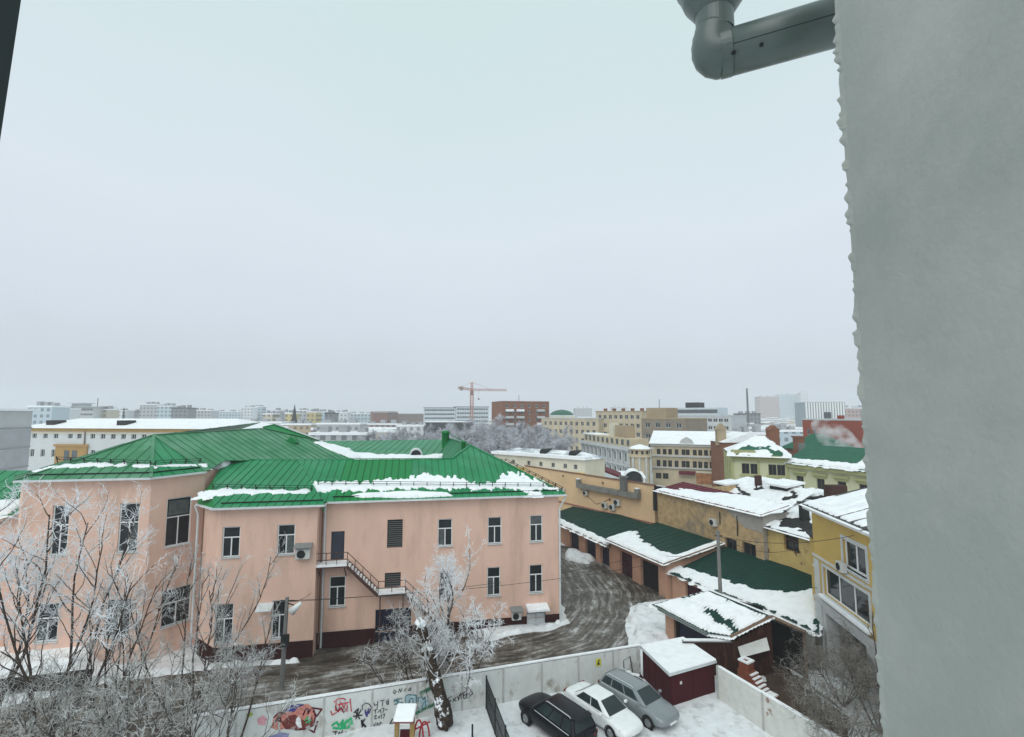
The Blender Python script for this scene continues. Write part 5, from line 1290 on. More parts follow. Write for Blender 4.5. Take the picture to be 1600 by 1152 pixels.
def addbox(th, name, m, a, ux, uy, x0, x1, y0, y1, z0, z1):
    mb = MB(); mb.box(x0, x1, y0, y1, z0, z1); return mb.build(name, m, th, frameM(A3(a[0], a[1]), ux, uy))
def rowpx(a, b, xs, y0, y1, w):
    """windows on wall a->b centred at pixel columns xs, pixel rows y0..y1 (at the first column)"""
    ux, uy, L = wallframe(A3(a[0], a[1]), A3(b[0], b[1])); out = []
    z1 = PL(xs[0], y0, A3(a[0], a[1]), uy)[2]; z0 = PL(xs[0], y1, A3(a[0], a[1]), uy)[2]
    for x in xs:
        u = (PL(x, (y0 + y1) / 2, A3(a[0], a[1]), uy) - A3(a[0], a[1])) @ ux; out.append((u - w / 2, u + w / 2, z0, z1))
    return out
CREAM = mat('cream_stone', (.53, .45, .32), .9, .14, .5); CREAMD = mat('dull_cream_brick', (.38, .30, .20), .9, .1, .5)
GREYW = mat('grey_white_render', (.50, .52, .53), .9, .08, .5); PALEB = mat('pale_blue_white_panel', (.56, .62, .66), .85, .06, .3)
BRICK = mat('red_brown_brick', (.22, .10, .062), .9, .15, .5); LIMEG = mat('lime_green_render', (.36, .365, .18), .9, .07, .5); LIMEP = mat('pale_lime_render', (.52, .52, .345), .9, .06, .5)
OCHT = mat('ochre_trim', (.42, .26, .10), .9, .08, .6); REDW = mat('brick_red_firewall', (.30, .075, .045), .9, .10, .4, col2=(.25, .06, .04), f2=(.45, .6), scale2=.2)
YELW = mat('warm_yellow_render', (.60, .42, .10), .9, .08, .5); IVORY = mat('ivory_render', (.66, .62, .50), .9, .06, .5); ROOFG = mat('grey_blue_zinc', (.30, .34, .38), .5, .15, .5, col2=(.8, .82, .84), f2=(.45, .6), scale2=.25)

# left: grey banded block
a, b = D(-70, 700, 70), D(46, 700, 84); a[2] = b[2] = 0
th, a, b, ux, uy, L = block('grey_block', 'pale grey block with horizontal bands at the edge of the pink annex', 'building', a, b, 20, 17.6, GREYW, grid(L_ := np.linalg.norm((b - a)[:2]), 3, 1.6, [4.2], 1.9), roof='flat', over=.7)
for z in (8.4, 11.6, 14.8): addbox(th, 'band', mat('grey_band', (.33, .34, .35), .9), a, ux, uy, -.05, L + .05, -.12, -.003, z - .12, z + .12)
for z in (10, 13.2): addbox(th, 'panel', mat('mauve_grey_panel', (.42, .42, .44), .9, .1, .6), a, ux, uy, 0, L, -.05, -.004, z - 1.5 + 3.2 * 0, z + 1.2)
# long ivory building with ochre cornice
a, b = D(30, 665, 118), D(376, 669, 108); a[2] = b[2] = 0
zt = D(45, 663, 117)[2]
w1 = rowpx(a, b, [54, 71, 87.5, 110, 124, 145, 161, 177, 193, 209, 225, 240, 256, 272], 674.5, 685, 1.25)
w2 = rowpx(a, b, [50, 66.5, 83.5, 107, 119, 145, 161, 177, 193], 702, 713.5, 1.2)
th, a, b, ux, uy, L = block('long_ivory_building', 'long pale building with ochre cornice and snow roof behind the green roofs', 'building', a, b, 16, zt - .9, mat('pale_grey_render', (.60, .62, .62), .9, .05, .4), w1 + w2, roof='hip', rz=2.2, over=.9)
addbox(th, 'cornice', OCHT, a, ux, uy, -.3, L + .3, -.45, -.004, zt - 1.6, zt - .92); addbox(th, 'frieze', IVORY, a, ux, uy, -.1, L + .1, -.12, -.004, zt - 2.2, zt - 1.62)
pu = (PL(89, 700, a, uy) - a) @ ux; pv = (PL(138, 700, a, uy) - a) @ ux; z7 = PL(89, 694, a, uy)[2]
addbox(th, 'portal', OCHT, a, ux, uy, pu, pv, -.35, -.004, 0, z7); addbox(th, 'portal_cornice', OCHT, a, ux, uy, pu - .4, pv + .4, -.55, -.36, z7 - .5, z7)
for x in (107, 119):
    q = (PL(x, 705, a, uy) - a) @ ux; addbox(th, 'portal_window', GLASSL, a, ux, uy, q - .7, q + .7, -.40, -.36, z7 - 4.0, z7 - 1.4)
mb = MB(); q = (PL(133, 690, a, uy) - a) @ ux; mb.box(q - .1, q + .1, -.3, -.1, 0, zt - 1); mb.build('downpipe', mat('pipe_brown', (.25, .2, .17), .7), th, frameM(a, ux, uy))
for x in (66, 178): 
    q = (PL(x, 655, a, uy) - a) @ ux; addbox(th, 'dormer', mat('black_roofing', (.03, .03, .03)), a, ux, uy, q - 1.2, q + 1.2, 1.8, 4.5, zt - .3, zt + .9)
# ivory-yellow hall with zinc roof
a, b = D(772, 716, 92), D(914, 722, 79); a[2] = b[2] = 0
zt = D(850, 712, 85)[2] - .25
w1 = rowpx(a, b, [783, 802, 826, 845, 864, 883, 899], 724, 729.5, .7)
w1 = [(q[0], q[1], zt - 1.55, zt - .8) for q in w1]
th, a, b, ux, uy, L = block('ivory_hall', 'ivory and yellow hall with zinc roof and small square windows', 'building', a, b, 6, zt, IVORY, w1, roof='hip', rz=1.1, rm=ROOFG)
addbox(th, 'lower_wall', YELW, a, ux, uy, 0, L, -.15, -.004, 0, zt - 2.0); addbox(th, 'eave_snow', SNOW, a, ux, uy, -.3, L + .3, -.5, 1.8, zt + .02, zt + .5)
for x in (842, 888):
    q = (PL(x, 710, a, uy) - a) @ ux; mb = MB(); mb.lathe([(.001, -.2), (.62, -.2), (.62, 2.2)], frameM(a + ux * q + uy * 1.2 + A3(0, 0, zt + .7), ux, uy) @ Matrix.Rotation(-math.pi / 2, 4, 'X'), 18); mb.build('dormer', DARKM, th)
# barrel-roofed small building with maroon roof
a, b = D(912, 745, 93), D(1008, 745, 91); a[2] = b[2] = 0; zt = D(950, 742, 92)[2]
th, a, b, ux, uy, L = block('arched_pavilion', 'small white pavilion with arched snowy vault and maroon gable roof', 'building', a, b, 9, zt - .6, WHITEP, roof='flat', rm=SNOW, over=.1)
q0 = (PL(915, 740, a, uy) - a) @ ux; q1 = (PL(962, 740, a, uy) - a) @ ux; zp = PL(932, 729, a, uy)[2]
mb = MB(); mb.prism([A3(q0, -.3, zt - .5), A3((q0 + q1) / 2 - 1, -.3, zp), A3(q1 + 1.5, -.3, zt - .4)], A3(0, 7, 0)); mb.build('gable_roof', mroof, th, frameM(a, ux, uy))
mb = MB(); mb.prism([A3(q0 + .3, -.32, zt - .55), A3((q0 + q1) / 2 - 1, -.32, zp - .35), A3(q1 + .6, -.32, zt - .5)], A3(0, -.08, 0)); mb.build('gable_front', PALEB, th, frameM(a, ux, uy))
q2 = (PL(975, 740, a, uy) - a) @ ux; q3 = (PL(1004, 740, a, uy) - a) @ ux; r_ = (q3 - q2) / 2
mb = MB(); mb.lathe([(r_, -1.5), (r_, 3.5), (.001, 3.5)], frameM(a + ux * (q2 + q3) / 2 + A3(0, 0, zt - r_ * .45), ux, uy) @ Matrix.Rotation(-math.pi / 2, 4, 'X'), 26); o = mb.build('vault', SNOW, th)
mb = MB(); mb.lathe([(.001, -1.48), (r_ * .86, -1.48)], frameM(a + ux * (q2 + q3) / 2 + A3(0, 0, zt - r_ * .45), ux, uy) @ Matrix.Rotation(-math.pi / 2, 4, 'X'), 26); mb.build('vault_opening', DARKM, o)
# ornate grey palace: long front running to the left distance, with corner turret
a, b = G(909, 687, 10.0), G(984, 698, 10.0)
a = A3(a[0], a[1]); b = A3(b[0], b[1]); ux, uy, L = wallframe(a, b)
wn = grid(L, 10, 1.5, [6.5], 2.0, .02, .02) + grid(L, 10, 1.5, [3.0], 2.0, .02, .02) + grid(L, 10, 1.6, [.2], 1.8, .02, .02)
th, a, b, ux, uy, L = block('ornate_palace', 'ornate grey and cream palace with rows of pilasters and a corner turret', 'building', a, b, 5, 9.4, GREYW, wn, roof='flat', rm=GREYW, over=.5)
for i in range(11): addbox(th, 'pilaster', STONEW, a, ux, uy, L * (.02 + .096 * i) - .35, L * (.02 + .096 * i) + .35, -.35, -.004, 0, 9.3)
for z in (2.3, 5.6, 9.05): addbox(th, 'cornice', STONEW, a, ux, uy, -.3, L + .3, -.7, -.36, z, z + .35)
addbox(th, 'attic_wall', CREAM, a, ux, uy, 0, L, .6, 4.5, 9.77, 11.6)
for i in range(10): addbox(th, 'attic_window', GLASSL, a, ux, uy, L * (.02 + .096 * (i + .5)) - .6, L * (.02 + .096 * (i + .5)) + .6, .53, .595, 10.1, 11.3)
addbox(th, 'attic_roof', SNOW, a, ux, uy, -.2, L * .3, .4, 4.6, 11.61, 11.9); addbox(th, 'chimney', CREAMD, a, ux, uy, L * .6, L * .82, 2, 4, 11.61, 14.4); addbox(th, 'chimney', IVORY, a, ux, uy, L * .48, L * .56, 2, 3.5, 11.61, 14.8)
tc = D(1000, 712, 103) * np.array([1, 1, 0]); r_ = 2.0; zE_ = D(1000, 714, 103)[2]; zS_ = D(1000, 701, 103)[2]
mb = MB(); mb.lathe([(r_, -1), (r_, zE_), (r_ + .45, zE_ + .05), (r_ + .45, zE_ + .5), (r_ - .15, zE_ + .52), (r_ - .15, zS_ - .3), (r_ + .2, zS_ - .25), (r_ + .2, zS_)], Matrix.Translation(Vector(tc)), 20); o = mb.build('turret', CREAM, th)
mb = MB(); mb.lathe([(r_ + .2, zS_ + .01), (r_ * .8, zS_ + .45), (.01, zS_ + .9)], Matrix.Translation(Vector(tc)), 20); mb.build('turret_snow', SNOW, o)
for k in range(5):
    an = math.radians(200 + k * 35); p = tc + A3(math.cos(an), math.sin(an)) * (r_ - .13); mb = MB(); mb.box(-.22, .22, -.08, .08, zE_ + .7, zE_ + 1.3, 0, Matrix.Translation(Vector(p)) @ Matrix.Rotation(an + math.pi / 2, 4, 'Z')); mb.build('turret_window', GLASS, o)
    for dx in (-.3, .3):
        p = tc + A3(math.cos(an + dx), math.sin(an + dx)) * (r_ + .2); mb = MB(); mb.tube([p, p + A3(0, 0, zE_)], .2, 8); mb.build('column', STONEW, o)
# cream building with snow gable roof (street facade)
a, b = D(1020, 750, 118), D(1124, 750, 112); a = A3(a[0], a[1]); b = A3(b[0], b[1]); ux, uy, L = wallframe(a, b)
xs_ = [1029, 1038.5, 1047, 1057, 1068, 1074.5, 1085.5, 1094, 1103, 1112]
w1 = rowpx(a, b, xs_, 701.5, 710, .85); w2 = rowpx(a, b, xs_, 719, 729, .85); w3 = rowpx(a, b, [1029, 1040], 739, 748, 1.3)
zt = PL(1060, 694, a, uy)[2]
th, a, b, ux, uy, L = block('cream_mansion', 'cream mansion with two rows of ten windows and a plain snow roof', 'building', a, b, 14, zt, CREAM, w1 + w2 + w3, glass=GLASS, frame=mat('dark_frame', (.08, .07, .06)), roof='gable', rz=2.8, over=.6, side=CREAMD)
for z in (zt - .5, PL(1060, 714, a, uy)[2], PL(1060, 732.5, a, uy)[2]): addbox(th, 'cornice', STONEW, a, ux, uy, -.2, L + .2, -.35, -.004, z, z + .35)
for q in w2: 
    mb = MB(); mb.lathe([(.52, -.12), (.52, .0)], frameM(a + ux * (q[0] + q[1]) / 2 + A3(0, 0, q[3] - .1), ux, uy) @ Matrix.Rotation(-math.pi / 2, 4, 'X'), 16); mb.build('window_arch', STONEW, th)
q = (PL(1073, 700, a, uy) - a) @ ux; mb = MB(); mb.prism([A3(q - 1.6, -.3, zt + .1), A3(q - 1.2, -.3, zt + 1.0), A3(q, -.3, zt + 1.7), A3(q + 1.2, -.3, zt + 1.0), A3(q + 1.6, -.3, zt + .1)], A3(0, .5, 0)); mb.build('pediment', STONEW, th, frameM(a, ux, uy))
q = (PL(1074, 740, a, uy) - a) @ ux; z = PL(1074, 737, a, uy)[2]; mb = MB(); mb.prism([A3(q - 1.8, 0, z), A3(q + 1.8, 0, z), A3(q + 1.8, -1.3, z - .6), A3(q - 1.8, -1.3, z - .6)], A3(0, 0, .1)); mb.build('awning', mroof, th, frameM(a, ux, uy))
q0 = (PL(1088, 740, a, uy) - a) @ ux; addbox(th, 'shop_front', mat('warm_shop_front', (.36, .16, .07), .7, .4, 1.5), a, ux, uy, q0, L - .4, -.2, -.005, z - 2.6, z - .2)
addbox(th, 'shop_sign', mat('shop_sign_board', (.62, .55, .42), .6), a, ux, uy, q0, L - .4, -.32, -.21, z - .2, z + .25)
# lime green corner house and its long wing
a, b = D(1132, 745, 98), D(1143.5, 745, 84); cG = D(1232, 745, 80); a, b, cG = [A3(q[0], q[1]) for q in (a, b, cG)]
zt = D(1146, 712, 84)[2]
th = thing('lime_corner_house', 'lime green corner house with paired windows and snowy green roof', 'building', (b + cG) / 2)
ux, uy, L = wallframe(b, cG)
ww = rowpx(b, cG, [1164.5, 1178], 714, 727, 1.15) + rowpx(b, cG, [1206.5, 1220], 716.5, 730, 1.15); ww = [(q[0], q[1], zt - 2.9, zt - 1.2) for q in ww]
ww2 = [(q[0], q[1], zt - 6.4, zt - 4.6) for q in ww]
wall(th, b, cG, -1, zt, LIMEP, ww + ww2, depth=.25)
for q in ww + ww2: farwindow(th, b, cG, *q, mat('dark_frame', (.08, .07, .06)), GLASS, .25)
w3 = [(2.5 + i * 4.2, 3.8 + i * 4.2, zt - 2.9, zt - 1.2) for i in range(3)]
wall(th, a, b, -1, zt, LIMEG, w3, depth=.25)
for q in w3: farwindow(th, a, b, *q, FRAMEW, GLASS, .25)
wall(th, cG, cG + uy * 14, -1, zt, LIMEG); wall(th, cG + uy * 14, a, -1, zt, LIMEG)
Mg = frameM(b, ux, uy)
for (x0, x1, z0, z1, o_) in ((-.2, L + .2, zt - .15, zt + .25, .7), (-.1, L + .1, zt - .75, zt - .2, .35), (0, L, zt - 4.2, zt - 3.9, .2)):
    mb = MB(); mb.box(x0, x1, -o_, -.004, z0, z1); mb.build('cornice', LIMEG, th, Mg)
for i in range(22): mb = MB(); mb.box(L * i / 22 + .05, L * i / 22 + .22, -.6, -.36, zt - .6, zt - .16); mb.build('modillion', LIMEG, th, Mg)
for i in (0, .47, .97): mb = MB(); mb.box(L * i, L * i + .35, -.16, -.005, 0, zt - .8); mb.build('pilaster', LIMEG, th, Mg)
for i in (0, 2):
    for wv in (ww, ww2):
        mb = MB(); mb.box(wv[i][0] - .3, wv[i + 1][1] + .3, -.22, -.005, wv[i][2] - .35, wv[i][2] - .05); mb.build('window_ledge', LIMEG, th, Mg)
mb = MB(); mb.box(0, L * .45, -.3, .2, zt + .26, zt + 1.0); mb.build('parapet', LIMEG, th, Mg)
rr0, rr1 = b + uy * 6 + ux * 4 + A3(0, 0, zt + 3.0), cG + uy * 6 - ux * 4 + A3(0, 0, zt + 3.0)
P = [b - uy * .5 + A3(0, 0, zt + .26), cG - uy * .5 + A3(0, 0, zt + .26), rr1, rr0]
lp = Plane(P[0], P[1], P[2]); roof_panels(th, lp, P, mat('verdigris_metal', (.014, .105, .060), .5, .2, 1), 1.2)
mb = MB(); mb.poly([P[1], cG + uy * 13 + A3(0, 0, zt + .26), rr1]); mb.poly([P[0], rr0, a + A3(0, 0, zt + .26)]); mb.poly([rr0, rr1, cG + uy * 13 + A3(0, 0, zt + .26), a + A3(0, 0, zt + .26)]); mb.build('roof', SNOW, th)
snow('roof_snow', 'patchy snow on the green roof of the lime corner house', lp, [lp.to2(q) for q in P], step=.25, amp=.3, thick=.25, seed=61, mask=lambda X, Y, s_: np.minimum(s_ + .3, .35 + 4.0 * (fbm(X * .45, Y * .45, 62) - .5)))
mb = MB(); q = D(1207, 676, 88); mb.box(-.9, .9, -.6, .6, -2.4, .4, 0, Matrix.Translation(Vector(q))); mb.prism([q + A3(-1.1, -.7, .4), q + A3(1.1, -.7, .4), q + A3(0, -.7, 1.3)], A3(0, 1.4, 0)); mb.build('chimney', BRICK, th)
# long wing
a, b = cG + ux * .05, A3(*(D(1385, 760, 66)[:2])); ux2, uy2, L2 = wallframe(a, b)
zt2 = PL(1290, 728, a, uy2)[2]; wr_ = rowpx(a, b, [1250, 1282, 1315, 1349], 747, 758, 1.3); wr_ = [(q[0], q[1], zt2 - 3.9, zt2 - 2.0) for q in wr_]
th, a, b, ux2, uy2, L2 = block('lime_long_house', 'long pale lime house with hooded windows and green and white roof', 'building', a, b, 11, zt2, LIMEP, wr_, frame=mat('dark_frame', (.08, .07, .06)), roof='gable', rz=2.6, rm=mat('verdigris_metal', (.014, .105, .060)), over=.5)
for q in wr_: addbox(th, 'window_hood', LIMEG, a, ux2, uy2, q[0] - .6, q[1] + .6, -.4, -.004, q[3] + .45, q[3] + .75); addbox(th, 'apron', LIMEG, a, ux2, uy2, q[0] - .35, q[1] + .35, -.12, -.004, q[3] + .02, q[3] + .44)
addbox(th, 'cornice', LIMEG, a, ux2, uy2, -.05, L2, -.45, -.004, zt2 - .8, zt2 - .3)
lp2 = Plane(a - uy2 * .5 + A3(0, 0, zt2), b - uy2 * .5 + A3(0, 0, zt2), (a + b) / 2 + uy2 * 5.5 + A3(0, 0, zt2 + 2.6))
snow('roof_snow', 'snow sheet on the eave of the long pale lime house', lp2, [lp2.to2(a - uy2 * .5 + A3(0, 0, zt2)), lp2.to2(b - uy2 * .5 + A3(0, 0, zt2)), lp2.to2(b + uy2 * 5 + A3(0, 0, zt2 + 2.4)), lp2.to2(a + ux2 * (L2 * .72) + uy2 * 5 + A3(0, 0, zt2 + 2.4)), lp2.to2(a + ux2 * (L2 * .70) + uy2 * .9 + A3(0, 0, zt2 + .6)), lp2.to2(a + uy2 * .7 + A3(0, 0, zt2 + .5))], step=.2, amp=.5, thick=.25, seed=63)
# red firewall building with green roof in front, steam
a, b = D(1256, 700, 128), D(1352, 700, 112); a, b = [A3(q[0], q[1]) for q in (a, b)]; ux, uy, L = wallframe(a, b); zt = PL(1300, 657, a, uy)[2]
th, a, b, ux, uy, L = block('red_building', 'blank brick red wall of a tall building with two small dark openings', 'building', a, b, 18, zt, REDW, [(1.2, 2.2, zt - 3.6, zt - 2.2), (2.9, 3.9, zt - 3.4, zt - 2.0)], roof='flat', rm=GREYW, over=.1)
mb = MB(); mb.box(L * .55, L * .62, 1, 2, zt + .3, zt + 1.2); mb.build('chimney', REDW, th, frameM(a, ux, uy))
a, b = D(1222, 700, 104), D(1300, 702, 96); a, b = [A3(q[0], q[1]) for q in (a, b)]; ux, uy, L = wallframe(a, b); zt = PL(1260, 702, a, uy)[2]
block('green_roof_house', 'dark brick house under a verdigris hip roof beside the red wall', 'house', a, b, 10, zt, BRICK, roof='hip', rz=3.0, rm=mat('verdigris_metal', (.014, .105, .060)), over=.5)
mb = MB(); q = D(1253, 700, 88); mb.tube([A3(q[0], q[1], 0), A3(q[0], q[1], D(1253, 693, 88)[2])], .55, 12); o = mb.build('flue', mat('grey_green_gutter', (.16, .19, .18)), None); tag(o, 'short grey flue standing between the lime corner house and long lime house', 'flue')
mb = MB(); q = D(1248, 690, 90); zt = D(1248, 684, 90)[2]; mb.box(-.7, .7, -.6, .6, -.5, zt, 0, Matrix.Translation((q[0], q[1], 0))); mb.box(-.9, .9, -.8, .8, zt, zt + .3, 0, Matrix.Translation((q[0], q[1], 0))); o = mb.build('chimney_stack', BRICK, None); tag(o, 'dark brick chimney stack in front of the verdigris hip roof', 'chimney')
# brick house end between cream mansion and lime house
a, b = D(1112, 740, 108), D(1133, 740, 100); a, b = [A3(q[0], q[1]) for q in (a, b)]; zt = D(1120, 690, 104)[2]
th, a, b, ux, uy, L = block('brick_gable_house', 'narrow red brick gable with an arched belfry top next to the cream mansion', 'house', a, b, 10, zt, BRICK, roof='gable', rz=2.0)
q = D(1126, 676, 103); mb = MB(); mb.box(-.9, .9, -.6, .6, -2.6, .6, 0, Matrix.Translation(Vector(q))); mb.prism([q + A3(-1.2, -.7, .6), q + A3(1.2, -.7, .6), q + A3(0, -.7, 1.9)], A3(0, 1.4, 0)); mb.build('belfry', CREAMD, th)

# ================================================================== APARTMENT BLOCKS AND SKYLINE
def fb(name, label, cat, x0, x1, ytop, d0, d1, depth, wm, cols=0, rows=0, storey=3.1, ww=1.4, wh=1.5, top=None, **k):
    """front from pixel x0 to x1, roof line at pixel ytop (at x0), windows in a built grid counted down from the roof"""
    p, q = D(x0, ytop, d0), D(x1, ytop, d1); zt = p[2] if top is None else top
    a, b = A3(p[0], p[1]), A3(q[0], q[1]); L = np.linalg.norm(b - a)
    wins = grid(L, cols, ww, [zt - 1.0 - wh - storey * i for i in range(rows)], wh, .03, .03) if cols else []
    return block(name, label, cat, a, b, depth, zt, wm, wins, **k), zt
# brick tower with balconies
(th, a, b, ux, uy, L), zt = fb('brick_apartment_block', 'red brown brick apartment block with stacked balconies beyond the frosted trees', 'building', 784, 858, 628, 215, 222, 16, BRICK, 6, 6, 3.0, 1.3, 1.5, roof='flat', rm=BRICK, over=.05)
for i in range(6):
    for xx in (.08, .30, .73):
        addbox(th, 'balcony', GREYW if (i + int(xx * 10)) % 3 else SNOW, a, ux, uy, L * xx, L * xx + 3.4, -1.3, -.01, zt - 4.2 - 3.0 * i, zt - 3.2 - 3.0 * i)
addbox(th, 'roof_antenna', DARKM, a, ux, uy, L * .4, L * .4 + .15, 3, 3.15, zt + .35, zt + 3)
# cream row of flats
(th, a, b, ux, uy, L), zt = fb('cream_flats', 'cream five storey flats with regular dark windows behind the palace', 'building', 846, 935, 654, 196, 176, 14, CREAM, 10, 5, 3.0, 1.3, 1.6, roof='flat', rm=GREYW, over=.15)
(th, a, b, ux, uy, L), zt = fb('cream_flats', 'taller cream flats with flat roof and chimneys joined to the lower row', 'building', 931, 1003, 644, 180, 168, 14, CREAM, 8, 6, 3.0, 1.3, 1.5, roof='flat', rm=CREAMD, over=.15)
for i in range(5): addbox(th, 'chimney', BRICK, a, ux, uy, L * (.08 + .2 * i), L * (.08 + .2 * i) + 1.0, 3, 4, zt + .35, zt + 1.3)
(th, a, b, ux, uy, L), zt = fb('brown_flats', 'grey brown flats with a blank stepped end wall beside the cream mansion', 'building', 1002, 1071, 655, 150, 140, 14, mat('grey_brown_brick', (.26, .22, .17), .9, .12, .6), 4, 3, 3.2, 1.6, 1.5, roof='flat', rm=CREAMD, over=.1)
addbox(th, 'penthouse', CREAMD, a, ux, uy, 0, L * .48, 3, 10, zt + .35, zt + 3.4); addbox(th, 'roof_antenna', DARKM, a, ux, uy, L * .27, L * .27 + .12, 4, 4.12, zt + 3.4, zt + 6)
(th, a, b, ux, uy, L), zt = fb('glass_offices', 'grey white stepped office block with ribbon windows', 'building', 1040, 1142, 650, 225, 205, 18, GREYW, 12, 4, 3.2, 1.9, 1.6, roof='flat', rm=GREYW, over=.2)
addbox(th, 'upper_storey', PALEB, a, ux, uy, L * .03, L * .78, 3, 14, zt + .35, zt + 3.6); addbox(th, 'plant_room', DARKM, a, ux, uy, L * .25, L * .45, 5, 12, zt + 3.6, zt + 6.0)
for i in range(12): addbox(th, 'upper_window', GLASSL, a, ux, uy, L * (.05 + .06 * i), L * (.05 + .06 * i) + 1.8, 2.93, 2.995, zt + 1.2, zt + 2.8)
(th, a, b, ux, uy, L), zt = fb('pale_hospital_block', 'pale blue white block of flats behind the tower crane', 'building', 662, 712, 637.5, 380, 384, 16, PALEB, 13, 6, 3.1, 1.7, 1.6, roof='flat', rm=mat('dark_slate_metal', (.06, .06, .058)), over=.3)
(th, a, b, ux, uy, L), zt = fb('pale_hospital_block', 'slightly taller pale blue white block with dark attic joined to its neighbour', 'building', 712.6, 764, 636, 384, 390, 16, PALEB, 13, 6, 3.1, 1.7, 1.6, roof='flat', rm=mat('dark_slate_metal', (.06, .06, .058)), over=.3)
fb('dark_depot', 'low dark depot with snow roof in front of the pale blocks', 'building', 665, 735, 660, 230, 230, 14, mat('charcoal_cladding', (.06, .065, .07), .8), roof='flat', rm=SNOW)
fb('brick_slab_block', 'tall russet slab of flats with pale balconies left of the pale blocks', 'building', 579, 606, 643.5, 400, 395, 14, mat('russet_brick', (.28, .15, .12), .9), 6, 5, 3.1, 1.8, 1.6, roof='flat', rm=GREYW)
fb('brick_slab_block', 'dark russet slab of flats stepping down beside the taller slab', 'building', 606, 622, 645, 392, 405, 14, mat('dark_russet_brick', (.20, .105, .09), .9), 4, 5, 3.1, 1.8, 1.6, roof='flat', rm=GREYW)
fb('brown_row', 'long low brown row of flats ending at the pale blocks', 'building', 622, 663, 647, 420, 430, 14, mat('dusty_brown_brick', (.27, .19, .17), .9), 9, 4, 3.1, 1.6, 1.6, roof='flat', rm=GREYW)
# far-off blocks: window rows too fine to build come from the material
def farmat(name, col, dark, sx, sz):
    if name in MATS: return MATS[name]
    m = bpy.data.materials.new(name); m.use_nodes = True; t = m.node_tree; b = t.nodes['Principled BSDF']; b.inputs['Roughness'].default_value = .9
    tc = t.nodes.new('ShaderNodeTexCoord'); mp = t.nodes.new('ShaderNodeMapping'); t.links.new(tc.outputs['Object'], mp.inputs[0])
    se = t.nodes.new('ShaderNodeSeparateXYZ'); t.links.new(mp.outputs[0], se.inputs[0])
    def pulse(sock, per, duty):
        d = t.nodes.new('ShaderNodeMath'); d.operation = 'DIVIDE'; d.inputs[1].default_value = per; t.links.new(sock, d.inputs[0])
        f = t.nodes.new('ShaderNodeMath'); f.operation = 'FRACT'; t.links.new(d.outputs[0], f.inputs[0])
        g = t.nodes.new('ShaderNodeMath'); g.operation = 'LESS_THAN'; g.inputs[1].default_value = duty; t.links.new(f.outputs[0], g.inputs[0]); return g.outputs[0]
    mu = t.nodes.new('ShaderNodeMath'); mu.operation = 'MULTIPLY'; t.links.new(pulse(se.outputs[0], sx, .5), mu.inputs[0]); t.links.new(pulse(se.outputs[2], sz, .5), mu.inputs[1])
    mx = t.nodes.new('ShaderNodeMixRGB'); mx.inputs[1].default_value = (*col, 1); mx.inputs[2].default_value = (*dark, 1); t.links.new(mu.outputs[0], mx.inputs[0]); t.links.new(mx.outputs[0], b.inputs['Base Color'])
    MATS[name] = m; return m
tones = {'grey': (.42, .43, .45), 'cream': (.52, .47, .36), 'yellow': (.55, .45, .22), 'white': (.64, .66, .68), 'dark': (.20, .21, .23), 'blue': (.45, .53, .58), 'rose': (.42, .31, .29), 'ochre': (.42, .33, .22)}
far_list = [  # x0, x1, ytop, distance, tone, label
    (44, 82, 634, 250, 'blue', 'pale flat-topped block directly behind the banded grey block'),
    (82, 104, 638, 300, 'white', 'small white block between the flat-topped block and the stepped hotel'),
    (147, 168, 639, 330, 'cream', 'faint cream block right of the stepped hotel'),
    (168, 196, 641, 420, 'white', 'faint low white block next to the lone dark fir'),
    (196, 219, 643, 460, 'dark', 'dark jumbled sheds in the haze left of the grey slab'),
    (219, 246, 631.5, 430, 'grey', 'grey slab rising over the jumbled roofs in the haze'),
    (246, 268, 634, 400, 'blue', 'bluish stepped block against the grey slab'),
    (268, 294, 637, 380, 'dark', 'dark many-windowed block over the long ivory roof'),
    (294, 330, 641, 470, 'grey', 'low pale terrace fading right of the dark many-windowed block'),
    (330, 378, 643, 520, 'blue', 'thin bluish row on the horizon before the paired white slabs'),
    (378, 395, 636, 520, 'white', 'left one of the paired white slabs in the haze'),
    (395, 409, 635, 540, 'blue', 'right one of the paired slabs in the haze, bluish'),
    (411, 426, 646, 330, 'cream', 'cream block with dark mansard beside the grey turret block'),
    (426, 433, 641, 340, 'grey', 'narrow grey turret block beside the cream mansard'),
    (433, 446, 644, 350, 'white', 'white block between grey turret and yellow block'),
    (446, 458, 645, 320, 'yellow', 'mustard yellow block just left of the black spire'),
    (462, 480, 641, 380, 'grey', 'wide grey block just right of the black spire'),
    (480, 494, 643, 360, 'yellow', 'dull yellow block right of the wide grey block'),
    (495, 507, 643, 400, 'blue', 'bluish slim block right of the dull yellow block'),
    (508, 521, 645, 340, 'dark', 'charcoal block right of the bluish slim block'),
    (521, 543, 644, 430, 'white', 'hazy white block right of the charcoal block'),
    (543, 579, 646, 450, 'blue', 'hazy bluish row left of the russet slab'),
    (898, 925, 637, 800, 'grey', 'ghostly grey tower behind the cream flats'),
    (957, 983, 635.5, 850, 'white', 'ghostly round-topped white tower behind the taller cream flats'),
    (1140, 1160, 652, 360, 'white', 'white block just right of the stepped offices'),
    (1155, 1188, 646, 420, 'dark', 'dark roofed row at the foot of the lattice mast'),
    (1186, 1217, 619, 1050, 'rose', 'fogbound rose grey tower with its top lost in cloud'),
    (1217, 1252, 616, 1150, 'blue', 'fogbound bluish tower behind the rose grey tower'),
    (1250, 1263, 613, 1120, 'white', 'fogbound slim white tower beside the ribbed white block'),
    (1319, 1362, 637, 420, 'rose', 'pale rose slab right of the ribbed white block'),
]
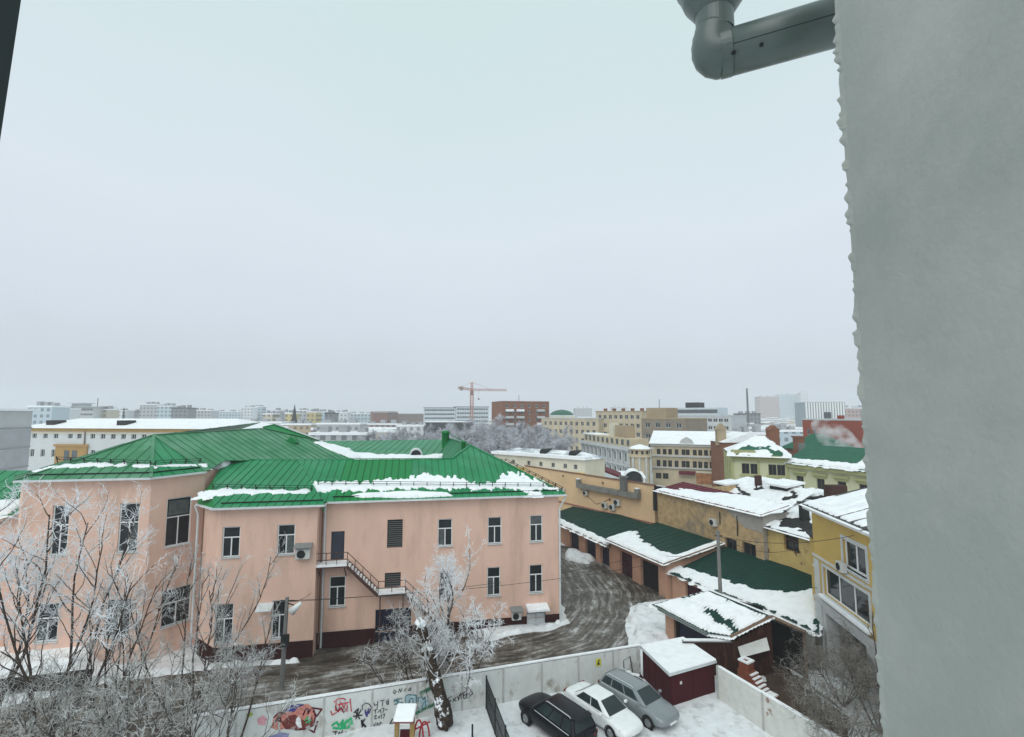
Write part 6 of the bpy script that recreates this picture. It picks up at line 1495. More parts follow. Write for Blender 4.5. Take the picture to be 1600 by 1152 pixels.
def farblock(x0, x1, yt, d, tone, label, name='distant_block', depth=None):
    p, q = D(x0, yt, d), D(x1, yt, d); w = q[0] - p[0]; h = p[2]; dp = depth or max(10, min(20, w * .6))
    rs = random.Random(int(x0 * 7)); th = thing(name, label, 'building', ((p[0] + q[0]) / 2, d + dp / 2, 0))
    M = Matrix.Translation((p[0], d, 0)); c = tones[tone]; dk = tuple(v * .42 for v in c)
    mb = MB(); mb.box(0, w, 0, dp, -1, h - .8); mb.build('wall', farmat('far_' + tone, c, dk, 3.2, 3.1), th, M)
    mb = MB(); mb.box(-.3, w + .3, -.3, dp + .3, h - .8, h); o = mb.build('roof', SNOW if tone not in ('dark',) else mat('dark_slate_metal', (.06, .06, .058)), th, M)
    for i in range(3):
        x = (.08 + .3 * i + rs.uniform(0, .12)) * w; mb = MB(); mb.box(x, x + min(3.5, w * .15), dp * .3, dp * .6, h, h + rs.uniform(1.0, 2.2))
        mb.build('roof_house', mat('far_roof_house', (.35, .36, .38), .9), th, M)
for q in far_list: farblock(*q)
# stepped hotel, ribbed white block, green dome, spire
th, zt = fb('stepped_hotel', 'stepped white hotel with wide flat projecting roof on the left skyline', 'building', 103, 146, 636, 320, 322, 18, mat('hotel_white', (.58, .60, .60), .9), 9, 3, 3.2, 2.2, 1.4, roof='flat', rm=GREYW, over=2.0)
th, a, b, ux, uy, L = th
addbox(th, 'upper_tier', GREYW, a, ux, uy, L * .12, L * .45, 2, 12, zt + .35, zt + 2.2); addbox(th, 'roof_canopy', PALEB, a, ux, uy, L * .02, L * .5, 0, 14, zt + 2.2, zt + 2.7); addbox(th, 'roof_antenna', DARKM, a, ux, uy, L * .93, L * .93 + .3, 5, 5.3, zt + .35, zt + 6)
(th, a, b, ux, uy, L), zt = fb('ribbed_white_block', 'white office block with tall vertical ribs in front of the fogbound towers', 'building', 1258, 1320, 629, 330, 326, 18, mat('rib_grey', (.30, .34, .37), .8), 0, 0, roof='flat', rm=GREYW, over=.3)
for i in range(15): addbox(th, 'rib', WHITEP, a, ux, uy, L * i / 15, L * i / 15 + L / 15 * .52, -.8, -.01, 2, zt - .05)
addbox(th, 'porch', DARKM, a, ux, uy, L * .45, L * .62, -1.2, -.82, 2, zt - 6.5)
(th, a, b, ux, uy, L), zt = fb('green_domed_hall', 'hall with a low green dome roof behind the cream flats', 'building', 861, 898, 650, 300, 300, 16, IVORY, 0, 0, roof='flat', rm=SNOW)
mb = MB(); mb.lathe([(7.5, 0), (7.0, 1.0), (5.5, 2.2), (3, 3.1), (.01, 3.5)], Matrix.Translation(Vector(a + ux * L / 2 + uy * 7 + A3(0, 0, zt + .35))), 24); mb.build('dome', mat('verdigris_metal', (.014, .105, .060)), th, smooth=True)
p = D(459.5, 660, 300); zt = D(459.5, 631, 300)[2]
mb = MB(); mb.box(-1.3, 1.3, -1.3, 1.3, 0, zt * .55, 0, Matrix.Translation((p[0], p[1], 0))); mb.lathe([(1.9, zt * .55), (1.5, zt * .62), (.01, zt)], Matrix.Translation((p[0], p[1], 0)), 8); o = mb.build('spire', mat('black_spire_metal', (.03, .03, .035), .6), None); tag(o, 'thin black pointed spire between mustard and grey blocks', 'spire')
# lattice mast
p = D(1169, 655, 330); zt = D(1169, 607, 330)[2]; mb = MB()
for sx in (-.6, .6):
    for sy in (-.6, .6): mb.bar(A3(p[0] + sx, p[1] + sy, 0), A3(p[0] + sx * .4, p[1] + sy * .4, zt), .22)
for i in range(24):
    z = zt * i / 24; k = 1 - .6 * i / 24; mb.bar(A3(p[0] - .6 * k, p[1] - .6, z), A3(p[0] + .6 * k, p[1] - .6, z + zt / 24), .14)
o = mb.build('lattice_mast', mat('mast_steel', (.10, .11, .12), .7), None); tag(o, 'tall thin grey lattice mast left of the fogbound towers', 'mast')
# low roofs and houses between
low = [(1140, 1260, 668, 240, 'white', 'long low white roof below the fogbound towers'), (1148, 1200, 676, 170, 'ochre', 'snowy house roof left of the lime house chimney'), (1200, 1258, 672, 200, 'blue', 'snow roofed house against the red wall'),
       (484, 572, 676, 150, 'grey', 'broad flat snow roof behind the raised green gable'), (440, 486, 662, 260, 'ochre', 'low ochre house under the black spire'), (495, 562, 661, 250, 'grey', 'long grey two storey shed left of the frosted trees'), (380, 440, 659, 280, 'white', 'low white roofed row above the large green slope'),
       (620, 662, 664, 240, 'white', 'low snow roof left of the dark depot'), (570, 620, 662, 290, 'rose', 'snow dusted house under the russet slabs')]
for q in low: farblock(*q, name='low_house')
# distant town as one mass
rng = random.Random(12); mb = MB()
for i in range(900):
    d = 260 + 800 * rng.random() ** 1.4; x = rng.uniform(-1.2, 1.4) * d; h = rng.uniform(3, 9) + (d > 500) * rng.uniform(0, 5); w = rng.uniform(5, 18); 
    mb.box(x, x + w, d, d + rng.uniform(6, 14), -1, h, rng.choice((0, 0, 1, 2, 3))); mb.box(x - .3, x + w + .3, d - .3, d + 14, h, h + rng.uniform(.4, 1.6), 4)
o = mb.build('distant_town', [mat('town_grey', (.40, .41, .43), .9), mat('town_brown', (.28, .22, .19), .9), mat('town_cream', (.48, .42, .32), .9), mat('town_dark', (.14, .15, .16), .9), SNOW], None); tag(o, 'low snowy roofs of the distant town along the horizon', 'town', kind='stuff')
# ---- tower crane
cr_ = D(737, 650, 345); cz = lambda y: D(737, y, 345)[2]
crane = thing('tower_crane', 'faded red tower crane with horizontal jib above the pale blocks', 'crane', (cr_[0], cr_[1], 0))
CRM = mat('crane_red', (.42, .17, .12), .7, .15, .3); CRW = mat('crane_pale', (.52, .42, .36), .7)
def truss(p, q, w, n, name, m, t_=.22):
    p, q = np.asarray(p, float), np.asarray(q, float); d = unit(q - p); up = A3(0, 0, 1) if abs(d[2]) < .9 else A3(0, 1, 0); r = unit(np.cross(d, up)); s_ = np.cross(r, d); mb = MB(); cs = [(-1, -1), (1, -1), (1, 1), (-1, 1)]
    for c in cs: mb.bar(p + (r * c[0] + s_ * c[1]) * w / 2, q + (r * c[0] + s_ * c[1]) * w / 2, t_)
    for i in range(n):
        for k in range(4):
            c, e = cs[k], cs[(k + 1) % 4]; mb.bar(p + (q - p) * i / n + (r * c[0] + s_ * c[1]) * w / 2, p + (q - p) * (i + 1) / n + (r * e[0] + s_ * e[1]) * w / 2, t_ * .7)
    return mb.build(name, m, crane)
X0, Y0 = cr_[0], cr_[1]
truss(A3(X0, Y0, 0), A3(X0, Y0, cz(611)), 2.0, 18, 'mast', CRM, .4)
truss(A3(X0, Y0, cz(611)), A3(X0, Y0, cz(597.5)), 1.3, 5, 'apex', CRM, .3)
jr = A3(X0 + 24 , Y0 + 14, cz(609) + .3); jl = A3(X0 - 9.2, Y0 - 4, cz(606.5))
truss(A3(X0, Y0, cz(609)), jr, 1.2, 20, 'jib', CRM, .22); truss(A3(X0, Y0, cz(609)), jl, 1.2, 6, 'counter_jib', CRM, .3)
mb = MB(); mb.box(-1.0, 1.0, -1, 1, -1.6, 1.2, 0, Matrix.Translation((X0 - 7.0, Y0 - 3, cz(607)))); mb.build('counterweight', mat('crane_weight', (.25, .2, .18), .9), crane)
mb = MB(); mb.box(-1.1, 1.1, -1.1, 1.1, 0, 3.2, 0, Matrix.Translation((X0, Y0, cz(618)))); mb.build('cab', mat('crane_cab', (.16, .12, .11), .7), crane)
mb = MB(); ap = A3(X0, Y0, cz(597.5)); mb.bar(ap, A3(X0 + 14, Y0 + 8, cz(608)), .12); mb.bar(ap, jl, .12); hk = A3(X0 + 4.6, Y0 + 2.6, cz(609)); mb.bar(hk, hk - A3(0, 0, 6), .1); mb.build('cable', CRM, crane)
mb = MB(); mb.box(-.5, .5, -.5, .5, -7, -6, 0, Matrix.Translation(Vector(hk))); mb.build('hook_block', DARKM, crane)

# ================================================================== TREES
def grow(seed, base, levels, lean=(0, 0), droop=0.0, up=.25):
    """levels: (count, length, radius, angle, segments). returns per-level arrays of segments (p0, p1, r0, r1)"""
    rs = np.random.RandomState(seed); out = [[] for _ in levels]
    def branch(p, d, L, r, lv):
        cnt, _, _, _, seg = levels[lv]
        pts = [p]; dd = d
        for i in range(seg):
            wob = .10 + .07 * lv
            dd = unit(dd + rs.normal(0, wob, 3) + A3(0, 0, (up if lv < 3 else up * .3) * .35 - droop * (lv >= 2) * .3)); pts.append(pts[-1] + dd * L / seg)
            r0 = r * (1 - .72 * i / seg); r1 = r * (1 - .72 * (i + 1) / seg); out[lv].append((pts[-2], pts[-1], r0, r1))
        if lv + 1 < len(levels):
            n, l2, r2, ang, _ = levels[lv + 1]
            n = max(1, int(round(n * rs.uniform(.75, 1.25))))
            for k in range(n):
                f = (.30 if lv else .45) + (.68 if lv else .55) * (k + rs.uniform(0, .9)) / n; f = min(f, .99)
                i = min(int(f * seg), seg - 1); q = pts[i] + (pts[i + 1] - pts[i]) * (f * seg - i); dl = unit(pts[i + 1] - pts[i])
                x = unit(np.cross(dl, rs.normal(0, 1, 3))); an = math.radians(ang * rs.uniform(.65, 1.3))
                branch(q, unit(dl * math.cos(an) + x * math.sin(an)), l2 * rs.uniform(.6, 1.2) * (1.15 - .5 * f), r2 * rs.uniform(.7, 1.1), lv + 1)
    n0, L0, r0, a0, s0 = levels[0]
    for k in range(n0):
        an = 2 * math.pi * (k + rs.uniform(-.25, .25)) / max(n0, 1); t_ = math.radians(a0) * (1 if n0 > 1 else .2) * rs.uniform(.7, 1.3)
        branch(np.asarray(base, float) + A3(math.cos(an), math.sin(an), 0) * r0 * .5 * (n0 > 1), unit(A3(math.cos(an) * math.sin(t_) + lean[0], math.sin(an) * math.sin(t_) + lean[1], math.cos(t_))), L0 * rs.uniform(.85, 1.15), r0, 0)
    return out
def tubes(segs, k):
    P0 = np.array([s[0] for s in segs]); P1 = np.array([s[1] for s in segs]); r0 = np.array([s[2] for s in segs]); r1 = np.array([s[3] for s in segs])
    d = P1 - P0; d /= np.linalg.norm(d, axis=1)[:, None] + 1e-9
    ref = np.where(np.abs(d[:, 2:3]) > .9, np.array([[1., 0, 0]]), np.array([[0, 0, 1.]])); x = np.cross(d, ref); x /= np.linalg.norm(x, axis=1)[:, None]; y = np.cross(d, x)
    an = 2 * np.pi * np.arange(k) / k; c = np.cos(an)[None, :, None]; s = np.sin(an)[None, :, None]
    ring = x[:, None] * c + y[:, None] * s
    V = np.concatenate([P0[:, None] + ring * r0[:, None, None], P1[:, None] + ring * r1[:, None, None]], 1)
    N = len(segs); b = (np.arange(N) * 2 * k)[:, None]; a = np.arange(k)[None]; a2 = (a + 1) % k
    Q = np.stack([b + a, b + a2, b + k + a2, b + k + a], -1).reshape(-1, 4)
    return V.reshape(-1, 3), Q
def tree_meshes(seed, levels, bark, frost, split=2, lean=(0, 0), droop=0, up=.25, kt=6):
    o = grow(seed, A3(0, 0, 0), levels, lean, droop, up)
    V1, Q1 = tubes([s for lv in o[:split] for s in lv], kt); V2, Q2 = tubes([s for lv in o[split:] for s in lv], 3)
    return fastmesh('trunk', V1, Q1, [bark], True), fastmesh('crown', V2, Q2, [frost])
def tree(name, label, loc, seed, levels, bark=BARK, frost=FROST, group=None, cat='tree', **k):
    th = thing(name, label, cat, loc, group); tm, cm = tree_meshes(seed, levels, bark, frost, **k); M = Matrix.Translation(Vector([float(c) for c in loc]))
    obj('trunk' if cat == 'tree' else 'stems', tm, th, M); obj('crown' if cat == 'tree' else 'twigs', cm, th, M); return th
def at(px, Y): q = D(px, 800, Y); return (q[0], q[1], 0)
# big frosted trees on the left
tree('frosted_tree', 'tall frost white tree with forked dark stems before the left wing windows', at(104, 24), 3, [(6, 10.4, .085, 17, 9), (9, 3.2, .030, 32, 6), (6, 1.3, .017, 40, 4), (5, .5, .0145, 48, 2)])
tree('frosted_tree', 'heavily frosted tree hiding the low annex', at(-10, 25), 8, [(5, 11.0, .10, 17, 9), (11, 3.4, .036, 36, 6), (8, 1.3, .022, 44, 4), (5, .5, .019, 48, 2)])
tree('frosted_tree', 'slender frosted tree with leaning stems under the second tall window', at(205, 25.5), 15, [(6, 8.6, .060, 18, 8), (9, 2.6, .026, 30, 5), (6, 1.1, .015, 40, 4), (4, .42, .013, 50, 2)], frost=TWIG)
tree('frosted_tree', 'slender upright tree before the corner of the pink middle bay', at(315, 27), 21, [(6, 8.6, .055, 14, 8), (9, 2.3, .026, 28, 5), (6, 1.0, .015, 40, 4), (4, .42, .013, 50, 2)], frost=TWIG)
tree('frosted_tree', 'thin young frosted tree reaching towards the lamp post', at(385, 26.5), 26, [(3, 5.6, .06, 18, 7), (9, 1.9, .026, 36, 5), (7, .9, .015, 45, 4), (5, .4, .010, 50, 2)], frost=TWIG)
shr = [(60, 22.5, 31), (150, 23.5, 33), (225, 23, 35), (285, 24, 37), (340, 23.5, 39), (10, 24, 41)]
for i, (px, Y, sd0) in enumerate(shr):
    tree('bare_shrub', 'bare grey twiggy shrub in the thicket below the frosted trees', at(px, Y), sd0, [(9, 4.9, .034, 26, 7), (7, 1.9, .020, 36, 5), (5, .8, .014, 45, 3), (3, .36, .012, 50, 2)], mat('shrub_stem', (.09, .08, .07), .95, .4, 4), SHRUBT, 'bare shrubs in the left thicket', 'shrub')
# frosted tree in front of the pink wall and the pollard
tree('frosted_tree', 'frost white tree on the driveway edge covering windows of the pink wall', at(703, 32.5), 52, [(1, 5.0, .20, 8, 7), (8, 6.4, .055, 40, 8), (6, 2.0, .024, 38, 5), (5, .85, .017, 48, 3), (5, .38, .0155, 50, 2)], split=2, up=.5)
tree('frosted_shrub', 'dark tangled shrub with frosted drooping twigs behind the pollard trunk', at(655, 30.5), 57, [(8, 4.2, .05, 40, 8), (8, 1.8, .024, 45, 5), (6, .8, .014, 50, 3), (4, .35, .010, 50, 2)], cat='shrub', frost=TWIG, droop=.5)
tree('frosted_shrub', 'rounded frosted bush beside the pollard hanging over the fence', at(728, 30.8), 59, [(9, 4.6, .036, 30, 8), (8, 1.8, .020, 42, 5), (6, .8, .017, 48, 3), (5, .36, .015, 50, 2)], cat='shrub', droop=.35)
pb0 = G(697, 1137); P = [pb0 + A3(0, 0, -.1)] + [D(x, y, 28.4) for x, y in ((692, 1105), (684, 1075), (674, 1040), (665, 1010), (659, 985), (656, 974))]
pol = thing('pollard_tree', 'thick snow-plastered pollard trunk leaning over the graffiti fence', 'tree', pb0)
mb = MB(); mb.tube(P, [.56, .39, .34, .32, .30, .31, .26], 16); o = mb.build('trunk', BARKS, pol, smooth=True)
me = o.data; co = np.empty(len(me.vertices) * 3, np.float32); me.vertices.foreach_get('co', co)
sm = o.modifiers.new('s', 'SUBSURF'); sm.levels = 2; sm.render_levels = 2
tx = bpy.data.textures.new('bark_relief', 'CLOUDS'); tx.noise_scale = .22; dmod = o.modifiers.new('d', 'DISPLACE'); dmod.texture = tx; dmod.strength = .34; dmod.mid_level = .5
rs = np.random.RandomState(5)
for (x, y, s_) in ((657, 974, .34),):
    q = D(x, y, 28.1); mb = MB(); n = 10; mb.lathe([(.01, -.12), (s_ * .7, -.08), (s_, .0), (s_ * .7, .10), (.01, .14)], Matrix.Translation(Vector(q)) @ Matrix.Rotation(rs.uniform(-.5, .5), 4, 'X') @ Matrix.Rotation(rs.uniform(-.6, .6), 4, 'Y') @ Matrix.Scale(1.7, 4, (0, 0, 1)), 10); b_ = mb.build('snow_clump', SNOW, pol, smooth=True)
    dm_ = b_.modifiers.new('s', 'SUBSURF'); dm_.levels = 2; dm_.render_levels = 2; dd = b_.modifiers.new('d', 'DISPLACE'); dd.texture = tx; dd.strength = .25
sg = []
for i, (x, y, L) in enumerate(((660, 985, 2.6), (668, 1010, 2.2), (676, 1030, 2.4), (680, 1050, 2.0), (664, 1000, 1.8), (690, 1060, 2.2), (655, 975, 1.8))):
    for s_ in grow(70 + i, D(x, y, 28.3), [(3, L, .035, 55, 6), (5, .9, .014, 40, 4), (4, .4, .009, 45, 2)], up=.6): sg += s_
Vv, Qq = tubes(sg, 4); obj('shoots', fastmesh('shoots', Vv, Qq, [TWIG]), pol)
# tangle by the yellow house
for px, Y, sd0, lb in ((1290, 26, 81, 0), (1330, 24, 83, 0), (1352, 28, 85, 0), (1300, 30.5, 87, 0), (1345, 31, 89, 0)):
    tree('tangled_shrub', 'brown bare tangle of twigs in the back yard of the yellow house', at(px, Y), sd0, [(9, 3.6, .035, 38, 7), (8, 1.7, .018, 48, 5), (7, .8, .012, 50, 3), (4, .35, .009, 50, 2)], mat('brown_stem', (.10, .085, .07), .95, .3, 5), mat('brown_twig', (.22, .205, .185), .9, .4, 4, col2=(.5, .5, .48), f2=(.55, .68), scale2=1.5), 'tangled shrubs by the yellow house', 'shrub', droop=.5)
tree('sapling', 'thin bare sapling before the yellow house windows', at(1372, 27), 93, [(3, 9.0, .05, 14, 8), (8, 1.8, .018, 38, 5), (5, .7, .010, 45, 3)], mat('brown_stem', (.10, .085, .07)), mat('brown_twig', (.22, .205, .185)))
# distant frosted trees (copies of two)
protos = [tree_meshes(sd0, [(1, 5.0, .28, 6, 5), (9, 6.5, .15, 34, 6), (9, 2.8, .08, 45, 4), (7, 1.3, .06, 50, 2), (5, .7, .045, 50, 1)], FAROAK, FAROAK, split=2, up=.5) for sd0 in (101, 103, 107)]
tp = [(694, 150, 1.0), (708, 140, 1.05), (722, 165, 1.15), (737, 135, 1.1), (750, 160, 1.2), (764, 140, 1.1), (778, 128, 1.0), (790, 155, 1.15), (803, 135, 1.1), (816, 125, 1.0), (828, 145, 1.15), (842, 130, 1.0), (854, 140, 1.1), (866, 128, .95), (876, 150, 1.0), (700, 175, 1.2), (735, 180, 1.2), (770, 178, 1.25), (808, 170, 1.2), (840, 172, 1.2),
      (578, 150, .9), (592, 140, 1.0), (606, 155, 1.05), (620, 145, .95), (634, 160, 1.0), (650, 150, .95), (665, 165, 1.0), (680, 150, 1.0)]
rs = np.random.RandomState(7)
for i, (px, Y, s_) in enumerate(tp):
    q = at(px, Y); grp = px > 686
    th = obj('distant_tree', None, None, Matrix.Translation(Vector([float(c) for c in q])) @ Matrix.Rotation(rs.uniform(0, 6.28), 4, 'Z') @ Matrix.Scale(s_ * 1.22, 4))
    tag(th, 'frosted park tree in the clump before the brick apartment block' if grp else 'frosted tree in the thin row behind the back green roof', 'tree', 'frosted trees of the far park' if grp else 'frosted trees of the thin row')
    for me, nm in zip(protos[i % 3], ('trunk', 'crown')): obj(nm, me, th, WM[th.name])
p = D(193, 650, 300); mb = MB(); zt = D(193, 636, 300)[2]
for i in range(9): mb.lathe([(.01, zt * (.25 + .083 * (i + 1))), (2.6 * (1 - i / 10), zt * (.25 + .083 * i) - .4)], Matrix.Translation((p[0], p[1], 0)), 9)
fir = thing('fir_tree', 'lone dark fir on the skyline behind the long ivory building', 'tree', (p[0], p[1], 0)); mb.build('crown', mat('fir_green', (.03, .05, .045), .9), fir)
mb = MB(); mb.tube([A3(p[0], p[1], 0), A3(p[0], p[1], zt * .4)], .3, 6); mb.build('trunk', BARK, fir)

# ================================================================== POLES, WIRES, SMALL THINGS
POLE = mat('grey_pole', (.20, .20, .19), .85, .15, 4)
p1 = G(440, 1075); z1 = 5.45
lp_ = thing('lamp_post', 'grey concrete lamp post with white cone lamp before the pink middle bay', 'street lamp', p1)
mb = MB(); mb.tube([p1, p1 + A3(.12, 0, z1)], [.15, .11], 10); mb.build('pole', POLE, lp_)
mb = MB(); mb.bar(p1 + A3(.12, 0, z1 - .35), p1 + A3(.62, -.1, z1 - .45), .05); mb.build('arm', DARKM, lp_)
mb = MB(); Mh = Matrix.Translation(Vector(p1 + A3(.78, -.1, z1 - .55))) @ Matrix.Rotation(math.radians(48), 4, 'Y'); mb.lathe([(.04, .42), (.10, .36), (.16, .05), (.26, -.42), (.01, -.40)], Mh, 16); mb.build('lamp_shade', WHITEP, lp_, smooth=True)
mb = MB(); mb.box(-.22, .22, -.12, .12, -.35, .35, 0, Matrix.Translation(Vector(p1 + A3(.16, -.16, 2.9)))); mb.build('meter_box', DARKM, lp_)
mb = MB(); mb.bar(p1 + A3(-.35, 0, z1 - .2), p1 + A3(.55, 0, z1 - .2), .06); mb.build('cross_arm', DARKM, lp_)
p2 = G(1129, 1003); z2 = D(1122, 829, p2[1])[2]
up_ = thing('utility_pole', 'bare grey utility pole rising through the carport roofs', 'pole', p2)
mb = MB(); mb.tube([p2, A3(p2[0] - .05, p2[1], z2)], [.16, .12], 10); mb.build('pole', POLE, up_)
for z in (z2 - .4, z2 - 1.3): mb = MB(); mb.bar(A3(p2[0] - .3, p2[1], z), A3(p2[0] + .3, p2[1], z), .06); mb.build('cross_arm', DARKM, up_)
def wire(label, a, b, sag=.4, r=.016):
    a, b = np.asarray(a, float), np.asarray(b, float); mb = MB(); mb.tube([a + (b - a) * k / 12 - A3(0, 0, sag * 4 * (k / 12) * (1 - k / 12)) for k in range(13)], r, 5); o = mb.build('overhead_wire', DARKM, None); tag(o, label, 'wire')
t1 = p1 + A3(.3, 0, z1 - .2); t2 = A3(p2[0], p2[1], z2 - .4)
wire('upper black wire from the lamp post to the taller garage corner', t1, GR(16.3, -.4, 3.3), .5); wire('lower black wire from the lamp post to the taller garage eave', t1 - A3(.6, 0, .1), GR(13, -.6, 3.0), .65)
wire('wire from the lamp post to the pink wall beside the fire escape', t1, PK(19.2, -1.3, 4.0), .2)
wire('wire from the utility pole to the yellow house', t2, YH(5.5, -.05, 9.8), .5); wire('wire from the utility pole to the old brick wall', t2, O0 + (O1 - O0) * .35 - A3(0, 0, 1.2), .3)
wire('wire from the utility pole down over the carport to the yellow house corner', t2 - A3(0, 0, .9), YH(.2, -.05, 5.0), .7); wire('wire from the utility pole to the taller garage', t2 - A3(0, 0, .9), GR(15.5, .4, 3.6), .3)
wire('slack wire from the utility pole to the peeling yellow house', t2, N0 + (N1 - N0) * .5 - A3(0, 0, 1.5), .6)
# playground: shelter panel with snow, red arcs
q = G(632, 1175); ps = thing('play_panel', 'small wooden play shelter with a snowy roof and maroon board', 'playground', q)
WOOD = mat('yellowed_wood', (.30, .20, .08), .8, .2, 5); 
pz = lambda px, py: D(px, py, q[1])
for px in (620, 644):
    a_ = pz(px, 1152); mb = MB(); mb.box(-.11, .11, -.09, .09, 0, pz(px, 1122)[2], 0, Matrix.Translation((a_[0], q[1], 0))); mb.build('post', WOOD, ps)
x0, x1 = pz(617, 1125)[0], pz(648, 1125)[0]; zA, zB = pz(632, 1124)[2], pz(632, 1100)[2]
mb = MB(); mb.prism([A3(x0, q[1] - .35, zA), A3(x1, q[1] - .35, zA), A3(x1, q[1] + .55, zA + .30), A3(x0, q[1] + .55, zA + .30)], A3(0, 0, .05)); o = mb.build('roof_board', mat('faded_red_board', (.22, .05, .05), .8), ps)
mb = MB(); mb.prism([A3(x0, q[1] - .4, zA + .055), A3(x1, q[1] - .4, zA + .055), A3(x1, q[1] + .55, zA + .36), A3(x0, q[1] + .55, zA + .36)], A3(0, 0, .14)); s_ = mb.build('snow_cap', SNOW, o); s_.modifiers.new('b', 'BEVEL').width = .05
mb = MB(); mb.box(pz(622, 1150)[0] + .1, pz(642, 1150)[0], q[1] - .03, q[1] + .03, .1, pz(632, 1140)[2]); mb.build('board', MSHED, ps)
q2 = G(662, 1165); cf = thing('climbing_arcs', 'curved red tube climbing frame dusted with snow beside the play shelter', 'playground', q2)
REDT = mat('red_tube_paint', (.40, .03, .045), .5, .1, 5)
for i, (px0, px1, py, dy) in enumerate(((646, 662, 1125, 0), (655, 671, 1128, .6))):
    a_, b_ = D(px0, 1152, q2[1] + dy), D(px1, 1152, q2[1] + dy); zt = D(px0, py, q2[1] + dy)[2]; pts = [A3((a_[0] + b_[0]) / 2 + (b_[0] - a_[0]) / 2 * math.cos(t_), q2[1] + dy, -.1 + (zt + .1) * math.sin(t_)) for t_ in np.linspace(math.pi, 0, 14)]
    mb = MB(); mb.tube(pts, .045, 8); mb.build('arc', REDT, cf)
mb = MB(); mb.tube([A3(D(650, 1140, q2[1])[0], q2[1], .8), A3(D(668, 1150, q2[1])[0], q2[1] + .6, .8)], .04, 6); mb.build('rung', REDT, cf)
a_ = G(738, 1156); mb = MB(); mb.tube([a_, a_ + A3(0, 0, .75)], .05, 8); o = mb.build('stake', DARKM, None); tag(o, 'short dark stake in the snow of the play area', 'stake')
# brick stove/chimney block with snow
q = G(1168, 1075); bc = thing('brick_oven', 'stepped orange brick outdoor oven with snow on its ledges', 'oven', q)
OB = mat('orange_brick', (.20, .062, .036), .9, .15, 4, .4, 14); Mo2 = frameM(q, unit(A3(.35, -.93)), unit(A3(.93, .35)))
Mo2 = Matrix.Translation(Vector(q)) @ Matrix.Rotation(-1.0, 4, 'Z') @ Matrix.Scale(.74, 4)
mb = MB(); mb.box(-.55, .55, -.5, .5, 0, 1.5); mb.build('base', OB, bc, Mo2)
mb = MB(); mb.box(-.45, .4, -.42, .42, 1.5, 2.15); mb.build('stack', OB, bc, Mo2)
mb = MB()
for s_ in ((-.5, .45, -.47, -.25), (-.5, .45, .25, .47), (-.5, -.25, -.25, .25), (.2, .45, -.25, .25)): mb.box(*s_, 2.152, 2.28)
mb.build('snow_cap', SNOW, bc, Mo2)
for i in range(5): mb = MB(); mb.box(.55 + .22 * i, .77 + .22 * i, -.5, .5, 0, 1.35 - .22 * i); o = mb.build('ledge', OB, bc, Mo2); mb = MB(); mb.box(.55 + .22 * i, .76 + .22 * i, -.48, .48, 1.352 - .22 * i, 1.43 - .22 * i); mb.build('snow_cap', SNOW, o, Mo2)
mb = MB(); mb.box(1.65, 2.4, -.5, .5, 0, .28); o = mb.build('hearth', OB, bc, Mo2); mb = MB(); mb.box(1.66, 2.38, -.48, .48, .282, .40); mb.build('snow_cap', SNOW, o, Mo2)
# junk leaning between shed and fence
q = G(985, 1075); jk = thing('junk_heap', 'snow-dusted heap of metal frames between maroon shed and white fence', 'junk', q)
mb = MB(); mb.tube([q + A3(-.2, .6, 0), q + A3(-.25, .7, 1.3), q + A3(.2, .8, 1.5), q + A3(.4, .8, .2)], .03, 6); mb.build('frame', DARKM, jk)
for i in range(9):
    rs_ = random.Random(i); p = q + A3(rs_.uniform(-.2, .7), rs_.uniform(-.8, .7), .25 + rs_.uniform(0, .5)); mb = MB(); mb.box(-.3, .3, -.12, .12, -.06, .06, 0, Matrix.Translation(Vector(p)) @ Matrix.Rotation(rs_.uniform(0, 3), 4, 'Z') @ Matrix.Rotation(rs_.uniform(-.7, .7), 4, 'X')); mb.build('scrap', SNOW if i % 2 else MSHED, jk)
# back yard: dark soil strip and low rails beside the right fence
snowpx('yard_soil', 'bare brown soil strip in the back yard beside the whitewashed wall', level(.15), [(1178, 1035), (1215, 1030), (1262, 1070), (1330, 1130), (1330, 1180), (1260, 1120), (1215, 1080)], step=.2, amp=.5, thick=.08, edge=.5, seed=44, m=mat('brown_soil', (.07, .048, .036), .95, .3, 2, .6, 6, col2=(.5, .5, .5), f2=(.62, .7), scale2=.9), under=.1)
ra, rb_ = G(1258, 1072, .8), G(1385, 1160, .8); fr_ = thing('yard_rail', 'thin pale rail fence across the back yard tangle', 'fence', (ra + rb_) / 2 * np.array([1, 1, 0]))
mb = MB(); mb.bar(ra, rb_, .07, .08); mb.build('rail', GUTTER, fr_)
for k in range(5): p = ra + (rb_ - ra) * k / 4; mb = MB(); mb.bar(A3(p[0], p[1], -.2), p, .08); mb.build('post', GUTTER, fr_)
# far-left low retaining wall with snow
la, lb = G(-60, 1095), G(135, 1072); lw = thing('retaining_wall', 'low dark retaining wall with a snowy ledge below the left wing', 'wall', (la + lb) / 2); ux, uy, L = wallframe(la, lb)
mb = MB(); mb.box(0, L, -.15, .6, -.2, .75); o = mb.build('wall', mat('dark_earth_stone', (.035, .03, .028), .95, .4, 3, .6, 6), lw, frameM(la, ux, uy))
snow('snow_bank', 'clean snow bank on the terrace below the left wing windows', level(.7), [G(x, y, .7)[:2] for x, y in ((-60, 1064), (130, 1042), (160, 1018), (150, 1003), (-60, 1012))], step=.25, amp=.4, thick=.25, edge=.8, seed=47, under=.8)

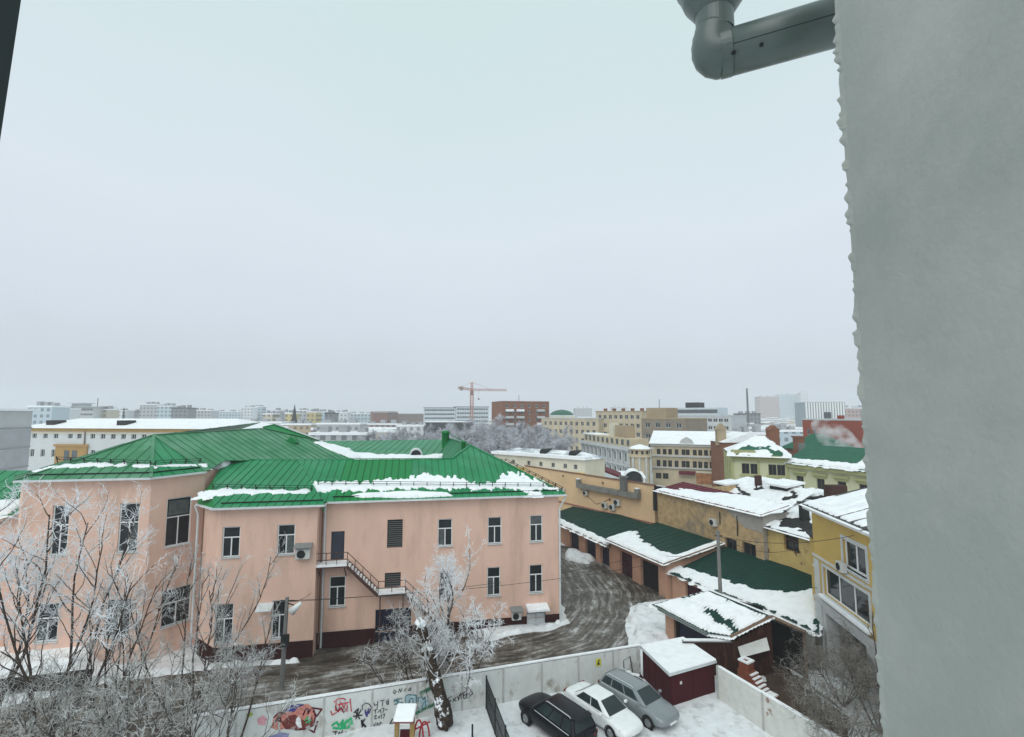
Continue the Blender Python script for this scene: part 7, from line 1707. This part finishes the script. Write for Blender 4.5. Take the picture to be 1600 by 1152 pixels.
# ================================================================== OUR OWN BUILDING: plaster reveal, drainpipe, window frame
PLAST = mat('grey_plaster', (.31, .335, .31), .9, .10, 1.2, .10, 90, col2=(.43, .44, .415), f2=(.4, .7), scale2=1.6)
xw = .708; zsr = np.arange(15.3, 18.9, .003); rsn = np.random.RandomState(3)
jit = (.020 * np.maximum(0, vnoise(zsr * 55, zsr * 0, 5) - .45) + .014 * np.maximum(0, vnoise(zsr * 120, zsr * 0 + 4, 9) - .5) + .008 * np.maximum(0, vnoise(zsr * 21, zsr * 0 + 2, 8) - .4)) * (.45 + .55 * sstep(16.6, 18.0, zsr))
mb = MB(); n = len(zsr)
for i in range(n):
    e = 1.0 + .3 * jit[i]
    mb.v += [A3(xw, .05, zsr[i]), A3(xw, .990, zsr[i]), A3(xw - .9 * jit[i], e, zsr[i]), A3(xw + .03, 1.004 + .5 * jit[i], zsr[i]), A3(xw + .5, 1.0, zsr[i])]
for i in range(n - 1):
    for k in range(4): a_ = i * 5 + k; mb.f.append((a_, a_ + 5, a_ + 6, a_ + 1)); mb.m.append(0)
nw_ = thing('plaster_wall', 'smooth grey plaster window reveal with a ragged foam edge', 'wall', (xw, .6, 15.3)); mb.build('reveal', PLAST, nw_)
mb = MB(); mb.box(xw + .003, xw + .5, .05, .99, 15.3, 18.89); mb.build('core', PLAST, nw_)
dp = thing('drainpipe', 'grey metal rain pipe with funnel and ribbed elbow crossing outside the plaster wall', 'drainpipe', D(1117, 40, 1.55))
PIPE = mat('painted_grey_pipe', (.085, .115, .105), .36, .08, 6, spec=.5)
eL, eR_ = D(1128, 86, 1.55), D(1330, 28, 1.42); r_ = .072
mb = MB(); mb.tube([eL, eL + (eR_ - eL) * .5, eR_], r_, 32); mb.build('pipe', PIPE, dp, smooth=True)
dirp = unit(eR_ - eL)
sm_ = MB(); off = unit(np.cross(dirp, A3(0, 0, 1))); off = off if off[1] < 0 else -off
sm_.bar(eL + off * r_ * .93 + A3(0, 0, -.02), eR_ + off * r_ * .93 + A3(0, 0, -.02), .004, .004); sm_.build('seam', DARKM, dp)
cl_ = MB(); cl_.tube([eL - dirp * .006, eL + dirp * .028], r_ * 1.02, 32); cl_.build('collar', PIPE, dp, smooth=False)
nk = D(1117, 46, 1.55); c1 = eL - dirp * .012; arc = []
for k in range(15):
    t_ = k / 14; p = (1 - t_) ** 2 * eL + 2 * t_ * (1 - t_) * (A3(nk[0], nk[1], eL[2]) - dirp * .03) + t_ ** 2 * nk; arc.append(p)
mb = MB(); mb.tube(arc, [r_ * (1.0 - .16 * (k / 14) + (.022 if k % 2 else -.004)) for k in range(15)], 32); mb.build('elbow', PIPE, dp, smooth=True)
mb = MB(); mb.lathe([(r_ * .84, -.02), (r_ * .84, .05), (r_ * .9, .055), (r_ * 1.35, .105), (r_ * 1.62, .16), (r_ * 1.68, .165), (r_ * 1.68, .24), (r_ * 1.6, .24), (r_ * 1.5, .17)], Matrix.Translation(Vector(nk)), 36); mb.build('funnel', PIPE, dp, smooth=False)
for k in (.08, .3, .9):
    p = eL + (eR_ - eL) * k + off * r_ * .8 + A3(0, 0, -r_ * .62); mb = MB(); mb.lathe([(.001, -.004), (.006, -.004), (.006, .004), (.001, .006)], Matrix.Translation(Vector(p)), 8); mb.build('rivet', DARKM, dp)
fa, fb_ = D(42, -60, .61), D(-24, 380, .61); wf_ = thing('window_frame', 'dark grey window sash bar beside the lens', 'window frame', fb_)
mb = MB(); dv = unit(fb_ - fa); mb.bar(fa - A3(.05, .03, 0) - dv * .1, fb_ - A3(.05, .03, 0) + dv * .5, .10, .06, up=(0, 1, 0)); mb.build('sash_bar', mat('dark_grey_sash', (.035, .045, .047), .5, .1, 5), wf_)

# steam drifting in front of the red wall
stm = bpy.data.materials.new('steam_vapour'); stm.use_nodes = True; t = stm.node_tree; t.nodes.clear()
so = t.nodes.new('ShaderNodeOutputMaterial'); sv = t.nodes.new('ShaderNodeVolumePrincipled'); sv.inputs['Color'].default_value = (.95, .95, .96, 1)
sg_ = t.nodes.new('ShaderNodeNewGeometry'); sn = t.nodes.new('ShaderNodeTexNoise'); sn.inputs['Scale'].default_value = .55; sn.inputs['Detail'].default_value = 4
t.links.new(sg_.outputs['Position'], sn.inputs['Vector']); sr = t.nodes.new('ShaderNodeMapRange'); sr.inputs[1].default_value = .47; sr.inputs[2].default_value = .75; sr.inputs[3].default_value = 0; sr.inputs[4].default_value = .9
t.links.new(sn.outputs['Fac'], sr.inputs[0]); t.links.new(sr.outputs[0], sv.inputs['Density']); t.links.new(sv.outputs[0], so.inputs['Volume'])
mb = MB(); P = [D(x, y, 90) for x, y in ((1356, 716), (1336, 706), (1316, 694), (1300, 680), (1284, 668), (1268, 658))]; mb.tube(P, [.8, 2.0, 2.7, 2.8, 2.2, .5], 12); o = mb.build('steam', stm, None, smooth=True); o.modifiers.new('s', 'SUBSURF').levels = 1; tag(o, 'white steam drifting before the brick red wall', 'steam', kind='stuff')

# ================================================================== THE AIR: winter haze over the whole town
hz = MB(); hz.box(-1500, 1500, -80, 1500, -3.0, 80)
hm = bpy.data.materials.new('winter_haze'); hm.use_nodes = True; t = hm.node_tree; t.nodes.clear()
ho = t.nodes.new('ShaderNodeOutputMaterial'); pv = t.nodes.new('ShaderNodeVolumePrincipled')
pv.inputs['Color'].default_value = (.93, .95, .98, 1); pv.inputs['Density'].default_value = .00056; pv.inputs['Anisotropy'].default_value = .0
t.links.new(pv.outputs[0], ho.inputs['Volume'])
o = hz.build('haze', hm, None); tag(o, 'thin pale winter haze hanging over the town', 'haze', kind='stuff')
